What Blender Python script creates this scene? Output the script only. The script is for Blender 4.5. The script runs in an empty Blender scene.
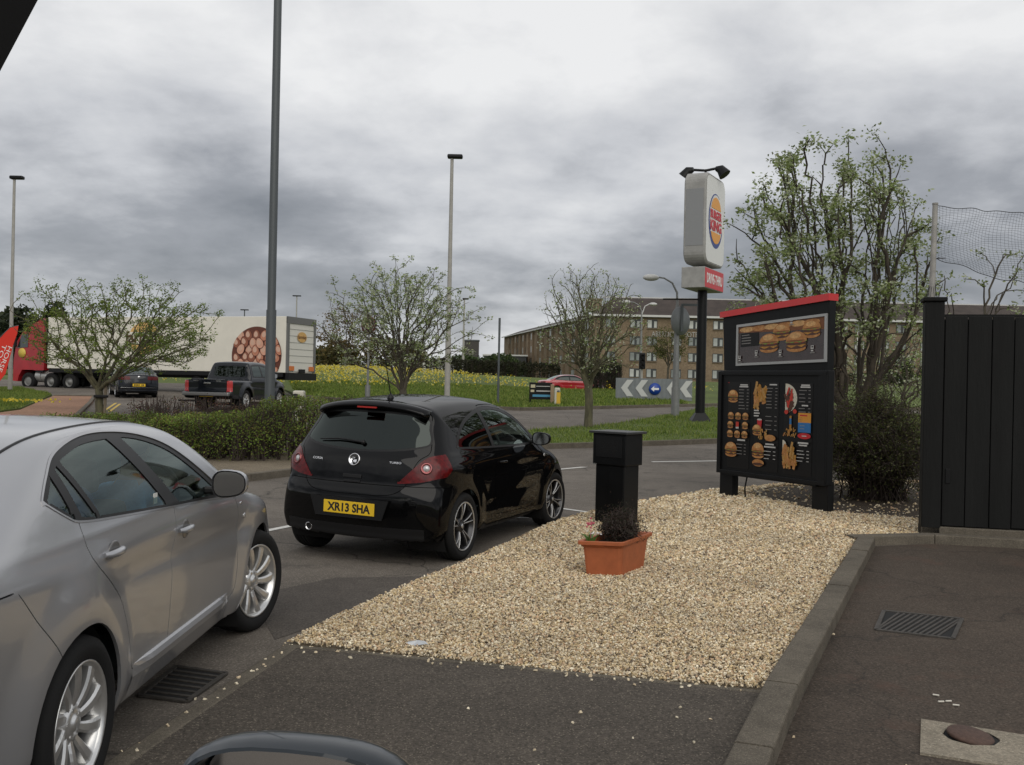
import bpy, bmesh, math, random
import numpy as np
from mathutils import Vector, Matrix
random.seed(7); rng = np.random.default_rng(7)
S = bpy.context.scene; COL = S.collection
# ------------------------------------------------------------ camera model
FPX = 990.0; ROLL = math.radians(1.2); EYE = 1.65
CR = (math.cos(ROLL), 0.0, math.sin(ROLL)); CU = (-math.sin(ROLL), 0.0, math.cos(ROLL))
cd = bpy.data.cameras.new('camera'); cam = bpy.data.objects.new('camera', cd); COL.objects.link(cam)
cam.matrix_world = Matrix(((CR[0], CU[0], 0, 0), (0, 0, -1, 0), (CR[2], CU[2], 0, EYE), (0, 0, 0, 1)))
cd.sensor_width = 36; cd.lens = 36 * FPX / 1024; cd.clip_end = 3000; cd.clip_start = 0.02
S.camera = cam

def sstep(a, b, x):
    t = np.clip((x - a) / (b - a), 0, 1); return t * t * (3 - 2 * t)
def H(x, y):
    """height of the land: flat around the lane, rising away"""
    x = np.asarray(x, float); y = np.asarray(y, float)
    z = 0.027 * np.maximum(0, np.minimum(y, 85) - 20)
    z = z + 0.55 * sstep(85, 150, y)
    m = np.exp(-((x + 12) / 16) ** 2) * sstep(55, 72, y) * (1 - sstep(80, 110, y))
    z = z + 0.62 * m - 0.65 * np.exp(-((x - 5) / 7) ** 2) * sstep(61, 67, y) * (1 - sstep(77, 84, y))
    return z
def hz(x, y): return float(H(x, y))
def ray(u, v):
    return [(0, FPX, 0)[i] + CR[i] * (u - 512) + CU[i] * (382.5 - v) for i in range(3)]
def G(u, v, z=0.0):
    r = ray(u, v); t = (z - EYE) / r[2]; return (r[0] * t, r[1] * t, z)
def D(u, v, d):
    r = ray(u, v); t = d / r[1]; return (r[0] * t, d, EYE + r[2] * t)
def base(u, d, v=385):
    p = D(u, v, d); return (p[0], d, hz(p[0], d))

# ------------------------------------------------------------ materials
MATS = {}
def mat(name, col, rough=0.6, metal=0.0, coat=0.0, noise=0.0, nscale=20.0, bump=0.0, bscale=60.0, emit=0.0, spec=0.5, trans=0.0, col2=None, sub=None, detail=4.0, coatr=0.03, stretch=None):
    if name in MATS: return MATS[name]
    m = bpy.data.materials.new(name); m.use_nodes = True; nt = m.node_tree; N = nt.nodes; L = nt.links
    b = N['Principled BSDF']
    c = tuple(col) + (1,)
    b.inputs['Base Color'].default_value = c
    b.inputs['Roughness'].default_value = rough; b.inputs['Metallic'].default_value = metal
    b.inputs['Coat Weight'].default_value = coat; b.inputs['Coat Roughness'].default_value = coatr
    b.inputs['Specular IOR Level'].default_value = spec
    b.inputs['Transmission Weight'].default_value = trans
    if emit: b.inputs['Emission Color'].default_value = c; b.inputs['Emission Strength'].default_value = emit
    tc = None
    def coords():
        nonlocal tc
        if tc is None:
            t = N.new('ShaderNodeTexCoord'); tc = t.outputs['Object']
            if stretch:
                mp = N.new('ShaderNodeMapping'); mp.inputs['Scale'].default_value = stretch; L.new(tc, mp.inputs[0]); tc = mp.outputs[0]
        return tc
    if noise or col2:
        n = N.new('ShaderNodeTexNoise'); n.inputs['Scale'].default_value = nscale; n.inputs['Detail'].default_value = detail
        n.inputs['Roughness'].default_value = 0.65
        L.new(coords(), n.inputs['Vector'])
        r = N.new('ShaderNodeValToRGB'); L.new(n.outputs['Fac'], r.inputs[0])
        r.color_ramp.elements[0].position = 0.32; r.color_ramp.elements[1].position = 0.68
        if col2: a, z = tuple(col2) + (1,), c
        else:
            a = tuple(v * (1 - noise) for v in col) + (1,); z = tuple(min(1, v * (1 + noise)) for v in col) + (1,)
        r.color_ramp.elements[0].color = a; r.color_ramp.elements[1].color = z
        L.new(r.outputs[0], b.inputs['Base Color'])
    if bump:
        n = N.new('ShaderNodeTexNoise'); n.inputs['Scale'].default_value = bscale; n.inputs['Detail'].default_value = 5
        L.new(coords(), n.inputs['Vector'])
        bp = N.new('ShaderNodeBump'); bp.inputs['Strength'].default_value = bump; bp.inputs['Distance'].default_value = 0.01
        L.new(n.outputs['Fac'], bp.inputs['Height']); L.new(bp.outputs[0], b.inputs['Normal'])
    MATS[name] = m; return m

def glass_mat(name, tint, alpha, rough=0.02):
    """thin car glass: part see-through, part dark reflecting"""
    if name in MATS: return MATS[name]
    m = bpy.data.materials.new(name); m.use_nodes = True; nt = m.node_tree; N = nt.nodes; L = nt.links
    N.remove(N['Principled BSDF']); out = N['Material Output']
    t = N.new('ShaderNodeBsdfTransparent'); t.inputs[0].default_value = tuple(tint) + (1,)
    g = N.new('ShaderNodeBsdfGlossy'); g.inputs['Roughness'].default_value = rough; g.inputs['Color'].default_value = (.72, .82, .78, 1)
    f = N.new('ShaderNodeFresnel'); f.inputs[0].default_value = 1.42
    ad = N.new('ShaderNodeMath'); ad.operation = 'MULTIPLY_ADD'; ad.inputs[1].default_value = 1.0; ad.inputs[2].default_value = alpha
    ad.use_clamp = True
    mx = N.new('ShaderNodeMixShader'); L.new(f.outputs[0], ad.inputs[0]); L.new(ad.outputs[0], mx.inputs[0])
    L.new(t.outputs[0], mx.inputs[1]); L.new(g.outputs[0], mx.inputs[2]); L.new(mx.outputs[0], out.inputs[0])
    MATS[name] = m; return m

# ------------------------------------------------------------ mesh builder
class MB:
    def __init__(s): s.v = []; s.f = []; s.m = []; s.cur = 0; s.sm = []; s.smooth = False
    def add(s, vs, fs, M=None, smooth=None):
        o = len(s.v)
        if M is not None: vs = [tuple(M @ Vector(v)) for v in vs]
        s.v.extend([tuple(v) for v in vs])
        for f in fs: s.f.append([i + o for i in f]); s.m.append(s.cur); s.sm.append(s.smooth if smooth is None else smooth)
        return s
    def box(s, c, d, M=None, rz=0.0, bev=0.0):
        x, y, z = d[0] / 2, d[1] / 2, d[2] / 2
        T = Matrix.Translation(c) @ Matrix.Rotation(rz, 4, 'Z')
        if M is not None: T = M @ T
        if bev <= 0:
            vs = [(-x, -y, -z), (x, -y, -z), (x, y, -z), (-x, y, -z), (-x, -y, z), (x, -y, z), (x, y, z), (-x, y, z)]
            return s.add(vs, [(0, 3, 2, 1), (4, 5, 6, 7), (0, 1, 5, 4), (1, 2, 6, 5), (2, 3, 7, 6), (3, 0, 4, 7)], T, False)
        b = min(bev, x * .9, y * .9, z * .9); bm = bmesh.new(); bmesh.ops.create_cube(bm, size=1)
        for v in bm.verts: v.co = (v.co.x * 2 * x, v.co.y * 2 * y, v.co.z * 2 * z)
        bmesh.ops.bevel(bm, geom=list(bm.edges) + list(bm.verts), offset=b, segments=2, affect='EDGES', profile=0.5)
        bm.verts.index_update()
        s.add([v.co[:] for v in bm.verts], [[v.index for v in f.verts] for f in bm.faces], T, False); bm.free(); return s
    def tube(s, pts, rads, n=8, cap=True, smooth=True, M=None):
        pts = [Vector(p) for p in pts]
        if not hasattr(rads, '__len__'): rads = [rads] * len(pts)
        vs = []; fs = []; up = None
        for i, p in enumerate(pts):
            d = (pts[min(i + 1, len(pts) - 1)] - pts[max(i - 1, 0)]).normalized()
            if up is None:
                up = Vector((0, 0, 1)) if abs(d.z) < .9 else Vector((1, 0, 0))
            a = d.cross(up)
            if a.length < 1e-5: a = d.cross(Vector((0, 1, 0)))
            a.normalize(); b = a.cross(d).normalized(); up = b
            for k in range(n):
                t = 2 * math.pi * k / n; vs.append(p + (a * math.cos(t) + b * math.sin(t)) * rads[i])
        for i in range(len(pts) - 1):
            for k in range(n):
                k2 = (k + 1) % n; fs.append((i * n + k, i * n + k2, (i + 1) * n + k2, (i + 1) * n + k))
        s.add(vs, fs, M, smooth)
        if cap:
            s.add(vs[:n], [list(range(n))], M, False); s.add(vs[-n:], [list(range(n))[::-1]], M, False)
        return s
    def lathe(s, prof, n=32, M=None, smooth=True, axis='Z'):
        """prof: list of (r, h); around Z (or X)"""
        vs = []; fs = []
        for r, h in prof:
            for k in range(n):
                t = 2 * math.pi * k / n
                vs.append((r * math.cos(t), r * math.sin(t), h) if axis == 'Z' else (h, r * math.cos(t), r * math.sin(t)))
        for i in range(len(prof) - 1):
            for k in range(n):
                k2 = (k + 1) % n; fs.append((i * n + k, i * n + k2, (i + 1) * n + k2, (i + 1) * n + k))
        return s.add(vs, fs, M, smooth)
    def prism(s, poly, h0, h1, M=None, axis='Z', smooth=False):
        n = len(poly)
        def P(a, b, h): return (a, b, h) if axis == 'Z' else ((h, a, b) if axis == 'X' else (a, h, b))
        vs = [P(a, b, h0) for a, b in poly] + [P(a, b, h1) for a, b in poly]
        fs = [list(range(n))[::-1], list(range(n, 2 * n))] + [(i, (i + 1) % n, n + (i + 1) % n, n + i) for i in range(n)]
        return s.add(vs, fs, M, smooth)
    def ball(s, c, r, seg=12, ring=8, M=None, sc=(1, 1, 1)):
        vs = []; fs = []
        for i in range(ring + 1):
            ph = math.pi * i / ring
            for k in range(seg):
                t = 2 * math.pi * k / seg
                vs.append((c[0] + r * sc[0] * math.sin(ph) * math.cos(t), c[1] + r * sc[1] * math.sin(ph) * math.sin(t), c[2] + r * sc[2] * math.cos(ph)))
        for i in range(ring):
            for k in range(seg):
                k2 = (k + 1) % seg; fs.append((i * seg + k, (i + 1) * seg + k, (i + 1) * seg + k2, i * seg + k2))
        return s.add(vs, fs, M, True)
    def build(s, name, m, parent=None, loc=(0, 0, 0), rz=0.0):
        me = bpy.data.meshes.new(name)
        if s.v:
            me.from_pydata(s.v, [], s.f); me.update()
            ms = m if isinstance(m, (list, tuple)) else [m]
            for x in ms: me.materials.append(x)
            if len(ms) > 1: me.polygons.foreach_set('material_index', s.m)
            me.polygons.foreach_set('use_smooth', s.sm)
        o = bpy.data.objects.new(name, me); COL.objects.link(o)
        o.location = loc; o.rotation_euler = (0, 0, rz)
        if parent is not None: o.parent = parent
        return o
def tag(o, label=None, cat=None, group=None, kind=None):
    if label: o['label'] = label
    if cat: o['category'] = cat
    if group: o['group'] = group
    if kind: o['kind'] = kind
    return o
def thing(name, loc, label, cat, rz=0.0, group=None):
    o = bpy.data.objects.new(name, None); COL.objects.link(o); o.location = loc; o.rotation_euler = (0, 0, rz); o.empty_display_size = .1
    return tag(o, label, cat, group)
def copy_tree(o, parent=None):
    c = o.copy(); COL.objects.link(c); c.parent = parent
    for ch in o.children: copy_tree(ch, c)
    return c
def text_mesh(name, s, size, m, parent, M, ext=0.002, align='CENTER', width=None, bold=0.0, height=None):
    """lettering as a thin solid; M maps text plane (x right, y up, z out)"""
    cu = bpy.data.curves.new(name, 'FONT'); cu.body = s; cu.size = size; cu.align_x = align; cu.align_y = 'CENTER'; cu.extrude = ext; cu.offset = bold; cu.resolution_u = 3
    o = bpy.data.objects.new(name, cu); COL.objects.link(o)
    dg = bpy.context.evaluated_depsgraph_get(); me = bpy.data.meshes.new_from_object(o.evaluated_get(dg))
    bpy.data.objects.remove(o); bpy.data.curves.remove(cu)
    n = len(me.vertices); co = np.empty(n * 3); me.vertices.foreach_get('co', co); co = co.reshape(-1, 3)
    if n and width:
        w = co[:, 0].max() - co[:, 0].min(); co[:, 0] = (co[:, 0] - (co[:, 0].max() + co[:, 0].min()) / 2) * width / w
    if n and height:
        h = co[:, 1].max() - co[:, 1].min(); co[:, 1] = (co[:, 1] - (co[:, 1].max() + co[:, 1].min()) / 2) * height / h
    me.vertices.foreach_set('co', co.ravel()); me.transform(M); me.materials.clear(); me.materials.append(m)
    r = bpy.data.objects.new(name, me); COL.objects.link(r)
    if parent is not None: r.parent = parent
    return r
def join_text(parts, name, parent=None):
    """merge several text meshes into one mesh object"""
    vs = []; fs = []; mats = []; mi = []
    for o in parts:
        k = len(vs); vs += [v.co[:] for v in o.data.vertices]; fs += [[i + k for i in p.vertices] for p in o.data.polygons]
        m = o.data.materials[0]
        if m not in mats: mats.append(m)
        mi += [mats.index(m)] * len(o.data.polygons)
        bpy.data.objects.remove(o)
    me = bpy.data.meshes.new(name); me.from_pydata(vs, [], fs)
    for m in mats: me.materials.append(m)
    me.polygons.foreach_set('material_index', mi)
    r = bpy.data.objects.new(name, me); COL.objects.link(r)
    if parent is not None: r.parent = parent
    return r
def frame(o, xdir, updir):
    """matrix with x=xdir, y=updir, z=x cross y, at o"""
    x = Vector(xdir).normalized(); y = Vector(updir).normalized(); z = x.cross(y)
    return Matrix(((x.x, y.x, z.x, o[0]), (x.y, y.y, z.y, o[1]), (x.z, y.z, z.z, o[2]), (0, 0, 0, 1)))
def rock_mesh(name, mb_v, mb_f, cols, m, kind='stuff', smooth=False):
    me = bpy.data.meshes.new(name)
    nv = len(mb_v); nf = len(mb_f); k = mb_f.shape[1]
    me.vertices.add(nv); me.vertices.foreach_set('co', np.ascontiguousarray(mb_v, dtype=np.float32).ravel())
    me.loops.add(nf * k); me.loops.foreach_set('vertex_index', np.ascontiguousarray(mb_f, dtype=np.int32).ravel())
    me.polygons.add(nf); me.polygons.foreach_set('loop_start', np.arange(0, nf * k, k, dtype=np.int32))
    me.polygons.foreach_set('use_smooth', np.full(nf, smooth))
    me.update(calc_edges=True)
    if cols is not None:
        at = me.color_attributes.new('col', 'FLOAT_COLOR', 'POINT'); at.data.foreach_set('color', np.ascontiguousarray(cols, dtype=np.float32).ravel())
    me.materials.append(m)
    o = bpy.data.objects.new(name, me); COL.objects.link(o)
    if kind: o['kind'] = kind
    return o
def attr_mat(name, rough=0.8, trans=0.0, noise=0.0, nscale=40, spec=.3):
    """reads the per-element colour attribute"""
    if name in MATS: return MATS[name]
    m = bpy.data.materials.new(name); m.use_nodes = True; nt = m.node_tree; N = nt.nodes; L = nt.links; b = N['Principled BSDF']
    a = N.new('ShaderNodeAttribute'); a.attribute_name = 'col'; L.new(a.outputs['Color'], b.inputs['Base Color'])
    b.inputs['Roughness'].default_value = rough; b.inputs['Specular IOR Level'].default_value = spec
    if trans:
        t = N.new('ShaderNodeBsdfTranslucent'); L.new(a.outputs['Color'], t.inputs[0]); mx = N.new('ShaderNodeMixShader'); mx.inputs[0].default_value = trans
        L.new(b.outputs[0], mx.inputs[1]); L.new(t.outputs[0], mx.inputs[2]); L.new(mx.outputs[0], N['Material Output'].inputs[0])
    MATS[name] = m; return m
# ------------------------------------------------------------ vehicle bodies
def catmull(pts, n=8, closed=True, sharp=()):
    P = [np.array(p, float) for p in pts]; out = []; m = len(P)
    for i in range(m if closed else m - 1):
        p0, p1, p2, p3 = P[(i - 1) % m], P[i], P[(i + 1) % m], P[(i + 2) % m]
        if not closed: p0 = P[max(i - 1, 0)]; p3 = P[min(i + 2, m - 1)]
        if i in sharp: p0 = p1
        if (i + 1) % m in sharp: p3 = p2
        for k in range(n):
            t = k / n
            out.append(0.5 * ((2 * p1) + (-p0 + p2) * t + (2 * p0 - 5 * p1 + 4 * p2 - p3) * t * t + (-p0 + 3 * p1 - 3 * p2 + p3) * t ** 3))
    if not closed: out.append(P[-1])
    return np.array(out)
def poly_sdf(poly, q):
    """signed distance of q (N,2) to closed polygon, negative inside"""
    poly = np.asarray(poly, float); d2 = np.full(len(q), 1e9); ins = np.zeros(len(q), bool); n = len(poly)
    for i in range(n):
        a = poly[i]; b = poly[(i + 1) % n]; e = b - a; w = q - a
        t = np.clip((w @ e) / max(e @ e, 1e-12), 0, 1); dd = w - t[:, None] * e; d2 = np.minimum(d2, (dd ** 2).sum(1))
        c = (a[1] <= q[:, 1]) != (b[1] <= q[:, 1])
        if abs(e[1]) > 1e-12: ins ^= c & (q[:, 0] < a[0] + (q[:, 1] - a[1]) * e[0] / e[1])
    d = np.sqrt(d2); return np.where(ins, -d, d)
class Grid2:
    def __init__(s, poly, lo, hi, st=0.012):
        s.lo = np.array(lo); s.st = st; s.n = ((np.array(hi) - s.lo) / st).astype(int) + 2
        X, Y = np.meshgrid(np.arange(s.n[0]), np.arange(s.n[1]), indexing='ij')
        q = np.stack([X.ravel() * st + lo[0], Y.ravel() * st + lo[1]], 1); s.g = poly_sdf(poly, q).reshape(s.n)
    def __call__(s, a, b):
        x = np.clip((a - s.lo[0]) / s.st, 0, s.n[0] - 1.001); y = np.clip((b - s.lo[1]) / s.st, 0, s.n[1] - 1.001)
        i = x.astype(int); j = y.astype(int); fx = x - i; fy = y - j; g = s.g
        return g[i, j] * (1 - fx) * (1 - fy) + g[i + 1, j] * fx * (1 - fy) + g[i, j + 1] * (1 - fx) * fy + g[i + 1, j + 1] * fx * fy
def smax(a, b, k): return 0.5 * (a + b + np.sqrt((a - b) ** 2 + k * k))

class Body:
    def __init__(s, sp):
        s.sp = sp; s.prof = catmull(sp['profile'], 8, sharp=sp.get('sharp', ()))
        lo = s.prof.min(0) - .35; hi = s.prof.max(0) + .35; s.grid = Grid2(s.prof, lo, hi)
        s.y0, s.z0 = s.prof.min(0); s.y1, s.z1 = s.prof.max(0)
    def F(s, p):
        sp = s.sp; x = np.abs(p[:, 0]); y = p[:, 1]; z = p[:, 2]; hw = sp['hw']
        xr = np.clip(x / hw, 0, 1.3)
        fr = sstep(sp['wb'] * .55, s.y1 - .1, y); rr = 1 - sstep(s.y0 + .1, sp['wb'] * .35, y)
        ys = y + fr * sp['bowf'] * xr ** sp.get('bpf', 2.6) - rr * sp['bowr'] * xr ** sp.get('bpr', 2.8)
        zs = z + sp.get('crown', .05) * xr ** 2 * sstep(sp['belt'] - .35, sp['belt'] + .1, z)
        a = s.grid(ys, zs)
        b = x - s.W(y, z)
        return smax(a, b * .96, sp.get('k', .07) * (0.35 + .65 * sstep(.3, .8, z)) )
    def W(s, y, z):
        sp = s.sp; W = np.full_like(y, sp['hw']); belt = sp['belt']
        W = W - sp.get('tf', .09) * sstep(sp['wb'] * .75, s.y1, y) ** 1.5 - sp.get('tr', .06) * (1 - sstep(s.y0, .5, y)) ** 1.5
        dz = np.maximum(0, z - belt); W = W - sp['tumble'] * dz - sp.get('tumble2', .25) * dz ** 2
        W = W - sp.get('barrel', .12) * np.maximum(0, .62 - z) ** 1.6 - sp.get('rocker', .5) * np.maximum(0, .34 - z) ** 1.3
        # shoulder: roll in just under the glass, crease below it
        W = W - sp.get('shoulder', .03) * sstep(belt - .13, belt + .03, z)
        cz = sp.get('crz', belt - .2) + sp.get('crs', -.03) * (y - 1.3)
        W = W - sp.get('scal', .012) * np.exp(-((z - cz + .09) / .06) ** 2) * sstep(.1, .6, y) * (1 - sstep(sp['wb'] - .3, sp['wb'] + .1, y))
        for ay in (0, sp['wb']):
            r = np.hypot(y - ay, z - sp['wr'] * .98); R = sp['arch']
            W = W + sp.get('flare', .022) * (sstep(R + .22, R + .03, r) if False else 1 - sstep(R + .01, R + .24, r)) * (z < belt + .05)
        if 'bump' in sp: W = W + sp['bump'](y, z)
        return W
    def normals(s, p):
        e = 1.1e-2; n = np.zeros_like(p)
        for i in range(3):
            q = p.copy(); q[:, i] += e; r = p.copy(); r[:, i] -= e; n[:, i] = s.F(q) - s.F(r)
        return n / np.maximum(np.linalg.norm(n, axis=1)[:, None], 1e-9)
    def make_mesh(s, step=.03):
        sp = s.sp; hw = sp['hw'] + .05; y0, y1, z0, z1 = s.y0 - .05, s.y1 + .05, s.z0 - .03, s.z1 + .05
        nx = int(2 * hw / step) // 2 * 2; ny = int((y1 - y0) / step); nz = int((z1 - z0) / step)
        bm = bmesh.new(); idx = {}; V = []
        def vid(i, j, k):
            key = (i, j, k)
            if key not in idx: idx[key] = len(V); V.append((-hw + 2 * hw * i / nx, y0 + (y1 - y0) * j / ny, z0 + (z1 - z0) * k / nz))
            return idx[key]
        Fc = []
        for j in range(ny):
            for k in range(nz):
                Fc.append((vid(0, j, k), vid(0, j, k + 1), vid(0, j + 1, k + 1), vid(0, j + 1, k))); Fc.append((vid(nx, j, k), vid(nx, j + 1, k), vid(nx, j + 1, k + 1), vid(nx, j, k + 1)))
            for i in range(nx):
                Fc.append((vid(i, j, nz), vid(i + 1, j, nz), vid(i + 1, j + 1, nz), vid(i, j + 1, nz))); Fc.append((vid(i, j, 0), vid(i, j + 1, 0), vid(i + 1, j + 1, 0), vid(i + 1, j, 0)))
        for i in range(nx):
            for k in range(nz):
                Fc.append((vid(i, 0, k), vid(i + 1, 0, k), vid(i + 1, 0, k + 1), vid(i, 0, k + 1))); Fc.append((vid(i, ny, k), vid(i, ny, k + 1), vid(i + 1, ny, k + 1), vid(i + 1, ny, k)))
        P = np.array(V); za = sp.get('za', .68)
        ya, yb = s.y0 + .42, s.y1 - .45
        t = (P[:, 1] - y0) / (y1 - y0); A = np.stack([np.zeros(len(P)), ya + (yb - ya) * t, np.full(len(P), za)], 1)
        lo = np.zeros(len(P)); hi = np.full(len(P), 1.6); d = P - A
        for _ in range(26):
            mid = (lo + hi) / 2; f = s.F(A + d * mid[:, None]); lo = np.where(f < 0, mid, lo); hi = np.where(f < 0, hi, mid)
        P = A + d * lo[:, None]
        # relax the grid along the surface a little
        for p in P: bm.verts.new(p)
        bm.verts.ensure_lookup_table()
        for f in Fc: bm.faces.new([bm.verts[i] for i in f])
        bm.normal_update(); return bm

def bm_cut(bm, g):
    """split faces along g(P)=0"""
    bm.verts.ensure_lookup_table(); bm.verts.index_update()
    P = np.array([v.co for v in bm.verts]); val = g(P); val = np.where(np.abs(val) < 1.5e-4, 0.0, val)
    on = set(np.nonzero(val == 0)[0].tolist())
    zero = {bm.verts[i] for i in on}; faces = set()
    ed = [(e, val[e.verts[0].index], val[e.verts[1].index]) for e in bm.edges]
    for e, a, b in ed:
        if a * b < 0 and abs(a) < .5 and abs(b) < .5:
            v0 = e.verts[0]; ne, nv = bmesh.utils.edge_split(e, v0, a / (a - b)); zero.add(nv)
    for v in zero: faces.update(v.link_faces)
    for f in list(faces):
        todo = [f]
        while todo:
            ff = todo.pop(); vs = list(ff.verts); n = len(vs); zi = [i for i, v in enumerate(vs) if v in zero]
            for ai in range(len(zi)):
                hit = False
                for bi in range(ai + 1, len(zi)):
                    i, j = zi[ai], zi[bi]
                    if (j - i) > 1 and (i + n - j) > 1:
                        if vs[i] in vs[j].link_edges: pass
                        try:
                            nf, _ = bmesh.utils.face_split(ff, vs[i], vs[j])
                        except Exception: continue
                        if nf: todo += [ff, nf]; hit = True; break
                if hit: break

def side_g(poly, right=True, left=True, xmin=.3, off=0.0, smooth=True):
    pl = np.asarray(poly, float)
    def g(P):
        r = np.full(len(P), 1.0); s = (np.abs(P[:, 0]) > xmin)
        if not left: s &= P[:, 0] > 0
        if not right: s &= P[:, 0] < 0
        if s.any(): r[s] = poly_sdf(pl, P[s][:, 1:3]) + off
        return r
    return g
def end_g(poly, rear=True, ylim=.3, off=0.0):
    pl = np.asarray(poly, float)
    def g(P):
        r = np.full(len(P), 1.0); s = (P[:, 1] < ylim) if rear else (P[:, 1] > ylim)
        if s.any(): r[s] = poly_sdf(pl, P[s][:, [0, 2]]) + off
        return r
    return g
def top_g(poly, zlim=.6, off=0.0):
    pl = np.asarray(poly, float)
    def g(P):
        r = np.full(len(P), 1.0); s = P[:, 2] > zlim
        if s.any(): r[s] = poly_sdf(pl, P[s][:, 0:2]) + off
        return r
    return g
def mirror_poly(half):
    return list(half) + [(-x, z) for x, z in reversed(half) if abs(x) > 1e-6]

def bm_region(bm, B, ids, name, m, parent, off=0.0, skirt=.014, smooth=True):
    """copy the faces with the given indices into their own object, analytic normals, returned edge turned in"""
    if not len(ids): return None
    vmap = {}; P = []; faces = []
    ec = {}
    for fi in ids:
        f = bm.faces[fi]; row = []
        for v in f.verts:
            if v.index not in vmap: vmap[v.index] = len(P); P.append(v.co[:])
            row.append(vmap[v.index])
        faces.append(row)
        for a, b in zip(row, row[1:] + row[:1]): ec[(a, b)] = 1
    P = np.array(P); Nn = B.normals(P); P2 = P + Nn * off
    bnd = [(a, b) for (a, b) in ec if (b, a) not in ec]
    vs = [tuple(p) for p in P2]; norms = [tuple(n) for n in Nn]; nf = len(faces)
    if skirt:
        inner = {}
        cen = {}
        for a, b in bnd:
            t = P2[b] - P2[a]; nn = Nn[a] + Nn[b]; sn = np.cross(t, nn); sn /= max(np.linalg.norm(sn), 1e-9)
            k = len(vs)
            vs += [tuple(P2[a]), tuple(P2[b]), tuple(P2[b] - Nn[b] * skirt), tuple(P2[a] - Nn[a] * skirt)]; norms += [tuple(sn)] * 4
            faces.append([k + 1, k, k + 3, k + 2])
    me = bpy.data.meshes.new(name); me.from_pydata(vs, [], faces); me.update()
    me.polygons.foreach_set('use_smooth', [True] * len(faces))
    me.normals_split_custom_set_from_vertices(norms)
    me.materials.append(m)
    o = bpy.data.objects.new(name, me); COL.objects.link(o)
    if parent is not None: o.parent = parent
    return o

def region_ids(bm, fn):
    C = np.array([f.calc_center_median() for f in bm.faces]); return fn(C)

# ---------------- wheels (axis = local X, outer face towards +X)
def tyre(parent, R, w, rimr, m):
    t = MB(); hw = w / 2
    prof = [(rimr, -hw * .85), (rimr + .012, -hw * .95), ((R + rimr) / 2, -hw * 1.04), (R - .03, -hw), (R - .008, -hw * .86), (R, -hw * .6)]
    for q in (-.35, 0.0, .35): prof += [(R, hw * (q - .07)), (R - .007, hw * (q - .05)), (R - .007, hw * (q + .05)), (R, hw * (q + .07))]
    prof += [(R, hw * .6), (R - .008, hw * .86), (R - .03, hw), ((R + rimr) / 2, hw * 1.04), (rimr + .012, hw * .95), (rimr, hw * .85)]
    t.lathe(prof, 56, axis='X'); return t.build('tyre', m, parent)
def rim(parent, rimr, w, m, spokes, dark, style, m2=None):
    hw = w / 2; t = MB()
    t.lathe([(rimr * 1.0, -hw * .9), (rimr * .93, -hw * .6), (rimr * .9, hw * .2), (rimr * .93, hw * .78), (rimr * 1.0, hw * .86), (rimr * 1.015, hw * .93), (rimr * .985, hw * .95), (rimr * .95, hw * .88), (rimr * .93, hw * .78)], 48, axis='X')
    x0 = hw * .62
    # hub
    t.lathe([(.001, x0 + .012), (.028, x0 + .012), (.03, x0 + .006), (.045, x0 + .002), (.075, x0 - .004), (.082, x0 - .05)], 24, axis='X')
    def spoke(a, tw, w0, w1, th):
        # r, tangential offset, x of face
        n = 6; vs = []
        for i in range(n + 1):
            q = i / n; r = .05 + (rimr * .955 - .05) * q; off = tw * q * q; wd = w0 + (w1 - w0) * q; xf = x0 - .006 + (hw * .86 - x0) * q ** 1.5 + .012 * math.sin(q * math.pi)
            for (dx, dw) in ((-th, -.5), (-.008, -.5), (0.0, -.28), (0.0, .28), (-.008, .5), (-th, .5)):
                tt = off + dw * wd; ca, sa = math.cos(a), math.sin(a)
                vs.append((xf + dx, r * ca - tt * sa, r * sa + tt * ca))
        fs = [(i * 6 + k, i * 6 + (k + 1) % 6, (i + 1) * 6 + (k + 1) % 6, (i + 1) * 6 + k) for i in range(n) for k in range(6)]
        t.add(vs, fs, None, False)
    for k in range(spokes):
        a = 2 * math.pi * k / spokes
        if style == 'twist':
            spoke(a, .04, .032, .066, .05); 
        elif style == 'twin':
            spoke(a - .13, -.012, .020, .026, .03); spoke(a + .13, .012, .020, .026, .03)
        else: spoke(a, 0, .05, .06, .03)
    for k in range(5):
        a = 2 * math.pi * k / 5 + .3; y, z = .052 * math.cos(a), .052 * math.sin(a)
        t.tube([(x0 - .01, y, z), (x0 + .003, y, z)], .009, 6)
    r_ = t.build('rim', m, parent)
    b = MB(); b.lathe([(.001, -hw * .1), (rimr * .9, -hw * .1)], 24, axis='X'); b.lathe([(.001, x0 * .1 + .0), (rimr * .62, x0 * .1), (rimr * .63, -hw * .05)], 24, axis='X')
    b.build('brake_disc', dark, parent)
    return r_
def wheel(parent, x, y, R, w, rimr, side, mt, mr, md, spokes=10, style='twist', steer=0.0, z=None, spin=0.0):
    e = bpy.data.objects.new('wheel', None); COL.objects.link(e); e.parent = parent; e.location = (x, y, R if z is None else z)
    e.rotation_euler = (spin, 0, (0 if side > 0 else math.pi) - steer)
    tyre(e, R, w, rimr, mt); rim(e, rimr, w, mr, spokes, md, style)
    return e

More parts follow.
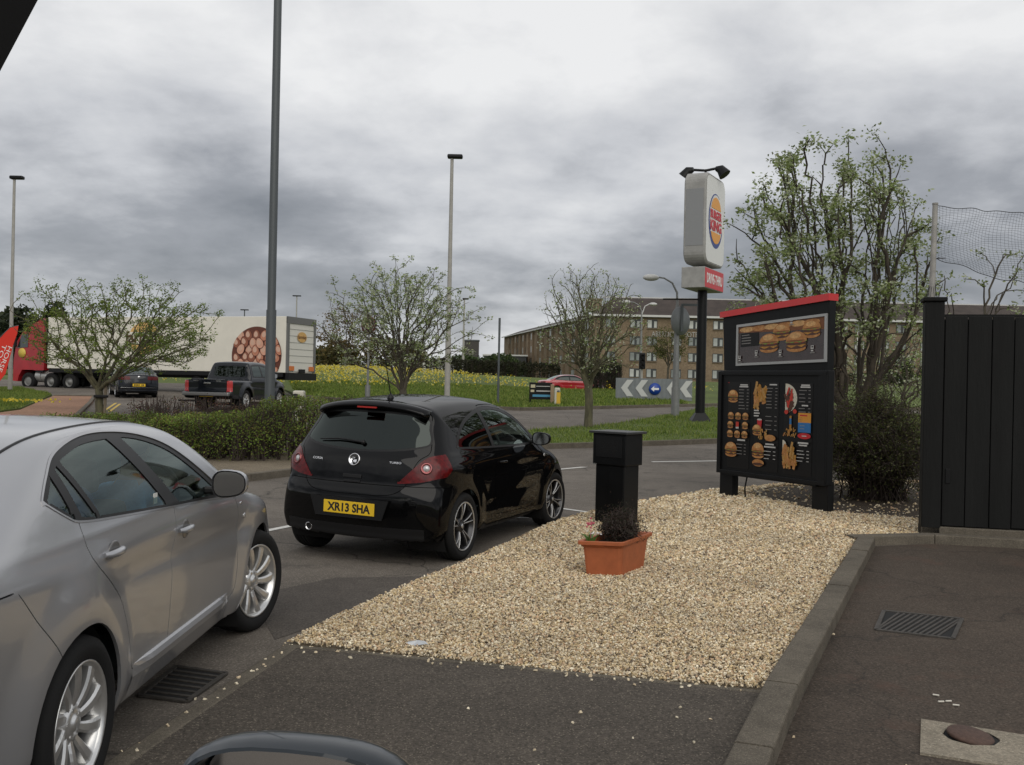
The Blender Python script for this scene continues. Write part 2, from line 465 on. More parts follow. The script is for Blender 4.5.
M_TYRE = mat('tyre_rubber', (.011, .011, .011), .85, spec=.25, bump=.15, bscale=200)
M_BLACKPL = mat('black_plastic', (.008, .008, .0085), .45, spec=.3)
M_DARK = mat('dark_void', (.006, .006, .006), .9)
M_CHROME = mat('chrome', (.75, .75, .76), .14, 1.0)
M_ALLOY = mat('alloy_silver', (.62, .62, .61), .28, .8, noise=.12, nscale=8)
M_ALLOYD = mat('alloy_dark', (.05, .05, .052), .25, .7)
M_DISC = mat('brake_steel', (.09, .085, .08), .5, .6)
M_SEAT = mat('seat_fabric', (.10, .105, .10), .9)
M_INT = mat('car_interior', (.07, .072, .07), .8)
M_REDL = mat('red_lamp', (.085, .0012, .002), .25, coat=.22, coatr=.08, noise=.5, nscale=26, spec=.2)
M_CLEARL = mat('clear_lamp', (.5, .5, .5), .15, .4, coat=1.0)
M_ORANGEL = mat('orange_lamp', (.6, .14, .01), .2, coat=1.0)
M_PLATE = mat('number_plate_yellow', (.72, .47, .02), .4)
M_PLATEW = mat('number_plate_white', (.7, .7, .66), .4)
M_INK = mat('black_ink', (.012, .012, .012), .5)
M_SILVER = mat('silver_paint', (.38, .385, .40), .34, .6, coat=.8, coatr=.06)
M_BLACKP = mat('black_car_paint', (.0028, .0028, .003), .5, .0, coat=.55, coatr=.03, spec=0.0)
M_MIRG = mat('mirror_glass', (.45, .48, .5), .04, 1.0)
M_GLASS = glass_mat('car_glass', (.60, .70, .66), .05)
M_GLASSD = glass_mat('privacy_glass', (.018, .02, .022), .03)

def seat_mb(mb, x, y, z=.28, w=.5):
    mb.box((x, y + .02, z + .12), (w, .5, .14), bev=.05)
    T = Matrix.Translation((x, y - .26, z + .15)) @ Matrix.Rotation(math.radians(14), 4, 'X')
    mb.box((0, 0, .3), (w, .13, .6), T, bev=.05); mb.box((0, 0, .72), (.26, .09, .17), T, bev=.04)
    mb.tube([(x - .05, y - .4, z + .7), (x - .05, y - .43, z + .85)], .008, 5); mb.tube([(x + .05, y - .4, z + .7), (x + .05, y - .43, z + .85)], .008, 5)

def make_car(root, sp, paint, cfg):
    """cfg: doors, glasses, dlo, tailgate, lamps ... builds all painted parts under root"""
    B = Body(sp); bm = B.make_mesh(cfg.get('step', .03)); wb = sp['wb']; wr = sp['wr']; R = sp['arch']
    gap = cfg.get('gap', .006)
    circ = lambda y0, r: [(y0 + r * math.cos(t), wr * .98 + r * math.sin(t)) for t in np.linspace(0, 2 * math.pi, 40, endpoint=False)]
    regs = []   # name, g, material, parent key, kind
    arches = [side_g(circ(0, R), xmin=sp['hw'] * .55), side_g(circ(wb, R), xmin=sp['hw'] * .55)]
    cuts = list(arches)
    for r in cfg['regions']:
        if r.get('gap'): cuts += [lambda P, g=r['g']: g(P) - gap / 2, lambda P, g=r['g']: g(P) + gap / 2]
        else: cuts.append(r['g'])
        if r.get('band'): cuts.append(lambda P, g=r['g'], b=r['band']: g(P) - b)
    for c in cuts: bm_cut(bm, c)
    bm.normal_update(); bm.faces.ensure_lookup_table(); bm.faces.index_update(); bm.verts.index_update()
    C = np.array([f.calc_center_median() for f in bm.faces])
    lab = np.full(len(C), -1)          # -1 body
    gone = np.zeros(len(C), bool)
    for a in arches: gone |= a(C) < 0
    gone |= (C[:, 2] < sp.get('floor', .24)) & (B.normals(C)[:, 2] < -.6)
    for i, r in enumerate(cfg['regions']):
        g = r['g'](C)
        if r.get('band'): lab[(g >= 0) & (g < r['band'])] = 1000 + i
        lab[g < 0] = i
    # gaps win over everything but glass
    hole = np.zeros(len(C), bool)
    for i, r in enumerate(cfg['regions']):
        if r.get('gap'):
            g = r['g'](C); hole |= (np.abs(g) < gap / 2) & ~np.isin(lab, cfg.get('nogap', [])) & (C[:, 2] < r.get('gapz', 9))
    lab[gone | hole] = -2
    parts = {}
    parts['body'] = bm_region(bm, B, np.nonzero(lab == -1)[0].tolist(), 'body', paint, root)
    for i, r in enumerate(cfg['regions']):
        for sidev in (([1, -1] if r.get('both') else [0])):
            sel = lab == i
            if sidev: sel &= (C[:, 0] * sidev > 0)
            pp = parts.get((r.get('parent'), sidev), None) or parts.get((r.get('parent'), 0), None) or root
            o = bm_region(bm, B, np.nonzero(sel)[0].tolist(), r['name'], r['mat'], pp, off=r.get('off', 0), skirt=r.get('skirt', .014))
            parts[(r['key'], sidev)] = o
            if r.get('band'):
                sel = lab == 1000 + i
                if sidev: sel &= (C[:, 0] * sidev > 0)
                bm_region(bm, B, np.nonzero(sel)[0].tolist(), r['bname'], r['bmat'], pp, off=r.get('boff', .003), skirt=.012)
    # dark inner shell closing the gaps (open at glass, arches)
    seeg = [i for i, r in enumerate(cfg['regions']) if r.get('see')]
    keep = [j for j in range(len(C)) if not gone[j] and lab[j] not in seeg]
    bm_region(bm, B, keep, 'inner_shell', M_DARK, root, off=-.016, skirt=0)
    bm.free()
    # wheel wells
    for yy in (0, wb):
        for sx in (1, -1):
            w = MB()
            prof = [(R + .004, sx * (sp['hw'] - .035)), (R + .004, sx * (sp['hw'] - .42)), (.02, sx * (sp['hw'] - .42))]
            n = 28; vs = []; fs = []
            for r, h in prof:
                for k in range(n + 1):
                    t = math.pi * (-.2 + 1.4 * k / n); vs.append((h, yy + r * math.cos(t), wr * .98 + r * math.sin(t)))
            for a in range(2):
                for k in range(n): fs.append((a * (n + 1) + k, a * (n + 1) + k + 1, (a + 1) * (n + 1) + k + 1, (a + 1) * (n + 1) + k))
            w.add(vs, fs, None, True)
            w.build('wheel_well', M_DARK, root)
    u = MB(); u.box((0, wb / 2, .22), (sp['hw'] * 2 - .5, wb + .9, .06)); u.build('underbody', M_DARK, root)
    parts['B'] = B
    return parts
def surf_x(B, y, z):
    """outer x of the body side at (y,z)"""
    lo, hi = .2, 1.3
    for _ in range(24):
        m = (lo + hi) / 2
        if B.F(np.array([[m, y, z]]))[0] < 0: lo = m
        else: hi = m
    return lo
def surf_y(B, x, z, rear=True):
    lo, hi = (.4, B.y0 - .1) if rear else (B.y1 - .6, B.y1 + .1)
    for _ in range(24):
        m = (lo + hi) / 2
        if B.F(np.array([[x, m, z]]))[0] < 0: lo = m
        else: hi = m
    return lo
def surf_z(B, x, y):
    lo, hi = .6, 1.9
    for _ in range(24):
        m = (lo + hi) / 2
        if B.F(np.array([[x, y, m]]))[0] < 0: lo = m
        else: hi = m
    return lo
def wing_mirror(root, B, y, z, sx, m_paint, gl, paint_name='wing_mirror', size=(.2, .13)):
    """door mirror: shell, glass facing back, stalk"""
    x = surf_x(B, y, z) * sx; e = bpy.data.objects.new('wing_mirror', None); COL.objects.link(e); e.parent = root; e.location = (x + sx * .02, y, z)
    W, Hh = size; n = 20; vs = []; fs = []
    lay = [(-.05, 0.97), (-.045, 1.0), (.0, 1.0), (.04, .86), (.065, .6), (.075, .25)]
    for (dy, s) in lay:
        for k in range(n):
            t = 2 * math.pi * k / n; c, s_ = math.cos(t), math.sin(t)
            px = math.copysign(abs(c) ** .7, c); pz = math.copysign(abs(s_) ** .75, s_)
            vs.append((sx * (W * .5 + .03) + px * W * .5 * s, dy + .02 * (px * sx), pz * Hh * .5 * s * (1 - .12 * px * sx) + .02))
    for i in range(len(lay) - 1):
        for k in range(n): k2 = (k + 1) % n; fs.append((i * n + k, i * n + k2, (i + 1) * n + k2, (i + 1) * n + k))
    fs.append([(len(lay) - 1) * n + k for k in range(n)])
    mb = MB(); mb.add(vs, fs, None, True); mb.build('mirror_shell', m_paint, e)
    g = MB(); g.add([(v[0] - sx * (v[0] * sx - (W * .5 + .03)) * sx * sx * .1, v[1] + .006, .02 + (v[2] - .02) * .9) for v in vs[:n]], [list(range(n))], None, False)
    g.build('mirror_glass', M_MIRG, e)
    st = MB(); st.box((sx * .015, .0, -.02), (.09, .05, .04), bev=.012); st.build('mirror_stalk', M_BLACKPL, e)
    return e
# ------------------------------------------------------------ seated person
def seated_person(loc, rz, shirt, skin, hair, trousers, label):
    root = thing('person', loc, label, 'person', rz)
    J = [(0, 0, 0.02), (0, .03, .18), (0, .02, .36), (0, .0, .50), (0, .01, .575), (0, .03, .66), (0, .035, .76),      # spine 0-6
         (.17, .0, .49), (.26, .06, .27), (.2, .33, .24), (.17, .42, .27),                                    # right arm 7-10
         (-.17, .0, .49), (-.26, .06, .27), (-.18, .33, .26), (-.15, .42, .29),                               # left arm 11-14
         (.1, .04, 0.0), (.13, .44, .05), (.13, .55, -.3), (-.1, .04, 0.0), (-.13, .44, .05), (-.13, .55, -.3)]
    Rr = [.15, .135, .15, .1, .055, .07, .075, .075, .052, .04, .038, .075, .052, .04, .038, .1, .07, .05, .1, .07, .05]
    E_ = [(0, 1), (1, 2), (2, 3), (3, 4), (4, 5), (5, 6), (3, 7), (7, 8), (8, 9), (9, 10), (3, 11), (11, 12), (12, 13), (13, 14), (0, 15), (15, 16), (16, 17), (0, 18), (18, 19), (19, 20)]
    # fingers curled round the wheel
    for a, sx in ((10, 1), (14, -1)):
        hx, hy, hzz = J[a]
        for k in range(4):
            i = len(J); J += [(hx - sx * .01 + .016 * (k - 1.5), hy + .05, hzz + .02), (hx - sx * .01 + .016 * (k - 1.5), hy + .065, hzz - .012)]; Rr += [.0095, .008]; E_ += [(a, i), (i, i + 1)]
        i = len(J); J += [(hx - sx * .04, hy + .02, hzz + .02)]; Rr += [.011]; E_ += [(a, i)]
    me = bpy.data.meshes.new('body'); me.from_pydata(J, E_, []); me.update(); ob = bpy.data.objects.new('body_src', me); COL.objects.link(ob)
    sk = ob.modifiers.new('s', 'SKIN'); sd = ob.modifiers.new('u', 'SUBSURF'); sd.levels = 1; sd.render_levels = 1
    if not me.skin_vertices: me.attributes.new('skin', 'FLOAT', 'POINT') if False else None
    if not me.skin_vertices:
        bm = bmesh.new(); bm.from_mesh(me); bm.verts.layers.skin.verify(); bm.to_mesh(me); bm.free()
    for i, v in enumerate(me.skin_vertices[0].data): v.radius = (Rr[i], Rr[i] * (.72 if i in (1, 2, 3) else 1)); v.use_root = (i == 0)
    dg = bpy.context.evaluated_depsgraph_get(); m2 = bpy.data.meshes.new_from_object(ob.evaluated_get(dg)); bpy.data.objects.remove(ob)
    for m in (skin, shirt, trousers): m2.materials.append(m)
    m2.materials.clear()
    for m in (skin, shirt, trousers): m2.materials.append(m)
    for p in m2.polygons:
        c = p.center; p.use_smooth = True
        if c.z > .56: p.material_index = 0
        elif c.y > .3 and c.z > .12: p.material_index = 0
        elif c.y > .13 and c.z < .13 or c.z < -.02: p.material_index = 2
        else: p.material_index = 1
    b = bpy.data.objects.new('body', m2); COL.objects.link(b); b.parent = root
    f = MB(); f.ball((0, .035, .735), .092, 16, 12, sc=(.82, 1.0, 1.22))
    f.ball((0, .128, .725), .016, 8, 6, sc=(.8, 1.2, 1.6)); f.ball((.078, .03, .73), .02, 8, 6, sc=(.4, 1, 1.5)); f.ball((-.078, .03, .73), .02, 8, 6, sc=(.4, 1, 1.5))
    f.build('face', skin, root)
    for sx in (1, -1): e = MB(); e.ball((sx * .03, .117, .75), .009, 8, 6); e.build('eye', M_INK, root)
    e = MB(); e.box((0, .124, .685), (.04, .006, .006)); e.build('mouth', M_INK, root)
    h = MB(); h.ball((0, .015, .77), .1, 16, 10, sc=(.86, 1.02, 1.0)); h.build('hair', hair, root)
    return root
M_SKIN = mat('skin', (.5, .28, .2), .55)
M_SHIRT = mat('blue_shirt', (.16, .42, .85), .85, noise=.3, nscale=14)
M_NAVY = mat('navy_cloth', (.03, .055, .14), .9, noise=.3, nscale=10)
M_HAIR = mat('dark_hair', (.03, .02, .015), .7)
M_LTCLOTH = mat('pale_blue_cloth', (.30, .42, .58), .9, noise=.25, nscale=12)

# ------------------------------------------------------------ silver car
def silver_car():
    root = thing('silver_car', (-2.485, 3.73, 0), 'silver hatchback at left foreground with blue shirt seen through its side windows', 'car', math.radians(.5))
    def bump(y, z):
        s = 0
        # strong front wing over the wheel
        s = s + .035 * np.exp(-((y - 2.725) / .36) ** 2) * np.exp(-((z - .83) / .13) ** 2) + .022 * np.exp(-((y + .02) / .42) ** 2) * np.exp(-((z - .8) / .14) ** 2)
        return s
    sp = dict(profile=[(-.98, .24), (-1.05, .34), (-1.075, .5), (-1.07, .66), (-1.04, .82), (-1.02, .96), (-.97, 1.05), (-.84, 1.085), (-.68, 1.10), (-.4, 1.215), (-.1, 1.33), (.2, 1.405), (.6, 1.44), (1.05, 1.447), (1.45, 1.415), (1.75, 1.335), (2.15, 1.165), (2.5, 1.02), (2.68, .965), (2.95, .925), (3.25, .855), (3.5, .745), (3.62, .64), (3.67, .5), (3.66, .36), (3.58, .24), (3.3, .2), (1.5, .19), (-.6, .2)],
              hw=.872, wb=2.725, wr=.328, arch=.378, belt=1.02, tumble=.36, tumble2=.35, bowf=.42, bowr=.24, crown=.045, k=.055, flare=.030, bpr=3.4, tf=.06, tr=.02, barrel=.1, bump=bump, crz=.86, crs=-.04, scal=.014)
    dlo = catmull([(-.095, 1.175), (.03, 1.105), (.13, 1.075), (.5, 1.048), (1.17, 1.008), (1.7, .978), (2.02, .955), (1.75, 1.12), (1.42, 1.282), (1.1, 1.358), (.75, 1.386), (.45, 1.374), (.18, 1.325), (.02, 1.25)], 6, sharp=(0, 6))
    shr = lambda g, d: (lambda P: g(P) + d)
    gd = side_g(dlo, xmin=.35)
    g_q = side_g([(-.055, 1.172), (.085, 1.095), (.055, 1.255), (.035, 1.235)], xmin=.35)
    g_f = side_g([(.150, 1.085), (.275, 1.074), (.145, 1.288), (.115, 1.272)], xmin=.35)
    g_m = side_g(catmull([(.315, 1.072), (.7, 1.048), (1.06, 1.028), (.9, 1.20), (.735, 1.360), (.45, 1.350), (.185, 1.302)], 4, sharp=(0, 2, 4, 6)), xmin=.35)
    g_w = side_g(catmull([(1.225, 1.018), (1.55, 1.0), (1.90, .985), (1.70, 1.105), (1.40, 1.258), (1.12, 1.332), (.885, 1.360), (1.06, 1.18)], 4, sharp=(0, 2, 6)), xmin=.35)
    rear_door = catmull([(.105, 1.10), (.11, .93), (.34, .75), (.44, .62), (.54, .41), (.62, .355), (1.02, .35), (1.04, .6), (1.075, .8), (1.13, 1.01), (.9, 1.21), (.73, 1.396), (.4, 1.390), (.14, 1.335), (.05, 1.28)], 4, sharp=(0, 4, 6, 9, 11))
    front_door = catmull([(1.13, 1.01), (1.075, .8), (1.04, .6), (1.02, .35), (2.1, .345), (2.2, .42), (2.235, .8), (2.16, .93), (2.08, .955), (1.78, 1.128), (1.44, 1.295), (1.1, 1.374), (.73, 1.396), (.9, 1.21)], 4, sharp=(0, 3, 4, 8, 12))
    bump_g = lambda P: np.where(P[:, 1] < .1, np.maximum(P[:, 1] + .10 + .9 * (P[:, 2] - .52), P[:, 2] - (.92)), 1.0)
    fb_g = lambda P: np.where(P[:, 1] > 2.9, np.maximum(3.0 + .4 * (P[:, 2] - .3) - P[:, 1], P[:, 2] - .66), 1.0)
    bonnet = mirror_poly([(0, 3.52), (.45, 3.42), (.66, 3.25), (.74, 2.9), (.76, 2.62), (.7, 2.42), (.4, 2.5), (0, 2.53)])
    rearglass = mirror_poly([(0, 1.345), (.38, 1.335), (.46, 1.29), (.55, 1.14), (.52, 1.105), (.3, 1.10), (0, 1.10)])
    wsc = mirror_poly([(0, 1.385), (.5, 1.37), (.6, 1.32), (.72, 1.03), (.4, 1.0), (0, .995)])
    g_front = lambda P: np.where((P[:, 1] > 1.5) & (P[:, 1] < 2.8), end_g(wsc, rear=False, ylim=1.5)(P), 1.0)
    tl = lambda P: np.where(P[:, 1] < -.5, np.maximum(np.abs(P[:, 2] - .88) - .10 + .25 * np.maximum(0, .62 - np.abs(P[:, 0])), np.maximum(P[:, 1] + .72, .5 - np.abs(P[:, 0]))), 1.0)
    hl = lambda P: np.where(P[:, 1] > 2.9, np.maximum(np.abs(P[:, 2] - .70 + .12 * (P[:, 1] - 3.2)) - .075, np.maximum(3.08 - P[:, 1], .42 - np.abs(P[:, 0]))), 1.0)
    strip = lambda P: np.where(P[:, 2] > 1.25, np.maximum(np.abs(np.abs(P[:, 0]) - (.545 + .02 * np.sin((P[:, 1] + .1) * 1.4))) - .008, np.maximum(-.1 - P[:, 1], P[:, 1] - 1.5)), 1.0)
    fuel = side_g([(-.66 + .07 * math.cos(t), .94 + .075 * math.sin(t)) for t in np.linspace(0, 2 * math.pi, 16, endpoint=False)], left=False)
    cfg = dict(step=.027, gap=.006, nogap=[4, 5, 6, 7, 8, 9, 10, 1004, 1009, 1010], regions=[
        dict(key='rd', name='rear_door', g=side_g(rear_door, xmin=.35), mat=M_SILVER, gap=True, gapz=1.12, both=True),
        dict(key='fd', name='front_door', g=side_g(front_door, xmin=.35), mat=M_SILVER, gap=True, gapz=1.05, both=True),
        dict(key='rb', name='rear_bumper', g=bump_g, mat=M_SILVER, gap=True),
        dict(key='bn', name='bonnet', g=top_g(bonnet), mat=M_SILVER, gap=True),
        dict(key='dlo', name='window_surround', g=shr(gd, .0), mat=M_BLACKPL, both=True, off=-.002, band=.008, bname='window_trim', bmat=mat('satin_trim', (.42, .42, .43), .28, .9), boff=.003),
        dict(key='q', name='quarter_window', g=g_q, mat=M_GLASS, both=True, off=-.006, see=True, skirt=0),
        dict(key='f', name='window', g=g_f, mat=M_GLASS, both=True, parent='rd', off=-.006, see=True, skirt=0),
        dict(key='m', name='window', g=g_m, mat=M_GLASS, both=True, parent='rd', off=-.006, see=True, skirt=0),
        dict(key='w', name='window', g=g_w, mat=M_GLASS, both=True, parent='fd', off=-.006, see=True, skirt=0),
        dict(key='rg', name='rear_window', g=end_g(rearglass, ylim=.35), mat=M_GLASSD, off=-.003, see=True, skirt=0, band=.02, bname='rear_window_seal', bmat=M_BLACKPL, boff=-.001),
        dict(key='ws', name='windscreen', g=g_front, mat=M_GLASS, off=-.003, see=True, skirt=0, band=.03, bname='windscreen_seal', bmat=M_BLACKPL, boff=-.001),
        dict(key='fb', name='front_bumper', g=fb_g, mat=M_SILVER, gap=True),
        dict(key='tl', name='tail_light', g=tl, mat=M_REDL, both=True, off=.001),
        dict(key='hl', name='headlight', g=hl, mat=M_CLEARL, both=True, off=.001),
        dict(key='ff', name='fuel_flap', g=fuel, mat=M_SILVER, gap=True)])
    P = make_car(root, sp, M_SILVER, cfg); B = P['B']
    for sx in (1, -1):
        s_ = MB(); s_.tube([(sx * (.535 + .02 * math.sin((y + .1) * 1.4)), y, surf_z(B, .535 + .02 * math.sin((y + .1) * 1.4), y) - .003) for y in np.linspace(-.05, 1.3, 20)], .009, 6); s_.build('roof_strip', M_BLACKPL, root)
        sk = MB(); n_ = 24; vs = []
        for i in range(n_ + 1):
            y = .58 + 1.50 * i / n_; e_ = min(1, i / 3, (n_ - i) / 3); x = surf_x(B, y, .36)
            vs += [(sx * (x - .02), y, .40), (sx * (x + .016 * e_), y, .385), (sx * (x + .026 * e_), y, .365), (sx * (x + .016 * e_), y, .33), (sx * (x - .03), y, .24)]
        sk.add(vs, [(i * 5 + k, i * 5 + k + 1, (i + 1) * 5 + k + 1, (i + 1) * 5 + k) for i in range(n_) for k in range(4)], None, False); sk.build('side_skirt', M_SILVER, root)
    # wheels: the front pair turned right
    for sx in (1, -1):
        wheel(root, sx * .79, 0, .328, .215, .232, sx, M_TYRE, M_ALLOY, M_DISC, 10, 'twist', spin=.15)
        wheel(root, sx * .785, 2.725, .328, .215, .232, sx, M_TYRE, M_ALLOY, M_DISC, 10, 'twist', steer=math.radians(17), spin=.4)
    # door handles over recesses, whose shade is put into a darker silver
    for sx in (1, -1):
        for key, y, z in (('rd', .30, .925), ('fd', 1.22, .885)):
            x = surf_x(B, y, z); par = P[(key, sx)]
            rec = MB(); T = Matrix.Translation((sx * (x - .004), y, z - .005))
            rec.ball((0, .03, 0), .05, 20, 10, T, sc=(.16, 1.25, .95)); rec.build('handle_recess', mat('recess_shade_silver', (.16, .155, .15), .4, .5, coat=.6), par)
            hb = MB(); pts = []; rr = []
            for k in range(11):
                q = k / 10; pts.append((sx * (x + .006 + .024 * math.sin(math.pi * min(1, q * 1.02)) ** .5), y - .085 + .17 * q, z + .002 * q)); rr.append(.010 + .007 * math.sin(math.pi * q) ** .6)
            hb.tube(pts, rr, 10); hb.build('handle', M_SILVER, par)
    wing_mirror(P[('fd', 1)], B, 1.70, 1.045, 1, M_SILVER, M_CHROME, size=(.18, .15)); wing_mirror(P[('fd', -1)], B, 1.70, 1.045, -1, M_SILVER, M_CHROME, size=(.18, .15))
    # small side repeater and badge on the wing
    for sx in (1, -1):
        x = surf_x(B, 2.33, .80); b = MB(); b.ball((sx * (x + .001), 2.36, .80), .022, 12, 6, sc=(.3, 1.3, .7)); b.build('side_repeater', M_CLEARL, root)
        b = MB(); x = surf_x(B, 2.28, .87); b.ball((sx * (x + .001), 2.28, .885), .016, 10, 6, sc=(.25, 1.6, .5)); b.build('wing_badge', M_CHROME, root)
    # cabin
    c = MB(); seat_mb(c, .36, 1.52, .3); c.build('seat', M_SEAT, root); c = MB(); seat_mb(c, -.36, 1.45, .3); c.build('seat', M_SEAT, root)
    c = MB(); c.box((0, .08, .52), (1.3, .5, .16), bev=.05); c.box((0, -.2, .78), (1.3, .14, .5), bev=.05); c.build('rear_bench', M_SEAT, root)
    c = MB(); c.box((0, 2.42, .84), (1.4, .4, .2), bev=.06); c.build('dashboard', M_INT, root)
    c = MB(); c.tube([(.36 + .18 * math.cos(t), 2.12 + .06 * math.sin(t), .95 + .17 * math.sin(t)) for t in np.linspace(0, 2 * math.pi, 25)], .014, 8); c.box((.36, 2.14, .95), (.3, .03, .05)); c.build('steering_wheel', M_INT, root)
    c = MB(); c.box((0, .9, .3), (1.5, 3.0, .04)); c.build('cabin_floor', M_INT, root)
    c = MB(); c.box((.728, .93, 1.045), (.004, .07, .06)); 
    x = surf_x(B, .98, 1.06); c = MB(); c.box((x - .012, .96, 1.065), (.003, .05, .05)); c.build('window_sticker', M_PLATEW, P[('rd', 1)])
    c = MB(); c.box((surf_x(B, 1.72, 1.07) - .03, 1.70, 1.085), (.012, .09, .014)); c.build('red_ribbon', mat('red_ribbon', (.6, .02, .01), .5), root)
    th = math.radians(.5)
    def W(x, y, z): return (-2.485 + x * math.cos(th) - y * math.sin(th), 3.73 + x * math.sin(th) + y * math.cos(th), z)
    seated_person(W(.44, 1.64, .51), th, M_LTCLOTH if False else M_SHIRT, M_SKIN, M_HAIR, M_NAVY, 'person in blue shirt sitting at the wheel of the silver car')
    jk = MB(); jk.ball((0, 0, 0), .2, 20, 12, sc=(.55, 1.25, .6)); jk.ball((0, .18, -.05), .12, 14, 8, sc=(.6, 1.2, .7)); jk.ball((.02, -.16, .04), .1, 12, 8, sc=(.5, 1.1, .6))
    j = jk.build('folded_jacket', M_NAVY); j.location = W(.50, .66, 1.04); tag(j, 'dark blue jacket heaped on the back seat of the silver car', 'jacket')
    return root

# ------------------------------------------------------------ black hatchback
def black_hatch():
    h = math.radians(22); ax = (-1.20, 9.47)
    root = thing('black_hatchback', (ax[0], ax[1], 0), 'black three door hatchback with yellow rear plate reading XR13 SHA', 'car', -h)
    def bump(y, z):
        s = .02 * np.exp(-((y - 2.5) / .34) ** 2) * np.exp(-((z - .78) / .12) ** 2)
        s = s + .03 * np.exp(-((y + .12) / .5) ** 2) * np.exp(-((z - .85) / .13) ** 2)
        s = s + .018 * (1 - sstep(.24, .34, z)) * sstep(.3, .4, y) * (1 - sstep(2.1, 2.2, y))
        # rising crease low on the door
        s = s - .007 * np.exp(-((z - (.44 + .10 * (y - .6))) / .06) ** 2) * sstep(.1, .9, y) * (1 - sstep(1.4, 2.3, y))
        return s
    sp = dict(profile=[(-.60, .20), (-.645, .28), (-.66, .38), (-.665, .48), (-.665, .56), (-.655, .63), (-.63, .70), (-.615, .80), (-.585, .93), (-.53, 1.02), (-.44, 1.15), (-.345, 1.29), (-.315, 1.37), (-.26, 1.425), (-.1, 1.445), (.3, 1.475), (.8, 1.488), (1.25, 1.462), (1.6, 1.385), (1.95, 1.22), (2.3, 1.05), (2.5, .965), (2.75, .90), (3.0, .80), (3.18, .67), (3.26, .52), (3.26, .36), (3.18, .22), (2.9, .19), (1.3, .18), (-.3, .18)],
              hw=.838, wb=2.511, wr=.312, arch=.345, belt=.97, tumble=.34, tumble2=.28, bowf=.42, bowr=.17, bpr=2.6, crown=.065, k=.10, flare=.022, tf=.05, tr=.015, barrel=.08, bump=bump, shoulder=.04, crz=.86, crs=.02, scal=.012)
    dlo = catmull([(-.10, 1.02), (.0, 1.125), (.22, 1.25), (.52, 1.335), (.85, 1.385), (1.2, 1.375), (1.48, 1.31), (1.8, 1.165), (2.08, .995), (1.6, .975), (1.0, .985), (.4, 1.0)], 6, sharp=(0, 8))
    gd = side_g(dlo, xmin=.35)
    g_q = side_g(catmull([(-.04, 1.035), (.06, 1.125), (.27, 1.235), (.55, 1.31), (.68, 1.333), (.73, 1.01), (.4, 1.018)], 4, sharp=(0, 4, 5)), xmin=.35)
    g_w = side_g(catmull([(.79, 1.01), (.77, 1.345), (1.0, 1.357), (1.2, 1.345), (1.45, 1.285), (1.7, 1.175), (1.83, 1.09), (1.85, 1.0), (1.3, .998)], 4, sharp=(0, 1, 6, 7)), xmin=.35)
    door = catmull([(.74, 1.0), (.73, .8), (.74, .5), (.8, .33), (1.2, .31), (1.85, .31), (1.93, .4), (1.95, .8), (2.0, .955), (1.85, 1.18), (1.5, 1.335), (1.2, 1.40), (.9, 1.405), (.76, 1.395)], 4, sharp=(0, 3, 5, 8, 13))
    tg = catmull(mirror_poly([(0, .60), (.36, .61), (.50, .68), (.545, .80), (.60, .93), (.665, 1.0), (.60, 1.2), (.55, 1.34), (.3, 1.368), (0, 1.375)]), 3, sharp=())
    tailgate = lambda P: np.where(P[:, 1] < .1, poly_sdf(tg, P[:, [0, 2]]), 1.0)
    rg = catmull(mirror_poly([(0, .995), (.35, 1.01), (.58, 1.045), (.635, 1.085), (.585, 1.2), (.545, 1.285), (.3, 1.315), (0, 1.32)]), 3)
    rglass = end_g(rg, ylim=-.1)
    tlp = catmull([(.44, .715), (.55, .725), (.66, .74), (.80, .78), (.95, .82), (.95, 1.01), (.74, .975), (.66, .95), (.60, .89)], 4, sharp=(0,))
    tlp2 = tlp * [-1, 1]
    tl = lambda P: np.where(P[:, 1] < .0, np.maximum(np.minimum(poly_sdf(tlp, P[:, [0, 2]]), poly_sdf(tlp2, P[:, [0, 2]])), P[:, 1] + .30 + 1.2 * np.maximum(0, .84 - P[:, 2]) ), 1.0)
    bump_g = lambda P: np.where(P[:, 1] < .0, np.maximum(P[:, 1] + .26, P[:, 2] - .695), 1.0)
    diff = lambda P: np.where(P[:, 1] < -.3, np.maximum(P[:, 2] - .325 - .0 * P[:, 0], np.abs(P[:, 0]) - .7), 1.0)
    fb_g = lambda P: np.where(P[:, 1] > 2.6, np.maximum(2.82 + .3 * (P[:, 2] - .3) - P[:, 1], P[:, 2] - .62), 1.0)
    bonnet = mirror_poly([(0, 3.1), (.45, 3.0), (.62, 2.8), (.68, 2.5), (.68, 2.3), (.4, 2.38), (0, 2.40)])
    wsc = mirror_poly([(0, 1.40), (.48, 1.385), (.57, 1.33), (.68, 1.04), (.4, 1.005), (0, 1.0)])
    g_front = lambda P: np.where((P[:, 1] > 1.3) & (P[:, 1] < 2.6), end_g(wsc, rear=False, ylim=1.3)(P), 1.0)
    hl = lambda P: np.where(P[:, 1] > 2.5, np.maximum(np.abs(P[:, 2] - .70 + .2 * (P[:, 1] - 2.9)) - .085, np.maximum(2.72 - P[:, 1], .4 - np.abs(P[:, 0]))), 1.0)
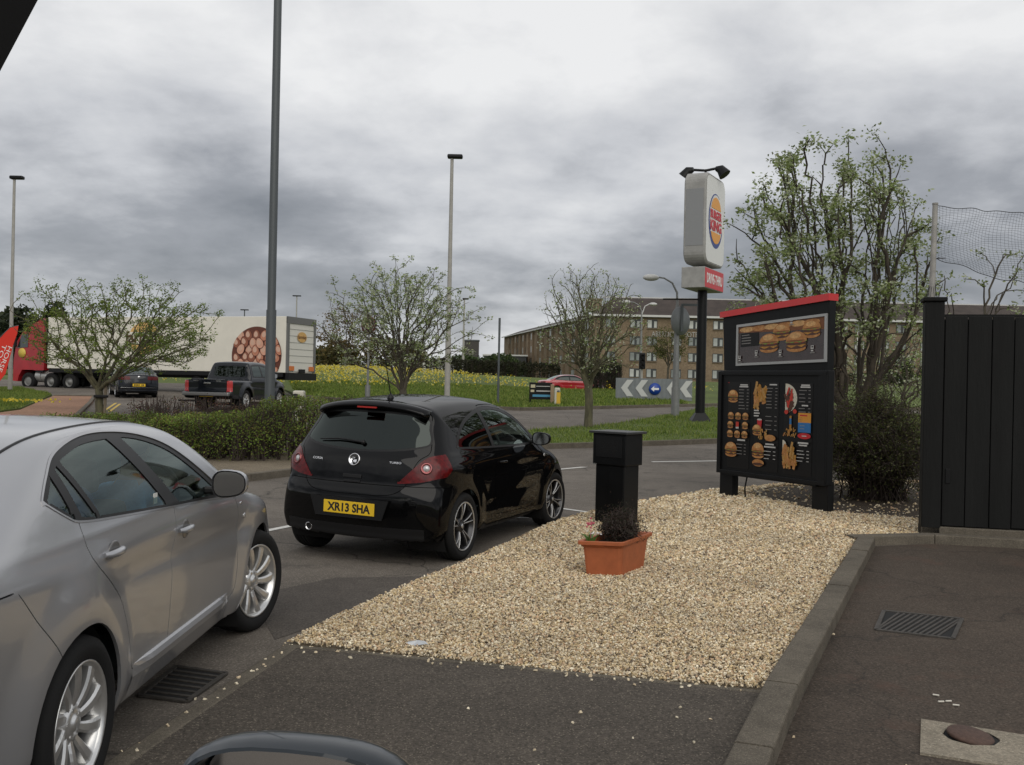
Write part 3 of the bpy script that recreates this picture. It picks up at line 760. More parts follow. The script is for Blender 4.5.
    cfg = dict(step=.025, gap=.006, nogap=[4, 5, 6, 7, 8, 9, 1007, 1008], regions=[
        dict(key='dr', name='door', g=side_g(door, xmin=.35), mat=M_BLACKP, gap=True, both=True),
        dict(key='tg', name='tailgate', g=tailgate, mat=M_BLACKP, gap=True),
        dict(key='rb', name='rear_bumper', g=bump_g, mat=M_BLACKP, gap=True),
        dict(key='bn', name='bonnet', g=top_g(bonnet), mat=M_BLACKP, gap=True),
        dict(key='dlo', name='window_surround', g=gd, mat=M_BLACKPL, both=True, off=-.002),
        dict(key='q', name='quarter_window', g=g_q, mat=M_GLASSD, both=True, off=-.005, see=True, skirt=0),
        dict(key='w', name='window', g=g_w, mat=M_GLASS, both=True, parent='dr', off=-.005, see=True, skirt=0),
        dict(key='rg', name='rear_window', g=rglass, mat=M_GLASSD, off=-.002, see=True, skirt=0, parent='tg', band=.018, bname='rear_window_seal', bmat=M_BLACKPL, boff=0),
        dict(key='ws', name='windscreen', g=g_front, mat=M_GLASS, off=-.003, see=True, skirt=0, band=.03, bname='windscreen_seal', bmat=M_BLACKPL, boff=-.001),
        dict(key='tl', name='tail_light', g=tl, mat=M_REDL, both=True, off=.004, gap=False),
        dict(key='hl', name='headlight', g=hl, mat=M_CLEARL, both=True, off=.001),
        dict(key='fb', name='front_bumper', g=fb_g, mat=M_BLACKP, gap=True),
        dict(key='df', name='bumper_diffuser', g=diff, mat=M_BLACKPL, off=.003)])
    P = make_car(root, sp, M_BLACKP, cfg); B = P['B']
    for sx in (1, -1):
        wheel(root, sx * .755, 0, .312, .205, .225, sx, M_TYRE, M_ALLOYD, M_DISC, 5, 'twin', spin=.3)
        wheel(root, sx * .75, 2.511, .312, .205, .225, sx, M_TYRE, M_ALLOYD, M_DISC, 5, 'twin', steer=math.radians(5), spin=.9)
    # silver cut edges of the spokes
    for o in [c for c in root.children if c.name.startswith('wheel') and 'well' not in c.name]:
        e = MB(); hw = .1025; x0 = hw * .62
        for k in range(5):
            for da, tw in ((-.13, -.012), (.13, .012)):
                a = 2 * math.pi * k / 5 + da; pts = []
                for i in range(7):
                    q = i / 6; r = .06 + (.225 * .94 - .06) * q; tt = tw * q * q + .006; xf = x0 - .004 + (hw * .86 - x0) * q ** 1.5 + .012 * math.sin(q * math.pi)
                    pts.append((xf, r * math.cos(a) - tt * math.sin(a), r * math.sin(a) + tt * math.cos(a)))
                e.tube(pts, .0042, 5)
        e.lathe([(.213, hw * .9), (.221, hw * .95), (.226, hw * .95), (.228, hw * .88)], 40, axis='X')
        e.lathe([(.001, x0 + .014), (.022, x0 + .014), (.024, x0 + .006)], 16, axis='X')
        e.build('rim_edge', M_ALLOY, o)
    # spoiler
    s = MB(); n = 24; ring = []
    for i in range(n + 1):
        x = -.56 + 1.12 * i / n; q = abs(x) / .56; zt = 1.425 - .055 * q ** 2 - .02 * q ** 6; yb = -.40 + .075 * q ** 2.5; yf = -.14 + .05 * q ** 3
        ring.append([(x, yf, zt + .012), (x, -.3, zt + .006), (x, yb, zt - .022), (x, yb - .006, zt - .040), (x, yb + .02, zt - .058), (x, yb + .10, zt - .075), (x, yf, zt - .06)])
    k = len(ring[0]); s.add([p for r in ring for p in r], [(i * k + j, i * k + (j + 1) % k, (i + 1) * k + (j + 1) % k, (i + 1) * k + j) for i in range(n) for j in range(k)] + [list(range(k))[::-1], [n * k + j for j in range(k)]], None, True)
    sp_ = s.build('spoiler', M_BLACKP, P[('tg', 0)])
    b = MB(); b.box((0, -.411, 1.370), (.2, .014, .014)); b.build('brake_light', mat('brake_light_red', (.35, .01, .01), .25, coat=1), sp_)
    # antenna
    zt = surf_z(B, 0, -.0); a = MB(); a.lathe([(.034, -.005), (.032, .012), (.02, .03), (.008, .045)], 14, Matrix.Translation((0, .02, zt))); a.tube([(0, .02, zt + .03), (0, -.13, zt + .42)], [.006, .0035], 6); a.build('aerial', M_BLACKPL, root)
    # tail lamp insides: round reversing lamp over the red
    for sx in (1, -1):
        x, z = .672, .86; yy = surf_y(B, x, z); nrm = B.normals(np.array([[x, yy, z]]))[0]; nrm = Vector((nrm[0] * sx, nrm[1], nrm[2])); T = Matrix.Translation((sx * x, yy, z)) @ nrm.to_track_quat('Z', 'Y').to_matrix().to_4x4()
        l = MB(); l.lathe([(.056, .001), (.052, .009), (.040, .012), (.034, .004), (.030, .004)], 24, T); l.build('lamp_ring', mat('smoked_chrome', (.25, .09, .09), .2, .9), P[('tl', sx)])
        l = MB(); l.lathe([(.030, .004), (.022, .012), (.001, .015)], 20, T); l.build('lamp_bulb', M_CLEARL, P[('tl', sx)])
    # plate recess, plate, writing
    yb = surf_y(B, 0, .49) - .008
    r_ = MB(); r_.prism([(-.34, -.085), (.34, -.085), (.40, .09), (-.40, .09)], 0, .012, Matrix.Translation((.01, yb - .003, .475)) @ Matrix.Rotation(math.pi / 2, 4, 'X')); r_.build('plate_recess', M_BLACKPL, P[('rb', 0)])
    T = frame((.02, yb - .022, .478), (1, 0, 0), (0, 0, 1))
    pl = MB(); pl.box((0, 0, 0), (.52, .111, .006), T, bev=.002); plo = pl.build('number_plate', M_PLATE, P[('rb', 0)])
    text_mesh('plate_lettering', 'XR13 SHA', .1, M_INK, plo, frame((.02, yb - .0255, .478), (1, 0, 0), (0, 0, 1)), .001, width=.44, bold=.0035, height=.079)
    # badges on the tailgate
    def on_tail(x, z, d=.004):
        y = surf_y(B, x, z); n_ = B.normals(np.array([[x, y, z]]))[0]; n_ = Vector(n_); up = (Vector((0, 0, 1)) - n_ * n_.z).normalized(); xr = up.cross(n_).normalized()
        return frame(Vector((x, y, z)) + n_ * d, xr, up)
    T = on_tail(0, .90, .003); e = MB(); e.lathe([(.058, -.006), (.058, .006), (.055, .012), (.049, .012), (.047, .005), (.001, .005)], 36, T); em = e.build('badge', M_CHROME, P[('tg', 0)])
    q = MB(); zz = .0065
    for pts, rr in ([[(-.036, .018), (-.02, .03), (.002, .030), (.016, .02), (.01, .006), (-.01, .0), (-.018, -.014), (-.004, -.03), (.02, -.034)], .0062], [[(-.042, .004), (-.028, .01), (-.012, .012)], .005], [[(.02, .03), (.034, .016), (.04, -.004)], .005]):
        q.tube([(x, y, zz) for x, y in pts], rr, 6, M=T)
    q.build('badge_emblem', M_INK, em)
    text_mesh('badge_lettering', 'CORSA', .03, M_CHROME, P[('tg', 0)], on_tail(-.40, .885), .002, width=.12)
    text_mesh('badge_lettering', 'TURBO', .026, M_CHROME, P[('tg', 0)], on_tail(.40, .895), .002, width=.11)
    # tailgate handle hollow, wiper, exhaust
    T = on_tail(0, .735, .004); q = MB(); q.box((0, .02, 0), (.19, .035, .012), T, bev=.005); q.box((0, -.026, 0), (.17, .022, .010), T, bev=.004); q.build('tailgate_handle', M_BLACKPL, P[('tg', 0)])
    q = MB(); pts = [Vector(on_tail(x, 1.045 + .018 * (1 - abs(x + .2) / .25), .018).translation) for x in np.linspace(.04, -.44, 8)]; q.tube(pts, [.012, .011, .009, .009, .008, .008, .007, .005], 6); q.ball(tuple(pts[0]), .022, 10, 6); q.build('wiper', M_BLACKPL, P[('tg', 0)])
    q = MB(); q.lathe([(.034, -.14), (.036, .0), (.031, .002), (.029, -.12)], 20, Matrix.Translation((-.44, -.62, .262)) @ Matrix.Rotation(math.pi / 2, 4, 'X')); q.build('exhaust', M_CHROME, root)
    # bumper crease strips
    for z0, z1 in ((.60, .612),):
        pass
    for sx in (1, -1):
        x = surf_x(B, .86, .84); hd = MB(); hd.tube([(sx * (x + .004 + .02 * math.sin(math.pi * k / 8) ** .5), .80 + .19 * k / 8, .845) for k in range(9)], [.008, .011, .013, .014, .014, .014, .013, .011, .008], 8); hd.build('handle', M_BLACKP, P[('dr', sx)])
        x = surf_x(B, 2.13, .84); hd = MB(); hd.ball((sx * (x + .001), 2.13, .84), .022, 12, 6, sc=(.3, 1.2, .8)); hd.build('side_repeater', M_CLEARL, root)
        wing_mirror(P[('dr', sx)], B, 1.80, 1.02, sx, M_BLACKP, M_CHROME, size=(.19, .14))
    c = MB(); seat_mb(c, .34, .95, .32, .48); c.build('seat', M_SEAT, root); c = MB(); seat_mb(c, -.34, .95, .32, .48); c.build('seat', M_SEAT, root)
    c = MB(); c.box((0, .02, .75), (1.15, .14, .5), bev=.05); c.build('rear_bench', M_SEAT, root)
    c = MB(); c.box((0, 1.95, .86), (1.3, .45, .2), bev=.06); c.build('dashboard', M_INT, root)
    c = MB(); c.tube([(.34 + .18 * math.cos(t), 1.52 + .06 * math.sin(t), .93 + .17 * math.sin(t)) for t in np.linspace(0, 2 * math.pi, 25)], .014, 8); c.build('steering_wheel', M_INT, root)
    c = MB(); c.box((0, .8, .3), (1.4, 2.6, .04)); c.build('cabin_floor', M_INT, root)
    for o in root.children:          # the body stands a little proud of its springs and leans with the camber
        if not (o.name.startswith('wheel') and 'well' not in o.name): o.location.z += .028; o.rotation_euler.y = math.radians(1.4)
    return root
silver_car(); black_hatch()
# ------------------------------------------------------------ land, roads, kerbs, gravel
from mathutils.geometry import delaunay_2d_cdt
def GT(u, v):
    """point of the land seen at a pixel of the photograph (used once to survey positions)"""
    z = 0.0
    for _ in range(40):
        p = G(u, v, z); z = .5 * z + .5 * hz(p[0], min(max(p[1], 0), 400))
    return (p[0], p[1], z)
def surf_mat(name, c1, c2, speck=None, sscale=220, bump=.5, bscale=160, rough=.9, big=.35, bigs=.45, stain=None, cracks=0.0, midc=None, mids=6.0):
    """asphalt / soil / grass ground: large tone drift, mid mottling, fine aggregate, worn specks, optional cracks"""
    if name in MATS: return MATS[name]
    m = bpy.data.materials.new(name); m.use_nodes = True; nt = m.node_tree; N = nt.nodes; L = nt.links; b = N['Principled BSDF']
    tc = N.new('ShaderNodeTexCoord').outputs['Object']
    def noise(s, d=4, r=.6):
        n = N.new('ShaderNodeTexNoise'); n.inputs['Scale'].default_value = s; n.inputs['Detail'].default_value = d; n.inputs['Roughness'].default_value = r; L.new(tc, n.inputs['Vector']); return n.outputs['Fac']
    def ramp(f, a, ca, z, cz):
        r = N.new('ShaderNodeValToRGB'); L.new(f, r.inputs[0]); r.color_ramp.elements[0].position = a; r.color_ramp.elements[0].color = tuple(ca) + (1,); r.color_ramp.elements[1].position = z; r.color_ramp.elements[1].color = tuple(cz) + (1,); return r.outputs[0]
    def mix(f, a, z, mode='MIX'):
        x = N.new('ShaderNodeMix'); x.data_type = 'RGBA'; x.blend_type = mode
        if isinstance(f, float): x.inputs[0].default_value = f
        else: L.new(f, x.inputs[0])
        L.new(a, x.inputs[6]); L.new(z, x.inputs[7]); return x.outputs[2]
    col = ramp(noise(bscale, 5, .85), .40, c1, .62, c2)
    col = mix(1.0, col, ramp(noise(bigs, 5, .6), .3, (1 - big,) * 3, .7, (1 + big * .6,) * 3), 'MULTIPLY')
    col = mix(1.0, col, ramp(noise(mids, 4, .7), .3, (.86,) * 3, .7, (1.12,) * 3), 'MULTIPLY')
    if speck:
        v = N.new('ShaderNodeTexVoronoi'); v.inputs['Scale'].default_value = sscale; L.new(tc, v.inputs['Vector'])
        rr = ramp(v.outputs['Distance'], .2, (1, 1, 1), .42, (0, 0, 0)); sel = ramp(v.outputs['Color'], .5, (0, 0, 0), .75, (1, 1, 1))
        fac = mix(1.0, rr, sel, 'MULTIPLY'); cc = N.new('ShaderNodeRGB'); cc.outputs[0].default_value = tuple(speck) + (1,); col = mix(fac, col, cc.outputs[0])
    if stain:
        s = ramp(noise(1.3, 6, .7), .56, (0, 0, 0), .72, (.75, .75, .75)); cc = N.new('ShaderNodeRGB'); cc.outputs[0].default_value = tuple(stain) + (1,); col = mix(s, col, cc.outputs[0])
    if cracks:
        v = N.new('ShaderNodeTexVoronoi'); v.feature = 'DISTANCE_TO_EDGE'; v.inputs['Scale'].default_value = .34
        nz = N.new('ShaderNodeTexNoise'); nz.inputs['Scale'].default_value = 1.7; nz.inputs['Detail'].default_value = 6; L.new(tc, nz.inputs['Vector'])
        ad = N.new('ShaderNodeVectorMath'); ad.operation = 'MULTIPLY_ADD'; ad.inputs[1].default_value = (.8, .8, 0); L.new(nz.outputs['Color'], ad.inputs[0]); L.new(tc, ad.inputs[2]); L.new(ad.outputs[0], v.inputs['Vector'])
        f = ramp(v.outputs['Distance'], .0, (cracks,) * 3, .0045, (0, 0, 0)); cc = N.new('ShaderNodeRGB'); cc.outputs[0].default_value = (.012, .011, .01, 1); col = mix(f, col, cc.outputs[0])
    L.new(col, b.inputs['Base Color']); b.inputs['Roughness'].default_value = rough; b.inputs['Specular IOR Level'].default_value = .3
    bp = N.new('ShaderNodeBump'); bp.inputs['Strength'].default_value = bump; bp.inputs['Distance'].default_value = .006; L.new(noise(bscale * .9, 4, .8), bp.inputs['Height']); L.new(bp.outputs[0], b.inputs['Normal'])
    MATS[name] = m; return m
M_ASPH = surf_mat('asphalt_lane', (.088, .076, .063), (.20, .175, .147), (.27, .24, .20), 62, .7, 62, stain=(.035, .032, .03), cracks=.7)
M_ASPHP = surf_mat('asphalt_path', (.040, .034, .027), (.125, .106, .086), (.20, .172, .135), 75, 1.0, 70, big=.25)
M_ASPHR = surf_mat('asphalt_yard', (.036, .028, .021), (.098, .076, .058), (.13, .105, .082), 60, .9, 62, stain=(.095, .058, .042), cracks=.5)
M_GRASSG = surf_mat('grass_ground', (.05, .075, .013), (.13, .17, .03), None, 100, .8, 30, big=.3, bigs=.12, mids=1.2, stain=(.09, .11, .03))
M_SOIL = surf_mat('soil', (.025, .018, .012), (.065, .048, .033), (.2, .17, .12), 60, 1.0, 60)
M_GRAVB = surf_mat('gravel_bedding', (.10, .08, .055), (.28, .23, .16), (.4, .35, .27), 60, 1.0, 70)
M_KERB = surf_mat('kerb_concrete', (.085, .073, .056), (.155, .135, .105), (.22, .19, .15), 120, .7, 90, big=.25, bigs=1.5)
M_BRICKP = surf_mat('brick_paving', (.22, .12, .075), (.33, .19, .12), None, 100, .5, 14, big=.2)
M_CONC = surf_mat('concrete_surround', (.17, .15, .115), (.30, .26, .2), (.42, .38, .3), 90, .8, 60)
def subdivide_poly(poly, st):
    out = []
    for i in range(len(poly)):
        a = np.array(poly[i][:2], float); b = np.array(poly[(i + 1) % len(poly)][:2], float); n = max(1, int(np.linalg.norm(b - a) / st))
        out += [tuple(a + (b - a) * k / n) for k in range(n)]
    return out
def drape(name, poly, m, dz, st=1.0, skirt=0.0, kind='structure', zf=None, label=None):
    poly = [p[:2] for p in poly]
    ar = sum(poly[i][0] * poly[(i + 1) % len(poly)][1] - poly[(i + 1) % len(poly)][0] * poly[i][1] for i in range(len(poly)))
    if ar < 0: poly = poly[::-1]
    bd = subdivide_poly(poly, st); P = np.array(bd); lo = P.min(0); hi = P.max(0)
    X, Y = np.meshgrid(np.arange(lo[0], hi[0], st), np.arange(lo[1], hi[1], st)); q = np.stack([X.ravel(), Y.ravel()], 1); q = q[poly_sdf(P, q) < -st * .3]
    pts = [Vector(p) for p in bd] + [Vector(p) for p in q]
    r = delaunay_2d_cdt(pts, [], [list(range(len(bd)))], 1, 1e-5)
    vs = [(v.x, v.y, (zf(v.x, v.y) if zf else hz(v.x, v.y)) + dz) for v in r[0]]; fs = [list(f) for f in r[2]]
    mb = MB(); mb.smooth = True; mb.add(vs, fs)
    if skirt:
        n = len(bd); z = [(zf(x, y) if zf else hz(x, y)) + dz for x, y in bd]
        mb.add([(x, y, zz) for (x, y), zz in zip(bd, z)] + [(x, y, zz - skirt) for (x, y), zz in zip(bd, z)], [(i, (i + 1) % n, n + (i + 1) % n, n + i)[::-1] for i in range(n)], None, False)
    o = mb.build(name, m)
    if kind: o['kind'] = kind
    return o
def ribbon(name, line, w, h, m, dz=0.0, st=.5, joints=0.0, kind='structure', left=False):
    """kerb: rounded box swept along a line; joints>0 leaves the gaps between kerb stones"""
    L_ = [np.array(p[:2], float) for p in line]; mb = MB(); segs = []
    pts = [L_[0]]
    for a, b in zip(L_[:-1], L_[1:]):
        n = max(1, int(np.linalg.norm(b - a) / st)); pts += [a + (b - a) * k / n for k in range(1, n + 1)]
    dirs = []
    for i in range(len(pts)):
        d = pts[min(i + 1, len(pts) - 1)] - pts[max(i - 1, 0)]; d /= np.linalg.norm(d); dirs.append(np.array([d[1], -d[0]]))
    b = .012
    for i in range(len(pts) - 1):
        g = joints / 2; d = pts[i + 1] - pts[i]; d = d / np.linalg.norm(d)
        sec = []
        jz = random.uniform(-.004, .004)
        for p, nn in ((pts[i] + d * g, dirs[i]), (pts[i + 1] - d * g, dirs[i + 1])):
            z = hz(*p) + dz + jz
            prof = [(0, -.15), (0, h - b), (b * .3, h - b * .3), (b, h), (w - b, h), (w - b * .3, h - b * .3), (w, h - b), (w, -.15)]
            sec.append([(p[0] + nn[0] * a, p[1] + nn[1] * a, z + c) for a, c in prof])
        k = 8; mb.add(sec[0] + sec[1], [(j, j + 1, k + j + 1, k + j)[::-1] for j in range(k - 1)] + [list(range(k)), list(range(k, 2 * k))[::-1]], None, False)
    o = mb.build(name, m)
    if kind: o['kind'] = kind
    return o

# big land sheet
def land():
    xs = np.unique(np.concatenate([np.linspace(-1500, -120, 12), np.linspace(-120, 120, 81), np.linspace(120, 1500, 12)]))
    ys = np.unique(np.concatenate([np.linspace(-400, -20, 5), np.linspace(-20, 170, 96), np.linspace(170, 2400, 20)]))
    X, Y = np.meshgrid(xs, ys); Z = H(X, Y) - .06; nx = len(xs)
    vs = np.stack([X.ravel(), Y.ravel(), Z.ravel()], 1); fs = [(j * nx + i, j * nx + i + 1, (j + 1) * nx + i + 1, (j + 1) * nx + i) for j in range(len(ys) - 1) for i in range(nx - 1)]
    mb = MB(); mb.smooth = True; mb.add(vs.tolist(), fs); tag(mb.build('ground', M_GRASSG), kind='structure')
land()
drape('road', [(-62, -8), (60, -8), (60, 60), (-20, 60), (-62, 66)], M_ASPH, 0.0, 1.6)

# survey points
A0 = (-2.05, 1.0); A1 = (-1.62, 4.18); A2 = (-1.33, 5.94); B_ = (-.92, 7.42); C_ = (-.26, 9.07); D_ = (.59, 11.55); E_ = (1.8, 13.64); F_ = (3.19, 15.38)
PR = (1.37, 5.23); K0 = (1.0, 4.32); K1 = (3.69, 10.46); KM = (-.2, 1.3)
edge = [A2, (-1.16, 6.65), B_, (-.62, 8.2), C_, (.10, 10.2), D_, (1.15, 12.7), E_, (2.45, 14.55), F_, (4.4, 16.4), (6.2, 17.4), (9.5, 18.4)]
zg = lambda x, y: 0.045
drape('gravel_bed', edge + [(9.5, 11.5), (5.2, 10.85), (4.5, 10.72), (3.69, 10.5), PR], M_GRAVB, 0.0, .5, zf=zg)
drape('path', [A0, A1, A2, PR, K0, KM], M_ASPHP, 0.0, .5, zf=lambda x, y: .05)
drape('soil_bed', [(3.5, 14.6), (4.2, 13.0), (4.9, 12.35), (9.5, 11.6), (9.5, 17.8), (6.2, 16.9), (4.3, 15.9)], M_SOIL, 0.0, .5, zf=lambda x, y: .058)
ribbon('kerb', [A0, A1, A2], .10, .058, M_KERB, joints=.008, st=.9)
ribbon('kerb', [A2, (.0, 5.6), PR], .05, .056, M_KERB, joints=.006, st=.9)
ribbon('kerb', edge[:8], .06, .05, M_KERB, joints=.006, st=.9)
ribbon('kerb', [KM, K0, PR, K1], .17, .105, M_KERB, joints=.010, st=.92)
ribbon('kerb', [(3.60, 10.62), (4.62, 10.88), (6.3, 10.45), (9.5, 9.7)], .17, .10, M_KERB, joints=.010, st=.92)
yard = [(-.03, 1.3), (1.17, 4.3), (1.55, 5.2), (3.86, 10.45), (4.6, 10.68), (6.3, 10.27), (9.5, 9.52), (14, 8), (14, -6), (-.03, -6)]
drape('yard', yard, M_ASPHR, .004, .8)

# ------------ loose stones as real geometry
def stones(name, pts, size, cols, m, flat=.55, lift=0.0):
    n = len(pts); base = np.array([(-1, -1, -1), (1, -1, -1), (1, 1, -1), (-1, 1, -1), (-1, -1, 1), (1, -1, 1), (1, 1, 1), (-1, 1, 1)], float) * .5
    F6 = np.array([(0, 3, 2, 1), (4, 5, 6, 7), (0, 1, 5, 4), (1, 2, 6, 5), (2, 3, 7, 6), (3, 0, 4, 7)])
    V = base[None] * (1 + rng.uniform(-.38, .38, (n, 8, 3)))
    V[:, 4:, :2] *= rng.uniform(.45, .9, (n, 1, 1)); V *= np.stack([rng.uniform(.7, 1.35, n), rng.uniform(.55, 1, n), rng.uniform(flat * .6, flat * 1.3, n)], 1)[:, None]
    V *= (size * rng.uniform(.6, 1.4, n))[:, None, None] if not hasattr(size, '__len__') else size[:, None, None]
    def rot(V, ax, an):
        c, s = np.cos(an)[:, None], np.sin(an)[:, None]; i, j = [(1, 2), (2, 0), (0, 1)][ax]; a = V[..., i] * c - V[..., j] * s; b = V[..., i] * s + V[..., j] * c; V[..., i] = a; V[..., j] = b; return V
    V = rot(V, 0, rng.normal(0, .45, n)); V = rot(V, 1, rng.normal(0, .45, n)); V = rot(V, 2, rng.uniform(0, 6.28, n))
    V += pts[:, None, :]; V[..., 2] += lift
    Fq = (F6[None] + (np.arange(n) * 8)[:, None, None]).reshape(-1, 4)
    c = np.repeat(cols, 8, axis=0); c = np.concatenate([c, np.ones((len(c), 1))], 1)
    return rock_mesh(name, V.reshape(-1, 3), Fq, c, m)
PAL = np.array([(.63, .53, .37), (.55, .44, .28), (.70, .62, .46), (.46, .35, .20), (.58, .47, .32), (.34, .26, .16), (.74, .66, .50), (.50, .34, .21), (.20, .16, .12), (.62, .49, .28)]) 
M_STONE = attr_mat('gravel_stone', .75)
def pick(n, pal=PAL, p=None):
    c = pal[rng.choice(len(pal), n, p=p)] * rng.uniform(.75, 1.2, (n, 1)); return np.clip(c, 0, .85)
def scatter_gravel():
    poly = np.array(edge + [(9.5, 11.5), (5.2, 10.85), (4.5, 10.72), (3.69, 10.5), PR]); allp = []; sz = []
    lo = poly.min(0); hi = np.array([7.6, 17.5])
    for y0, y1, dens, s in ((5, 7, 8600, .0112), (7, 9, 6400, .0130), (9, 11, 4200, .0157), (11, 13.5, 2500, .0195), (13.5, 17.5, 1000, .028)):
        n = int(dens * (hi[0] - lo[0]) * (y1 - y0)); q = np.stack([rng.uniform(lo[0], hi[0], n), rng.uniform(y0, y1, n)], 1)
        q = q[poly_sdf(poly, q) < -.01]
        allp.append(np.concatenate([q, (.050 + rng.uniform(-.004, .014, len(q)))[:, None]], 1)); sz.append(np.full(len(q), s) * rng.uniform(.6, 1.45, len(q)))
    p = np.concatenate(allp); s = np.concatenate(sz)
    # gentle unevenness of the bed
    p[:, 2] += .010 + .010 * np.sin(p[:, 0] * 2.1 + np.sin(p[:, 1] * 1.3)) * np.cos(p[:, 1] * 1.7)
    soil = poly_sdf(np.array([(3.5, 14.6), (4.2, 13.0), (4.9, 12.35), (9.5, 11.6), (9.5, 17.8), (6.2, 17.0), (4.2, 16.1)]), p[:, :2]) + .12 * np.sin(p[:, 0] * 5) * np.sin(p[:, 1] * 6)
    sz_w = np.sin(p[:, 0] * 1.7 + 2 * np.sin(p[:, 1] * .9)) * np.sin(p[:, 1] * 2.3 + p[:, 0])
    keep = (soil > 0) | (rng.uniform(0, 1, len(p)) < .05); p = p[keep]; s = s[keep]; sz_w = sz_w[keep]
    gone_ = rng.uniform(size=len(p)) < .10 + .10 * sz_w; p = p[~gone_]; s = s[~gone_]; sz_w = sz_w[~gone_]
    stones('gravel', p, s, pick(len(p)) * (1.08 + .10 * sz_w + .05 * np.sin(p[:, 0] * 7) * np.sin(p[:, 1] * 6))[:, None], M_STONE)
    # stray chips kicked on to the path, kerbs and lane
    q = []
    for (a, b, n, sp_) in ((A1, A2, 34, .04), (A2, PR, 130, .05), (A2, B_, 22, .07), (B_, D_, 26, .12), ((0, 4.2), (.9, 5.2), 22, .6), ((1.6, 5.2), (3.6, 10.2), 14, .08)):
        t = rng.uniform(0, 1, n)[:, None]; q.append(np.array(a) * (1 - t) + np.array(b) * t + rng.normal(0, sp_, (n, 2)))
    q = np.concatenate(q); z = np.where(poly_sdf(np.array([A0, A1, A2, PR, K0, KM]), q) < 0, .053, np.where(poly_sdf(np.array(yard), q) < 0, .006, .004)); z = np.where(poly_sdf(poly, q) < 0, .06, z)
    stones('stray_gravel', np.concatenate([q, z[:, None]], 1), .014, pick(len(q), PAL[[0, 2, 6, 4]]), M_STONE, lift=.002)
scatter_gravel()

# ------------ far side: hedge bed, islands, field
hb = [GT(130, 470), GT(215, 484), GT(245, 481), GT(300, 474), (-2.6, 19.8), (-2.2, 21.2), (-4.4, 22.2), (-9.5, 22.2), (-9.5, 17.2)]
drape('hedge_bed', hb, M_GRAVB, .09, .8, skirt=.12)
ribbon('kerb', hb[:6], .12, .12, M_KERB, joints=.01, st=.9)
isl = [GT(470, 448), GT(540, 448.5), GT(600, 447), GT(660, 445), GT(718, 443), (9.5, 27.5), (16, 27), (26, 27), (26, 36), (16, 40.5), GT(712, 410), GT(690, 413), GT(660, 419), GT(630, 425), GT(600, 429), GT(560, 432), GT(500, 437), GT(470, 443)]
isl = [p[:2] for p in isl]
drape('grass_island', isl, M_GRASSG, .12, 1.0, skirt=.15)
ribbon('kerb', isl[:7], .13, .125, M_KERB, joints=.01, st=.9)
ribbon('kerb', isl[10:], .13, .125, M_KERB, joints=.01, st=.9)
fe = [GT(298, 397), GT(330, 400), GT(400, 404), GT(470, 408.5), GT(520, 410.5), GT(570, 409.5), GT(615, 408.5), GT(690, 406.5), GT(720, 406)]
fe = [p[:2] for p in fe] + [(16, 47), (40, 50), (75, 52)]
drape('field', fe + [(75, 130), (-60, 130), (-60, 76), (-22, 72), (-15, 62)], M_GRASSG, .10, 2.0, skirt=.12)
ribbon('kerb', fe, .14, .13, M_KERB, st=.95, joints=.012)
# left: brick path, verge
gl = [GT(-30, 388.5), GT(20, 389.5), GT(52, 396.5), GT(38, 403), GT(20, 411), GT(-30, 418)]
drape('grass_verge', gl, M_GRASSG, .10, 1.0, skirt=.12)
bp = [GT(54, 397), GT(96, 397.5), GT(92, 404), GT(80, 416), GT(60, 430), GT(-60, 430), GT(-30, 418.5), GT(20, 411.5), GT(38, 403.5)]
drape('brick_path', bp, M_BRICKP, .06, 1.0, skirt=.1)
ribbon('kerb', [bp[0], bp[1], bp[2], bp[3], bp[4]], .13, .10, M_KERB, st=.9, joints=.01)
# paint on the road
M_PATCH = surf_mat('asphalt_patch', (.055, .048, .041), (.14, .122, .105), None, 60, .8, 62)
drape('road_patch', [G(250, 596), G(335, 578), G(445, 576), G(400, 600), G(340, 618), G(275, 640)], M_PATCH, .003, .6)
M_LINE = mat('road_paint', (.62, .61, .57), .7, noise=.18, nscale=25, bump=.2, bscale=120)
M_YLINE = mat('road_paint_yellow', (.55, .38, .06), .7, noise=.15, nscale=20)
def stripe(a, b, w, m, name='road_marking'):
    a = np.array(a[:2]); b = np.array(b[:2]); n = max(2, int(np.linalg.norm(b - a) / .8)); d = (b - a) / np.linalg.norm(b - a); nn = np.array([d[1], -d[0]]) * w / 2; vs = []
    for k in range(n + 1):
        p = a + (b - a) * k / n; vs += [(p[0] - nn[0], p[1] - nn[1], hz(*(p - nn)) + .006), (p[0] + nn[0], p[1] + nn[1], hz(*(p + nn)) + .006)]
    mb = MB(); mb.add(vs, [(2 * k, 2 * k + 1, 2 * k + 3, 2 * k + 2) for k in range(n)], None, False); return tag(mb.build(name, m), kind='structure')
for a, b, w in (((262, 532), (292, 526), .10), ((556, 508), (592, 513), .08), ((548, 470.5), (592, 466.5), .11), ((652, 462), (722, 461), .11)): stripe(GT(*a), GT(*b), w, M_LINE)
stripe(GT(104, 411), GT(116, 403), .09, M_YLINE); stripe(GT(109, 412), GT(120, 404), .09, M_YLINE)
stripe(GT(698, 409.5), GT(722, 409), .12, M_LINE)
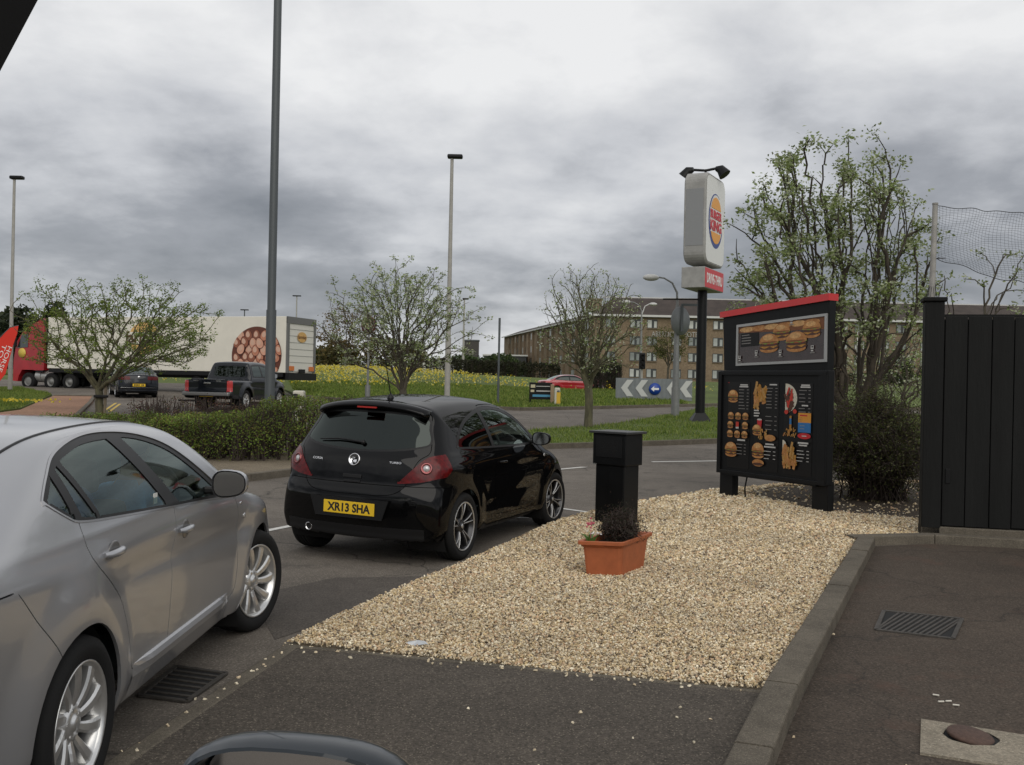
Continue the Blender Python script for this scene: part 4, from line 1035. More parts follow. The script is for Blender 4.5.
# ------------------------------------------------------------ vegetation
M_LEAF = attr_mat('leaf', .55, trans=.35)
def bark(name, c, c2): return mat(name, c, .9, col2=c2, nscale=9, bump=.8, bscale=30, stretch=(1, 1, .25))
M_BARK = bark('bark', (.10, .085, .06), (.045, .038, .028)); M_BARKG = bark('bark_mossy', (.13, .12, .065), (.05, .045, .03)); M_BARKD = bark('bark_dark', (.075, .06, .042), (.03, .024, .018)); M_TWIG = mat('twig', (.05, .036, .03), .9)
def leaves(name, C, size, cols, m, parent, up=.3, asp=.55, kind=None):
    """each leaf: a folded rhombus of two triangles -> quads"""
    n = len(C); a = rng.normal(size=(n, 3)); a[:, 2] *= .6; a /= np.linalg.norm(a, axis=1)[:, None]; b = rng.normal(size=(n, 3)); b -= (a * b).sum(1)[:, None] * a; b /= np.linalg.norm(b, axis=1)[:, None]
    s = (size * rng.uniform(.6, 1.4, n))[:, None]; c = np.cross(a, b)
    V = np.stack([C - a * s * .5, C + b * s * asp * .5 + c * s * .08, C + a * s * .5, C - b * s * asp * .5 + c * s * .08], 1)
    Fq = np.arange(n * 4).reshape(n, 4); cc = np.concatenate([np.repeat(cols, 4, axis=0), np.ones((n * 4, 1))], 1)
    o = rock_mesh(name, V.reshape(-1, 3), Fq, cc, m, kind=kind)
    if parent is not None: o.parent = parent
    return o
def grow_tree(kind_name, loc, label, trunk_h, centre, radii, ntips, r0, leafcol, nleaf, lsize, barkm, lean=(0, 0), seed=1, spread=.35, shell=.35, clump=.10, rz=0.0, group=None, multi=1, minr=.006, cat='tree', drop=.35, zcut=None, upw=0.0, taper=2.25, tipf=.62, zleaf=0):
    """tips are scattered through the crown and joined to the nearest limb; limb thickness follows what it carries"""
    R = np.random.default_rng(seed); root = thing(kind_name, loc, label, cat, rz, group)
    cx, cy, cz = centre; tips = []
    while len(tips) < ntips:
        p = R.normal(size=3); p /= np.linalg.norm(p); r = shell + (1 - shell) * R.uniform() ** .6; q = p * r * (1 + .18 * math.sin(3 * p[0] + seed) * math.cos(4 * p[1] + 2 * p[2]))
        if q[2] < -.75: continue
        q = np.array([cx + q[0] * radii[0], cy + q[1] * radii[1], cz + q[2] * radii[2]])
        if q[2] < trunk_h * .9: continue
        tips.append(q)
    nodes = [np.array([0, 0, -.1])]; par = [-1]; plen = [0.0]
    n = 5; f0 = []
    for s in range(multi):
        last = 0; offx, offy = (R.normal(0, .12, 2) if multi > 1 else (0, 0))
        for k in range(1, n + 1):
            q = k / n; nodes.append(np.array([lean[0] * q + R.normal(0, .012) + offx * q, lean[1] * q + R.normal(0, .012) + offy * q, trunk_h * q])); par.append(last); plen.append(trunk_h * q); last = len(nodes) - 1
        f0.append(last)
    o3 = nodes[f0[0]]; tips.sort(key=lambda p: -np.linalg.norm(p - o3)); n1 = max(8, int(ntips * .05)); n2 = int(ntips * .30); far = tips[:max(n1 * 4, 1)]; R.shuffle(far); first = [tuple(t) for t in far[:n1]]; rest = [t for t in tips if tuple(t) not in set(first)]; R.shuffle(rest); second = rest[:n2]; rest = rest[n2:]
    second.sort(key=lambda p: np.linalg.norm(p - o3)); rest.sort(key=lambda p: np.linalg.norm(p - o3)); tips = [(np.array(t), spread * 3) for t in first] + [(t, spread * 1.7) for t in second] + [(t, spread * .8) for t in rest]; tipn = []
    st = max(.12, .07 * max(radii))
    for t, spr in tips:
        A = np.array(nodes); d = np.linalg.norm(A - t, axis=1); pl = np.array(plen); cost = d + spr * pl
        cost += np.where(A[:, 2] < trunk_h * .72, 50, 0) + np.where(A[:, 2] > t[2] + .1, .6 * (A[:, 2] - t[2]), 0)
        i = int(np.argmin(cost)); a = A[i]; L = np.linalg.norm(t - a); k = max(1, int(L / st)); last = i
        # leave the parent along its own direction then bend to the tip
        pd = a - A[par[i]] if par[i] >= 0 else np.array([0, 0, 1.0]); pd = pd / (np.linalg.norm(pd) + 1e-6)
        ctrl = a + (t - a) * .42 + (pd * .28 + np.array([0, 0, upw * .5 - .05])) * L * .5
        for j in range(1, k + 1):
            q = j / k; p = a * (1 - q) ** 2 + 2 * q * (1 - q) * ctrl + t * q * q
            if j < k: p = p + R.normal(0, .016 * L ** .5, 3)
            nodes.append(p); par.append(last); plen.append(plen[last] + L / k); last = len(nodes) - 1
        tipn.append(last)
    N_ = len(nodes); w = np.zeros(N_)
    for i in tipn: w[i] += 1
    ch = [[] for _ in range(N_)]
    for i in range(N_ - 1, 0, -1): w[par[i]] += max(w[i], .001); ch[par[i]].append(i)
    rad = np.maximum(minr, r0 * (w / max(w[1:].max(), 1)) ** (1 / taper)); rad[0] = r0 * 1.35; rad[1] = r0 * 1.08
    mb = MB(); done = set()
    stack = [0]
    def chain(s, first):
        pts = [nodes[s], nodes[first]]; rr = [min(rad[s], rad[first] * 1.15), rad[first]]; cur = first
        while ch[cur]:
            nx = max(ch[cur], key=lambda c: w[c])
            for o_ in ch[cur]:
                if o_ != nx: todo.append((cur, o_))
            pts.append(nodes[nx]); rr.append(rad[nx]); cur = nx
        rr[-1] *= .5
        mb.tube(pts, rr, 4 if rr[0] < .02 else (6 if rr[0] < .05 else 9))
    todo = [(0, c) for c in ch[0]]
    while todo: a, b = todo.pop(); chain(a, b)
    mb.build('trunk', barkm, root)
    if nleaf:
        A = np.array(nodes); out = [i for i in range(N_) if rad[i] < r0 * .16]; tip = np.array(tipn)
        src = R.choice(tip, nleaf) if not out else np.where(R.uniform(size=nleaf) < tipf, R.choice(tip, nleaf), R.choice(np.array(out), nleaf))
        # some twigs stay bare: leafing in clumps
        keepn = R.uniform(size=N_) > drop; src = src[keepn[src]]
        src = src[A[src][:, 2] > zleaf + R.normal(0, .25, len(src))]
        C = A[src] + R.normal(0, clump, (len(src), 3)) * [1, 1, .8]
        cols = np.array(leafcol)[R.integers(0, len(leafcol), len(src))] * R.uniform(.7, 1.25, (len(src), 1)) * (R.uniform(.75, 1.15, N_)[src])[:, None]
        leaves('crown', C, lsize, np.clip(cols, 0, .8), M_LEAF, root)
    return root
GREEN = [(.15, .21, .035), (.20, .26, .05), (.10, .15, .025)]
PALE = [(.36, .42, .20), (.48, .52, .34), (.20, .27, .08), (.50, .52, .42), (.16, .22, .06)]
SAGE = [(.24, .31, .11), (.33, .38, .19), (.45, .48, .32), (.17, .22, .06)]
def tb(u, v, d): p = D(u, v, d); return (p[0], p[1], hz(p[0], p[1]))
# hawthorn on the left with a stake
b1 = tb(99, 415, 31.7)
t1 = grow_tree('hawthorn_tree', b1, 'low wide spreading green tree tied to a stake in front of the white lorry', 1.0, (.55, 0, 2.7), (3.3, 2.6, 1.75), 700, .125, GREEN, 21000, .068, M_BARKG, seed=3, spread=.34, shell=.3, clump=.07, minr=.011, drop=.15, upw=.1)
mb = MB(); mb.tube([(.22, -.1, 0), (.24, -.1, .95)], .05, 8); mb.build('stake', mat('stake_timber', (.16, .13, .09), .9), t1); mb = MB(); mb.box((.1, -.12, .62), (.4, .22, .09), bev=.02); mb.build('tree_tie', M_BLACKPL, t1)
grow_tree('blossom_tree', tb(403, 400, 30), 'young tree with pale green new leaves behind the black hatchback roof', 1.25, (-.1, 0, 3.15), (2.35, 1.9, 1.85), 560, .115, PALE, 15000, .07, M_BARK, seed=11, spread=.45, shell=.3, clump=.06, minr=.007, upw=.5, drop=.3)
grow_tree('blossom_tree', tb(588, 432, 29.4), 'nearly bare young tree on the grass island in front of the brick hotel', 1.5, (-.05, 0, 3.15), (1.75, 1.6, 1.85), 700, .12, PALE, 7500, .06, M_BARKG, seed=21, spread=.5, shell=.2, clump=.06, minr=.0065, upw=.55, drop=.45)
grow_tree('rowan_tree', (6.15, 17.6, .04), 'tall many stemmed tree with sage leaf clusters rising behind the menu board', .75, (-.50, 0, 3.75), (1.95, 1.5, 2.45), 400, .12, SAGE, 21000, .066, M_BARKD, seed=33, tipf=.97, zleaf=2.6, spread=.55, shell=.42, clump=.085, minr=.0085, multi=3, upw=.35, drop=.1)
grow_tree('young_tree', tb(955, 380, 14.5), 'thin young tree behind the net and black fence', 1.4, (.25, 0, 2.95), (.8, .7, .95), 34, .04, SAGE, 1300, .055, M_BARK, seed=44, spread=.4, shell=.5, clump=.06, minr=.006, upw=.5, drop=.25)
grow_tree('blossom_tree', tb(895, 380, 23), 'white flecked small tree between the menu board and the black fence', .9, (0, 0, 2.1), (1.6, 1.2, 1.1), 130, .07, PALE, 4200, .06, M_BARK, seed=52, spread=.4, shell=.4, clump=.08, minr=.007, upw=.4, drop=.3)
grow_tree('small_tree', tb(668, 370, 120), 'small round olive tree in front of the hotel wall', 1.8, (0, 0, 4.6), (2.6, 2.2, 2.3), 120, .14, [(.10, .11, .03), (.14, .14, .04)], 3500, .22, M_BARK, seed=61, clump=.3, minr=.02)
grow_tree('small_tree', tb(345, 370, 95), 'bare brown tree among the scrub beyond the daffodils', 1.5, (0, 0, 4.2), (3, 2.4, 2.3), 150, .14, [(.16, .10, .03), (.12, .09, .03)], 2500, .22, M_BARK, seed=62, clump=.3, minr=.02)

# twiggy bush by the menu board
def bush(name, loc, label, rad, nt, leafcol, nleaf, ls, seed, cat='bush', twig=None):
    R = np.random.default_rng(seed); root = thing(name, loc, label, cat); mb = MB()
    rad = np.array(rad); tips = []
    for k in range(nt):
        th = R.uniform(0, 6.28); ph = R.uniform(.0, 1.25); r = R.uniform(.75, 1.05)
        e = np.array([math.sin(ph) * math.cos(th), math.sin(ph) * math.sin(th), math.cos(ph) * .98 + .02]) * rad * r; s = np.array([R.normal(0, .14), R.normal(0, .14), 0]) * rad
        c = s + (e - s) * .5 + np.array([0, 0, .22 * rad[2]]) + R.normal(0, .04, 3); pts = [s * (1 - q) ** 2 + 2 * q * (1 - q) * c + e * q * q for q in np.linspace(0, 1, 6)]
        mb.tube(pts, [.009, .008, .0065, .005, .004, .003], 3, cap=False); tips += pts[3:]
        for j in range(4):
            i = R.integers(2, 6); q = pts[i] + R.normal(0, .16, 3) * rad; mb.tube([pts[i], (pts[i] + q) / 2 + R.normal(0, .02, 3), q], [.004, .003, .002], 3, cap=False); tips.append(q)
    mb.build('stems', twig or M_TWIG, root)
    T = np.array(tips); C = T[R.integers(0, len(T), nleaf)] + R.normal(0, .05, (nleaf, 3)); C[:, 2] = np.maximum(C[:, 2], .03)
    cols = np.array(leafcol)[R.integers(0, len(leafcol), nleaf)] * R.uniform(.6, 1.3, (nleaf, 1)); leaves('foliage', C, ls, cols, M_LEAF, root); return root
OLIVE = [(.08, .09, .03), (.10, .12, .035), (.055, .065, .022), (.10, .085, .04)]
bush('twiggy_bush', (5.3, 14.4, .05), 'dark dense twiggy bush standing beside the menu board', (1.22, 1.0, 1.48), 620, OLIVE, 24000, .036, 5)
bush('twiggy_bush', (8.0, 15.6, .05), 'dark bush showing low behind the black fence', (.9, .8, 1.1), 160, OLIVE, 4000, .04, 6)

# hedge
def hedge(label, poly, hfun, n, ls, cols, seed, loc=(0, 0, 0), core=.16, name='hedge', cat='hedge', group=None, zb=0.05):
    R = np.random.default_rng(seed); P = np.array(poly); o = thing(name, (float(P[:, 0].mean()), float(P[:, 1].mean()), hz(*P.mean(0))), label, cat, group=group); c0 = np.array(o.location)
    lo = P.min(0); hi = P.max(0); pts = []; tot = 0
    while tot < n:
        q = np.stack([R.uniform(lo[0], hi[0], n), R.uniform(lo[1], hi[1], n)], 1); sd = poly_sdf(P, q); q = q[sd < .06]; sd = sd[sd < .06]; h = hfun(q[:, 0], q[:, 1]) * (1 + .09 * np.sin(q[:, 0] * 5.1) * np.sin(q[:, 1] * 4.3 + q[:, 0]) + .05 * np.sin(q[:, 0] * 13))
        h = h * np.clip(1.02 - .25 * np.exp(sd / .12), .6, 1.05)
        z = h * R.uniform(0, 1, len(q)) ** .55; near = (sd > -.16) | (z > h - .14); near &= ~((z < .12) & (R.uniform(size=len(z)) < .7))
        q = q[near]; z = z[near]; pts.append(np.concatenate([q, z[:, None]], 1)); tot += len(q)
    C = np.concatenate(pts)[:n] + R.normal(0, .025, (n, 3)); C[:, 2] += H(C[:, 0], C[:, 1]) + zb
    patch = .8 + .35 * np.sin(C[:, 0] * 3.1 + 2 * np.sin(C[:, 1] * 2.2)) * np.sin(C[:, 2] * 6 + C[:, 0])
    cc = np.array(cols)[R.integers(0, len(cols), n)] * R.uniform(.6, 1.35, (n, 1)) * patch[:, None]
    leaves('foliage', C - c0, ls, np.clip(cc, 0, .7), M_LEAF, o)
    # woody inside
    mb = MB(); k = int(60 + n / 220)
    for _ in range(k):
        for t_ in range(50):
            q = np.array([R.uniform(lo[0], hi[0]), R.uniform(lo[1], hi[1])])
            if poly_sdf(P, q[None])[0] < -.08: break
        h = float(hfun(np.array([q[0]]), np.array([q[1]]))[0]); z0 = hz(*q) + zb
        for j in range(7):
            e = q + R.normal(0, .16, 2); mb.tube([(q[0] - c0[0], q[1] - c0[1], z0 - c0[2]), ((q[0] + e[0]) / 2 - c0[0] + R.normal(0, .03), (q[1] + e[1]) / 2 - c0[1], z0 + h * .5 - c0[2]), (e[0] - c0[0], e[1] - c0[1], z0 + h * R.uniform(.75, 1.08) - c0[2])], [.012, .008, .004], 3, cap=False)
    mb.build('stems', M_TWIG, o)
    pc = P.mean(0); ic = [(pc[0] + (x - pc[0]) * .97 - c0[0], pc[1] + (y - pc[1]) * .86 - c0[1]) for x, y in poly]
    return o
HG = [(.15, .24, .035), (.21, .29, .05), (.11, .17, .03), (.22, .24, .05), (.14, .11, .04)]
hf = lambda x, y: np.interp(x, [-9.5, -6.2, -5.2, -4.6, -3.0], [.72, .78, .85, 1.12, 1.2])
hedge('green privet hedge beside the lane behind the black hatchback', [(-9.3, 18.6), (-6.0, 18.25), (-4.9, 18.2), (-3.2, 18.9), (-2.9, 20.2), (-4.6, 20.9), (-9.3, 20.5)], hf, 46000, .042, HG, 3)
hedge('reddish twiggy shrubs behind the green hedge', [(-8.2, 20.9), (-5.0, 21.0), (-4.8, 21.8), (-8.2, 21.7)], lambda x, y: 1.05 + 0 * x, 3500, .04, [(.13, .06, .04), (.10, .05, .04), (.10, .09, .03)], 4, name='shrub', cat='shrub')
# clipped hedges before the hotel
def at_far(u, d): p = D(u, 380, d); return (p[0], p[1])
p0, p1, p2 = at_far(425, 88), at_far(508, 88), at_far(560, 88)
hedge('long dark clipped hedge at the back of the field below the hotel wing', [p0, p2, (p2[0], p2[1] + 1.5), (p0[0], p0[1] + 1.5)], lambda x, y: 1.35 + 0 * x, 9000, .16, [(.03, .035, .015), (.045, .045, .02)], 8)
q0, q1 = at_far(590, 62), at_far(622, 62)
hedge('dark shrub left of the grey chevron board', [q0, q1, (q1[0], q1[1] + 2), (q0[0], q0[1] + 2)], lambda x, y: 2.0 + 0 * x, 5000, .1, [(.02, .03, .012), (.03, .04, .015)], 9, name='shrub', cat='shrub')
q0, q1 = at_far(835, 110), at_far(1060, 110)
hedge('long dark green hedge under the right end of the hotel', [q0, q1, (q1[0], q1[1] + 2), (q0[0], q0[1] + 2)], lambda x, y: 1.4 + 0 * x, 9000, .2, [(.04, .05, .015), (.05, .06, .02)], 10)
q0, q1 = at_far(690, 100), at_far(760, 100)

# distant woods: each a mass of its own
def wood(u0, u1, d, top, cols, seed, label, n=4200, ls=.5, base_z=1.5, depth=10, rag=.25):
    R = np.random.default_rng(seed); x0 = D(u0, 380, d)[0]; x1 = D(u1, 380, d)[0]; C = []
    k = max(3, int((x1 - x0) / 3.2)); cs = [(R.uniform(x0, x1), d + R.uniform(0, depth), R.uniform(1.6, 3.0), R.uniform(1 - rag, 1.04) * top) for _ in range(k)]
    for i in range(n):
        c = cs[R.integers(k)]; p = R.normal(size=3); p /= np.linalg.norm(p); r = R.uniform(.6, 1.05)
        h = c[3] - base_z; C.append((c[0] + p[0] * c[2] * r, c[1] + p[1] * c[2] * r, base_z + h * .48 + p[2] * h * .52 * r))
    C = np.array(C); tone = np.array(cols)[R.integers(0, len(cols), n)] * R.uniform(.55, 1.35, (n, 1)); o = leaves('woodland', C, ls, tone, M_LEAF, None, kind='stuff')
    mb = MB()
    o['label'] = label; return o
DK = [(.02, .03, .015), (.03, .04, .018)]; BR = [(.12, .09, .03), (.09, .08, .03), (.14, .12, .04)]; GR = [(.05, .08, .02), (.07, .10, .03), (.035, .055, .02)]
wood(-40, 62, 105, 9.6, DK + [(.04, .05, .02)], 1, 'dark wood behind the lorry cab', 9000, .55, 1.0)
wood(306, 340, 128, 7.6, GR + BR, 2, 'scrub beyond the lorry', 3500, .5, 2.0)
wood(325, 440, 122, 7.2, BR + [(.06, .06, .02)], 3, 'brown scrub beyond the daffodil bank', 8000, .45, 2.2)
wood(420, 512, 150, 7.0, GR, 4, 'green scrub left of the hotel', 7500, .5, 2.2)
wood(-80, 320, 330, 9, DK + GR, 5, 'far tree line', 9000, 1.3, 2, 40)
wood(300, 520, 300, 8.5, GR, 6, 'far tree line beyond the field', 7000, 1.2, 2, 40)
wood(905, 1080, 150, 8, GR + DK, 7, 'far trees at the right', 5000, .6, 2)

# grass blades and daffodils
def blades(name, poly, n, h, cols, seed, w=.012, dz=.12):
    R = np.random.default_rng(seed); P = np.array([p[:2] for p in poly]); lo = P.min(0); hi = P.max(0); out = []; t = 0
    while t < n:
        q = np.stack([R.uniform(lo[0], hi[0], n), R.uniform(lo[1], hi[1], n)], 1); q = q[poly_sdf(P, q) < -.02]; out.append(q); t += len(q)
    q = np.concatenate(out)[:n]; z = H(q[:, 0], q[:, 1]) + dz; a = R.uniform(0, 6.28, n); hh = h * R.uniform(.4, 1.5, n) * (.8 + .5 * np.sin(q[:, 0] * 1.9) * np.sin(q[:, 1] * 1.4)); dx, dy = np.cos(a) * w, np.sin(a) * w; lx = R.normal(0, .35, (n, 2)) * hh[:, None]
    V = np.stack([np.stack([q[:, 0] - dx, q[:, 1] - dy, z], 1), np.stack([q[:, 0] + dx, q[:, 1] + dy, z], 1), np.stack([q[:, 0] + lx[:, 0], q[:, 1] + lx[:, 1], z + hh], 1)], 1)
    c = np.array(cols)[R.integers(0, len(cols), n)] * R.uniform(.7, 1.3, (n, 1)); cc = np.concatenate([np.repeat(c, 3, axis=0), np.ones((n * 3, 1))], 1)
    return rock_mesh(name, V.reshape(-1, 3), np.arange(n * 3).reshape(n, 3), cc, M_LEAF)
GC = [(.12, .18, .03), (.17, .23, .04), (.22, .25, .06), (.08, .13, .02)]
blades('grass', [p for p in isl if p[0] < 12] + [(11.9, 30)] if False else isl, 60000, .085, GC, 1)
blades('grass', gl, 16000, .09, GC, 2, dz=.10)
blades('grass', [p for p in fe[:8]] + [(10, 66), (-14, 62)], 60000, .13, GC, 3, w=.03, dz=.10)
blades('grass', [(5.0, 9.9 + 2), (9, 11.8), (9, 12.4), (5.2, 12.6)], 60, .06, GC, 4, w=.004, dz=.05)
blades('grass', [(3.98, 12.35), (4.12, 12.35), (4.12, 12.5), (3.98, 12.5)], 60, .07, GC, 5, w=.004, dz=.05)
def daffodils():
    R = np.random.default_rng(9); n = 15000; x = R.uniform(-22, 14, n); y = 56 + R.uniform(0, 1, n) ** .7 * 24; dens = np.exp(-((x + 13) / 8) ** 2) * (.45 + .55 * (np.sin(x * 2.1 + 2 * np.sin(y * 1.1)) > -.2)) + .03; keep = R.uniform(size=n) < dens; x, y = x[keep], y[keep]
    y = y - .35 * np.minimum(0, x + 5) * .2; n = len(x); z = H(x, y) + .1; C = np.stack([x, y, z + R.uniform(.25, .42, n)], 1)
    C = np.concatenate([C, C + R.normal(0, .05, C.shape)]); cols = np.array([(.62, .48, .03), (.70, .60, .10), (.58, .55, .25)])[R.integers(0, 3, len(C))]
    leaves('daffodils', C, .10, cols, M_LEAF, None, kind='stuff', asp=.9)
    x = np.concatenate([R.normal(GT(16, 408)[0], .8, 90)]); y = R.normal(GT(16, 408)[1], .5, 90); C = np.stack([x, y, H(x, y) + .28], 1); leaves('daffodils', C, .10, np.tile((.62, .5, .05), (90, 1)), M_LEAF, None, kind='stuff', asp=.9)
daffodils()
# ------------------------------------------------------------ drive-through furniture
M_BLKWOOD = mat('black_paint_wood', (.006, .0063, .006), .6, spec=.2, noise=.35, nscale=4, bump=.35, bscale=45, stretch=(1, 1, .12))
M_BLKMET = mat('black_powder_coat', (.005, .0053, .0057), .42, spec=.25, noise=.2, nscale=6, bump=.05)
M_REDCAP = mat('red_gloss', (.55, .015, .015), .3, coat=.6)
M_ALU = mat('aluminium_frame', (.42, .42, .41), .38, .7)
M_POSTER = mat('poster_black', (.008, .0075, .0075), .3, spec=.3)
M_WHITEINK = mat('white_ink', (.45, .44, .42), .6); M_GREYINK = mat('grey_ink', (.2, .19, .18), .6)
M_BUN = mat('bun_print', (.30, .11, .025), .4, col2=(.48, .24, .08), nscale=22); M_BUNL = mat('bun_light_print', (.52, .30, .12), .4, noise=.3, nscale=30); M_BUND = mat('bun_dark_print', (.16, .055, .015), .4); M_PATTY = mat('patty_print', (.07, .025, .012), .4, noise=.4, nscale=60)
M_LETT = mat('lettuce_print', (.14, .22, .03), .4, noise=.4, nscale=50); M_TOM = mat('tomato_print', (.42, .03, .015), .4); M_CHEESE = mat('cheese_print', (.36, .17, .025), .4, noise=.3, nscale=40)
M_FRY = mat('fries_print', (.38, .21, .06), .4, noise=.4, nscale=70); M_WRAP = mat('wrap_print', (.5, .47, .38), .4, noise=.2, nscale=40); M_ORG = mat('orange_print', (.55, .24, .03), .4); M_BLU = mat('blue_print', (.02, .13, .33), .4); M_REDP = mat('red_print', (.42, .015, .02), .4)
def flat(mb, pts, z): mb.add([(x, y, z) for x, y in pts], [list(range(len(pts)))], None, False)
def ell(cx, cy, rx, ry, a0=0, a1=2 * math.pi, n=20): return [(cx + rx * math.cos(a0 + (a1 - a0) * k / n), cy + ry * math.sin(a0 + (a1 - a0) * k / n)) for k in range(n + (0 if abs(a1 - a0 - 2 * math.pi) < 1e-6 else 1))]
PICM = [M_BUN, M_BUNL, M_BUND, M_PATTY, M_LETT, M_TOM, M_CHEESE, M_FRY, M_WRAP, M_ORG, M_BLU, M_REDP, M_WHITEINK, M_GREYINK, M_POSTER]
class Pic:
    """printed picture: thin layers of ink on the sheet, each 0.3 mm above the last"""
    def __init__(s): s.mb = MB(); s.z = .0008
    def p(s, m, pts): s.mb.cur = PICM.index(m); s.z += .00025; flat(s.mb, pts, s.z)
    def burger(s, x, y, r, tall=1.0):
        s.p(M_BUN, ell(x, y - .42 * r, r * .92, r * .30)); s.p(M_PATTY, ell(x, y - .28 * r, r * 1.0, r * .2)); s.p(M_CHEESE, [(x - r * .95, y - .16 * r), (x + r * .95, y - .14 * r), (x + .5 * r, y - .36 * r), (x + .1 * r, y - .2 * r), (x - .45 * r, y - .38 * r)])
        s.p(M_PATTY, ell(x, y - .02 * r, r * .98, r * .17)); s.p(M_TOM, ell(x + .1 * r, y + .1 * r, r * .85, r * .1)); s.p(M_LETT, [(x + r * (1.04 * math.cos(t)), y + .13 * r + r * (.10 + .035 * math.sin(9 * t)) * math.sin(t)) for t in np.linspace(0, 2 * math.pi, 40, endpoint=False)])
        s.p(M_BUN, ell(x, y + .18 * r, r * .98, r * .62 * tall, 0, math.pi) + [(x - r * .9, y + .1 * r), (x + r * .9, y + .1 * r)]); s.p(M_BUNL, ell(x - .1 * r, y + .50 * r * tall, r * .55, r * .2 * tall)); s.p(M_BUND, ell(x, y + .17 * r, r * .9, r * .06))
    def lines(s, x, y, w, n, dy, price=True, m=None, h=.008):
        m = m or M_GREYINK
        for k in range(n):
            ww = w * random.uniform(.45, .68); s.rect(x, y - k * dy, ww, h, m)
            if price: s.rect(x + w * .8, y - k * dy, w * .2, h, m)
    def rect(s, x, y, w, h, m): s.p(m, [(x, y - h / 2), (x + w, y - h / 2), (x + w, y + h / 2), (x, y + h / 2)])
    def fries(s, x, y, w, h, n=26, m=None):
        for _ in range(n):
            a = random.uniform(-.5, .5) + math.pi / 2; L_ = h * random.uniform(.3, .6); cx, cy = x + random.uniform(-w, w) / 2, y + random.uniform(-h, h) / 2; t = .07 * h; c, q = math.cos(a), math.sin(a)
            s.p(m or random.choice([M_FRY, M_CHEESE, M_BUN]), [(cx - c * L_ / 2 - q * t, cy - q * L_ / 2 + c * t), (cx + c * L_ / 2 - q * t, cy + q * L_ / 2 + c * t), (cx + c * L_ / 2 + q * t, cy + q * L_ / 2 - c * t), (cx - c * L_ / 2 + q * t, cy - q * L_ / 2 - c * t)])
    def build(s, name, parent, M):
        s.mb.v = [tuple(M @ Vector(v)) for v in s.mb.v]; return s.mb.build(name, PICM, parent)

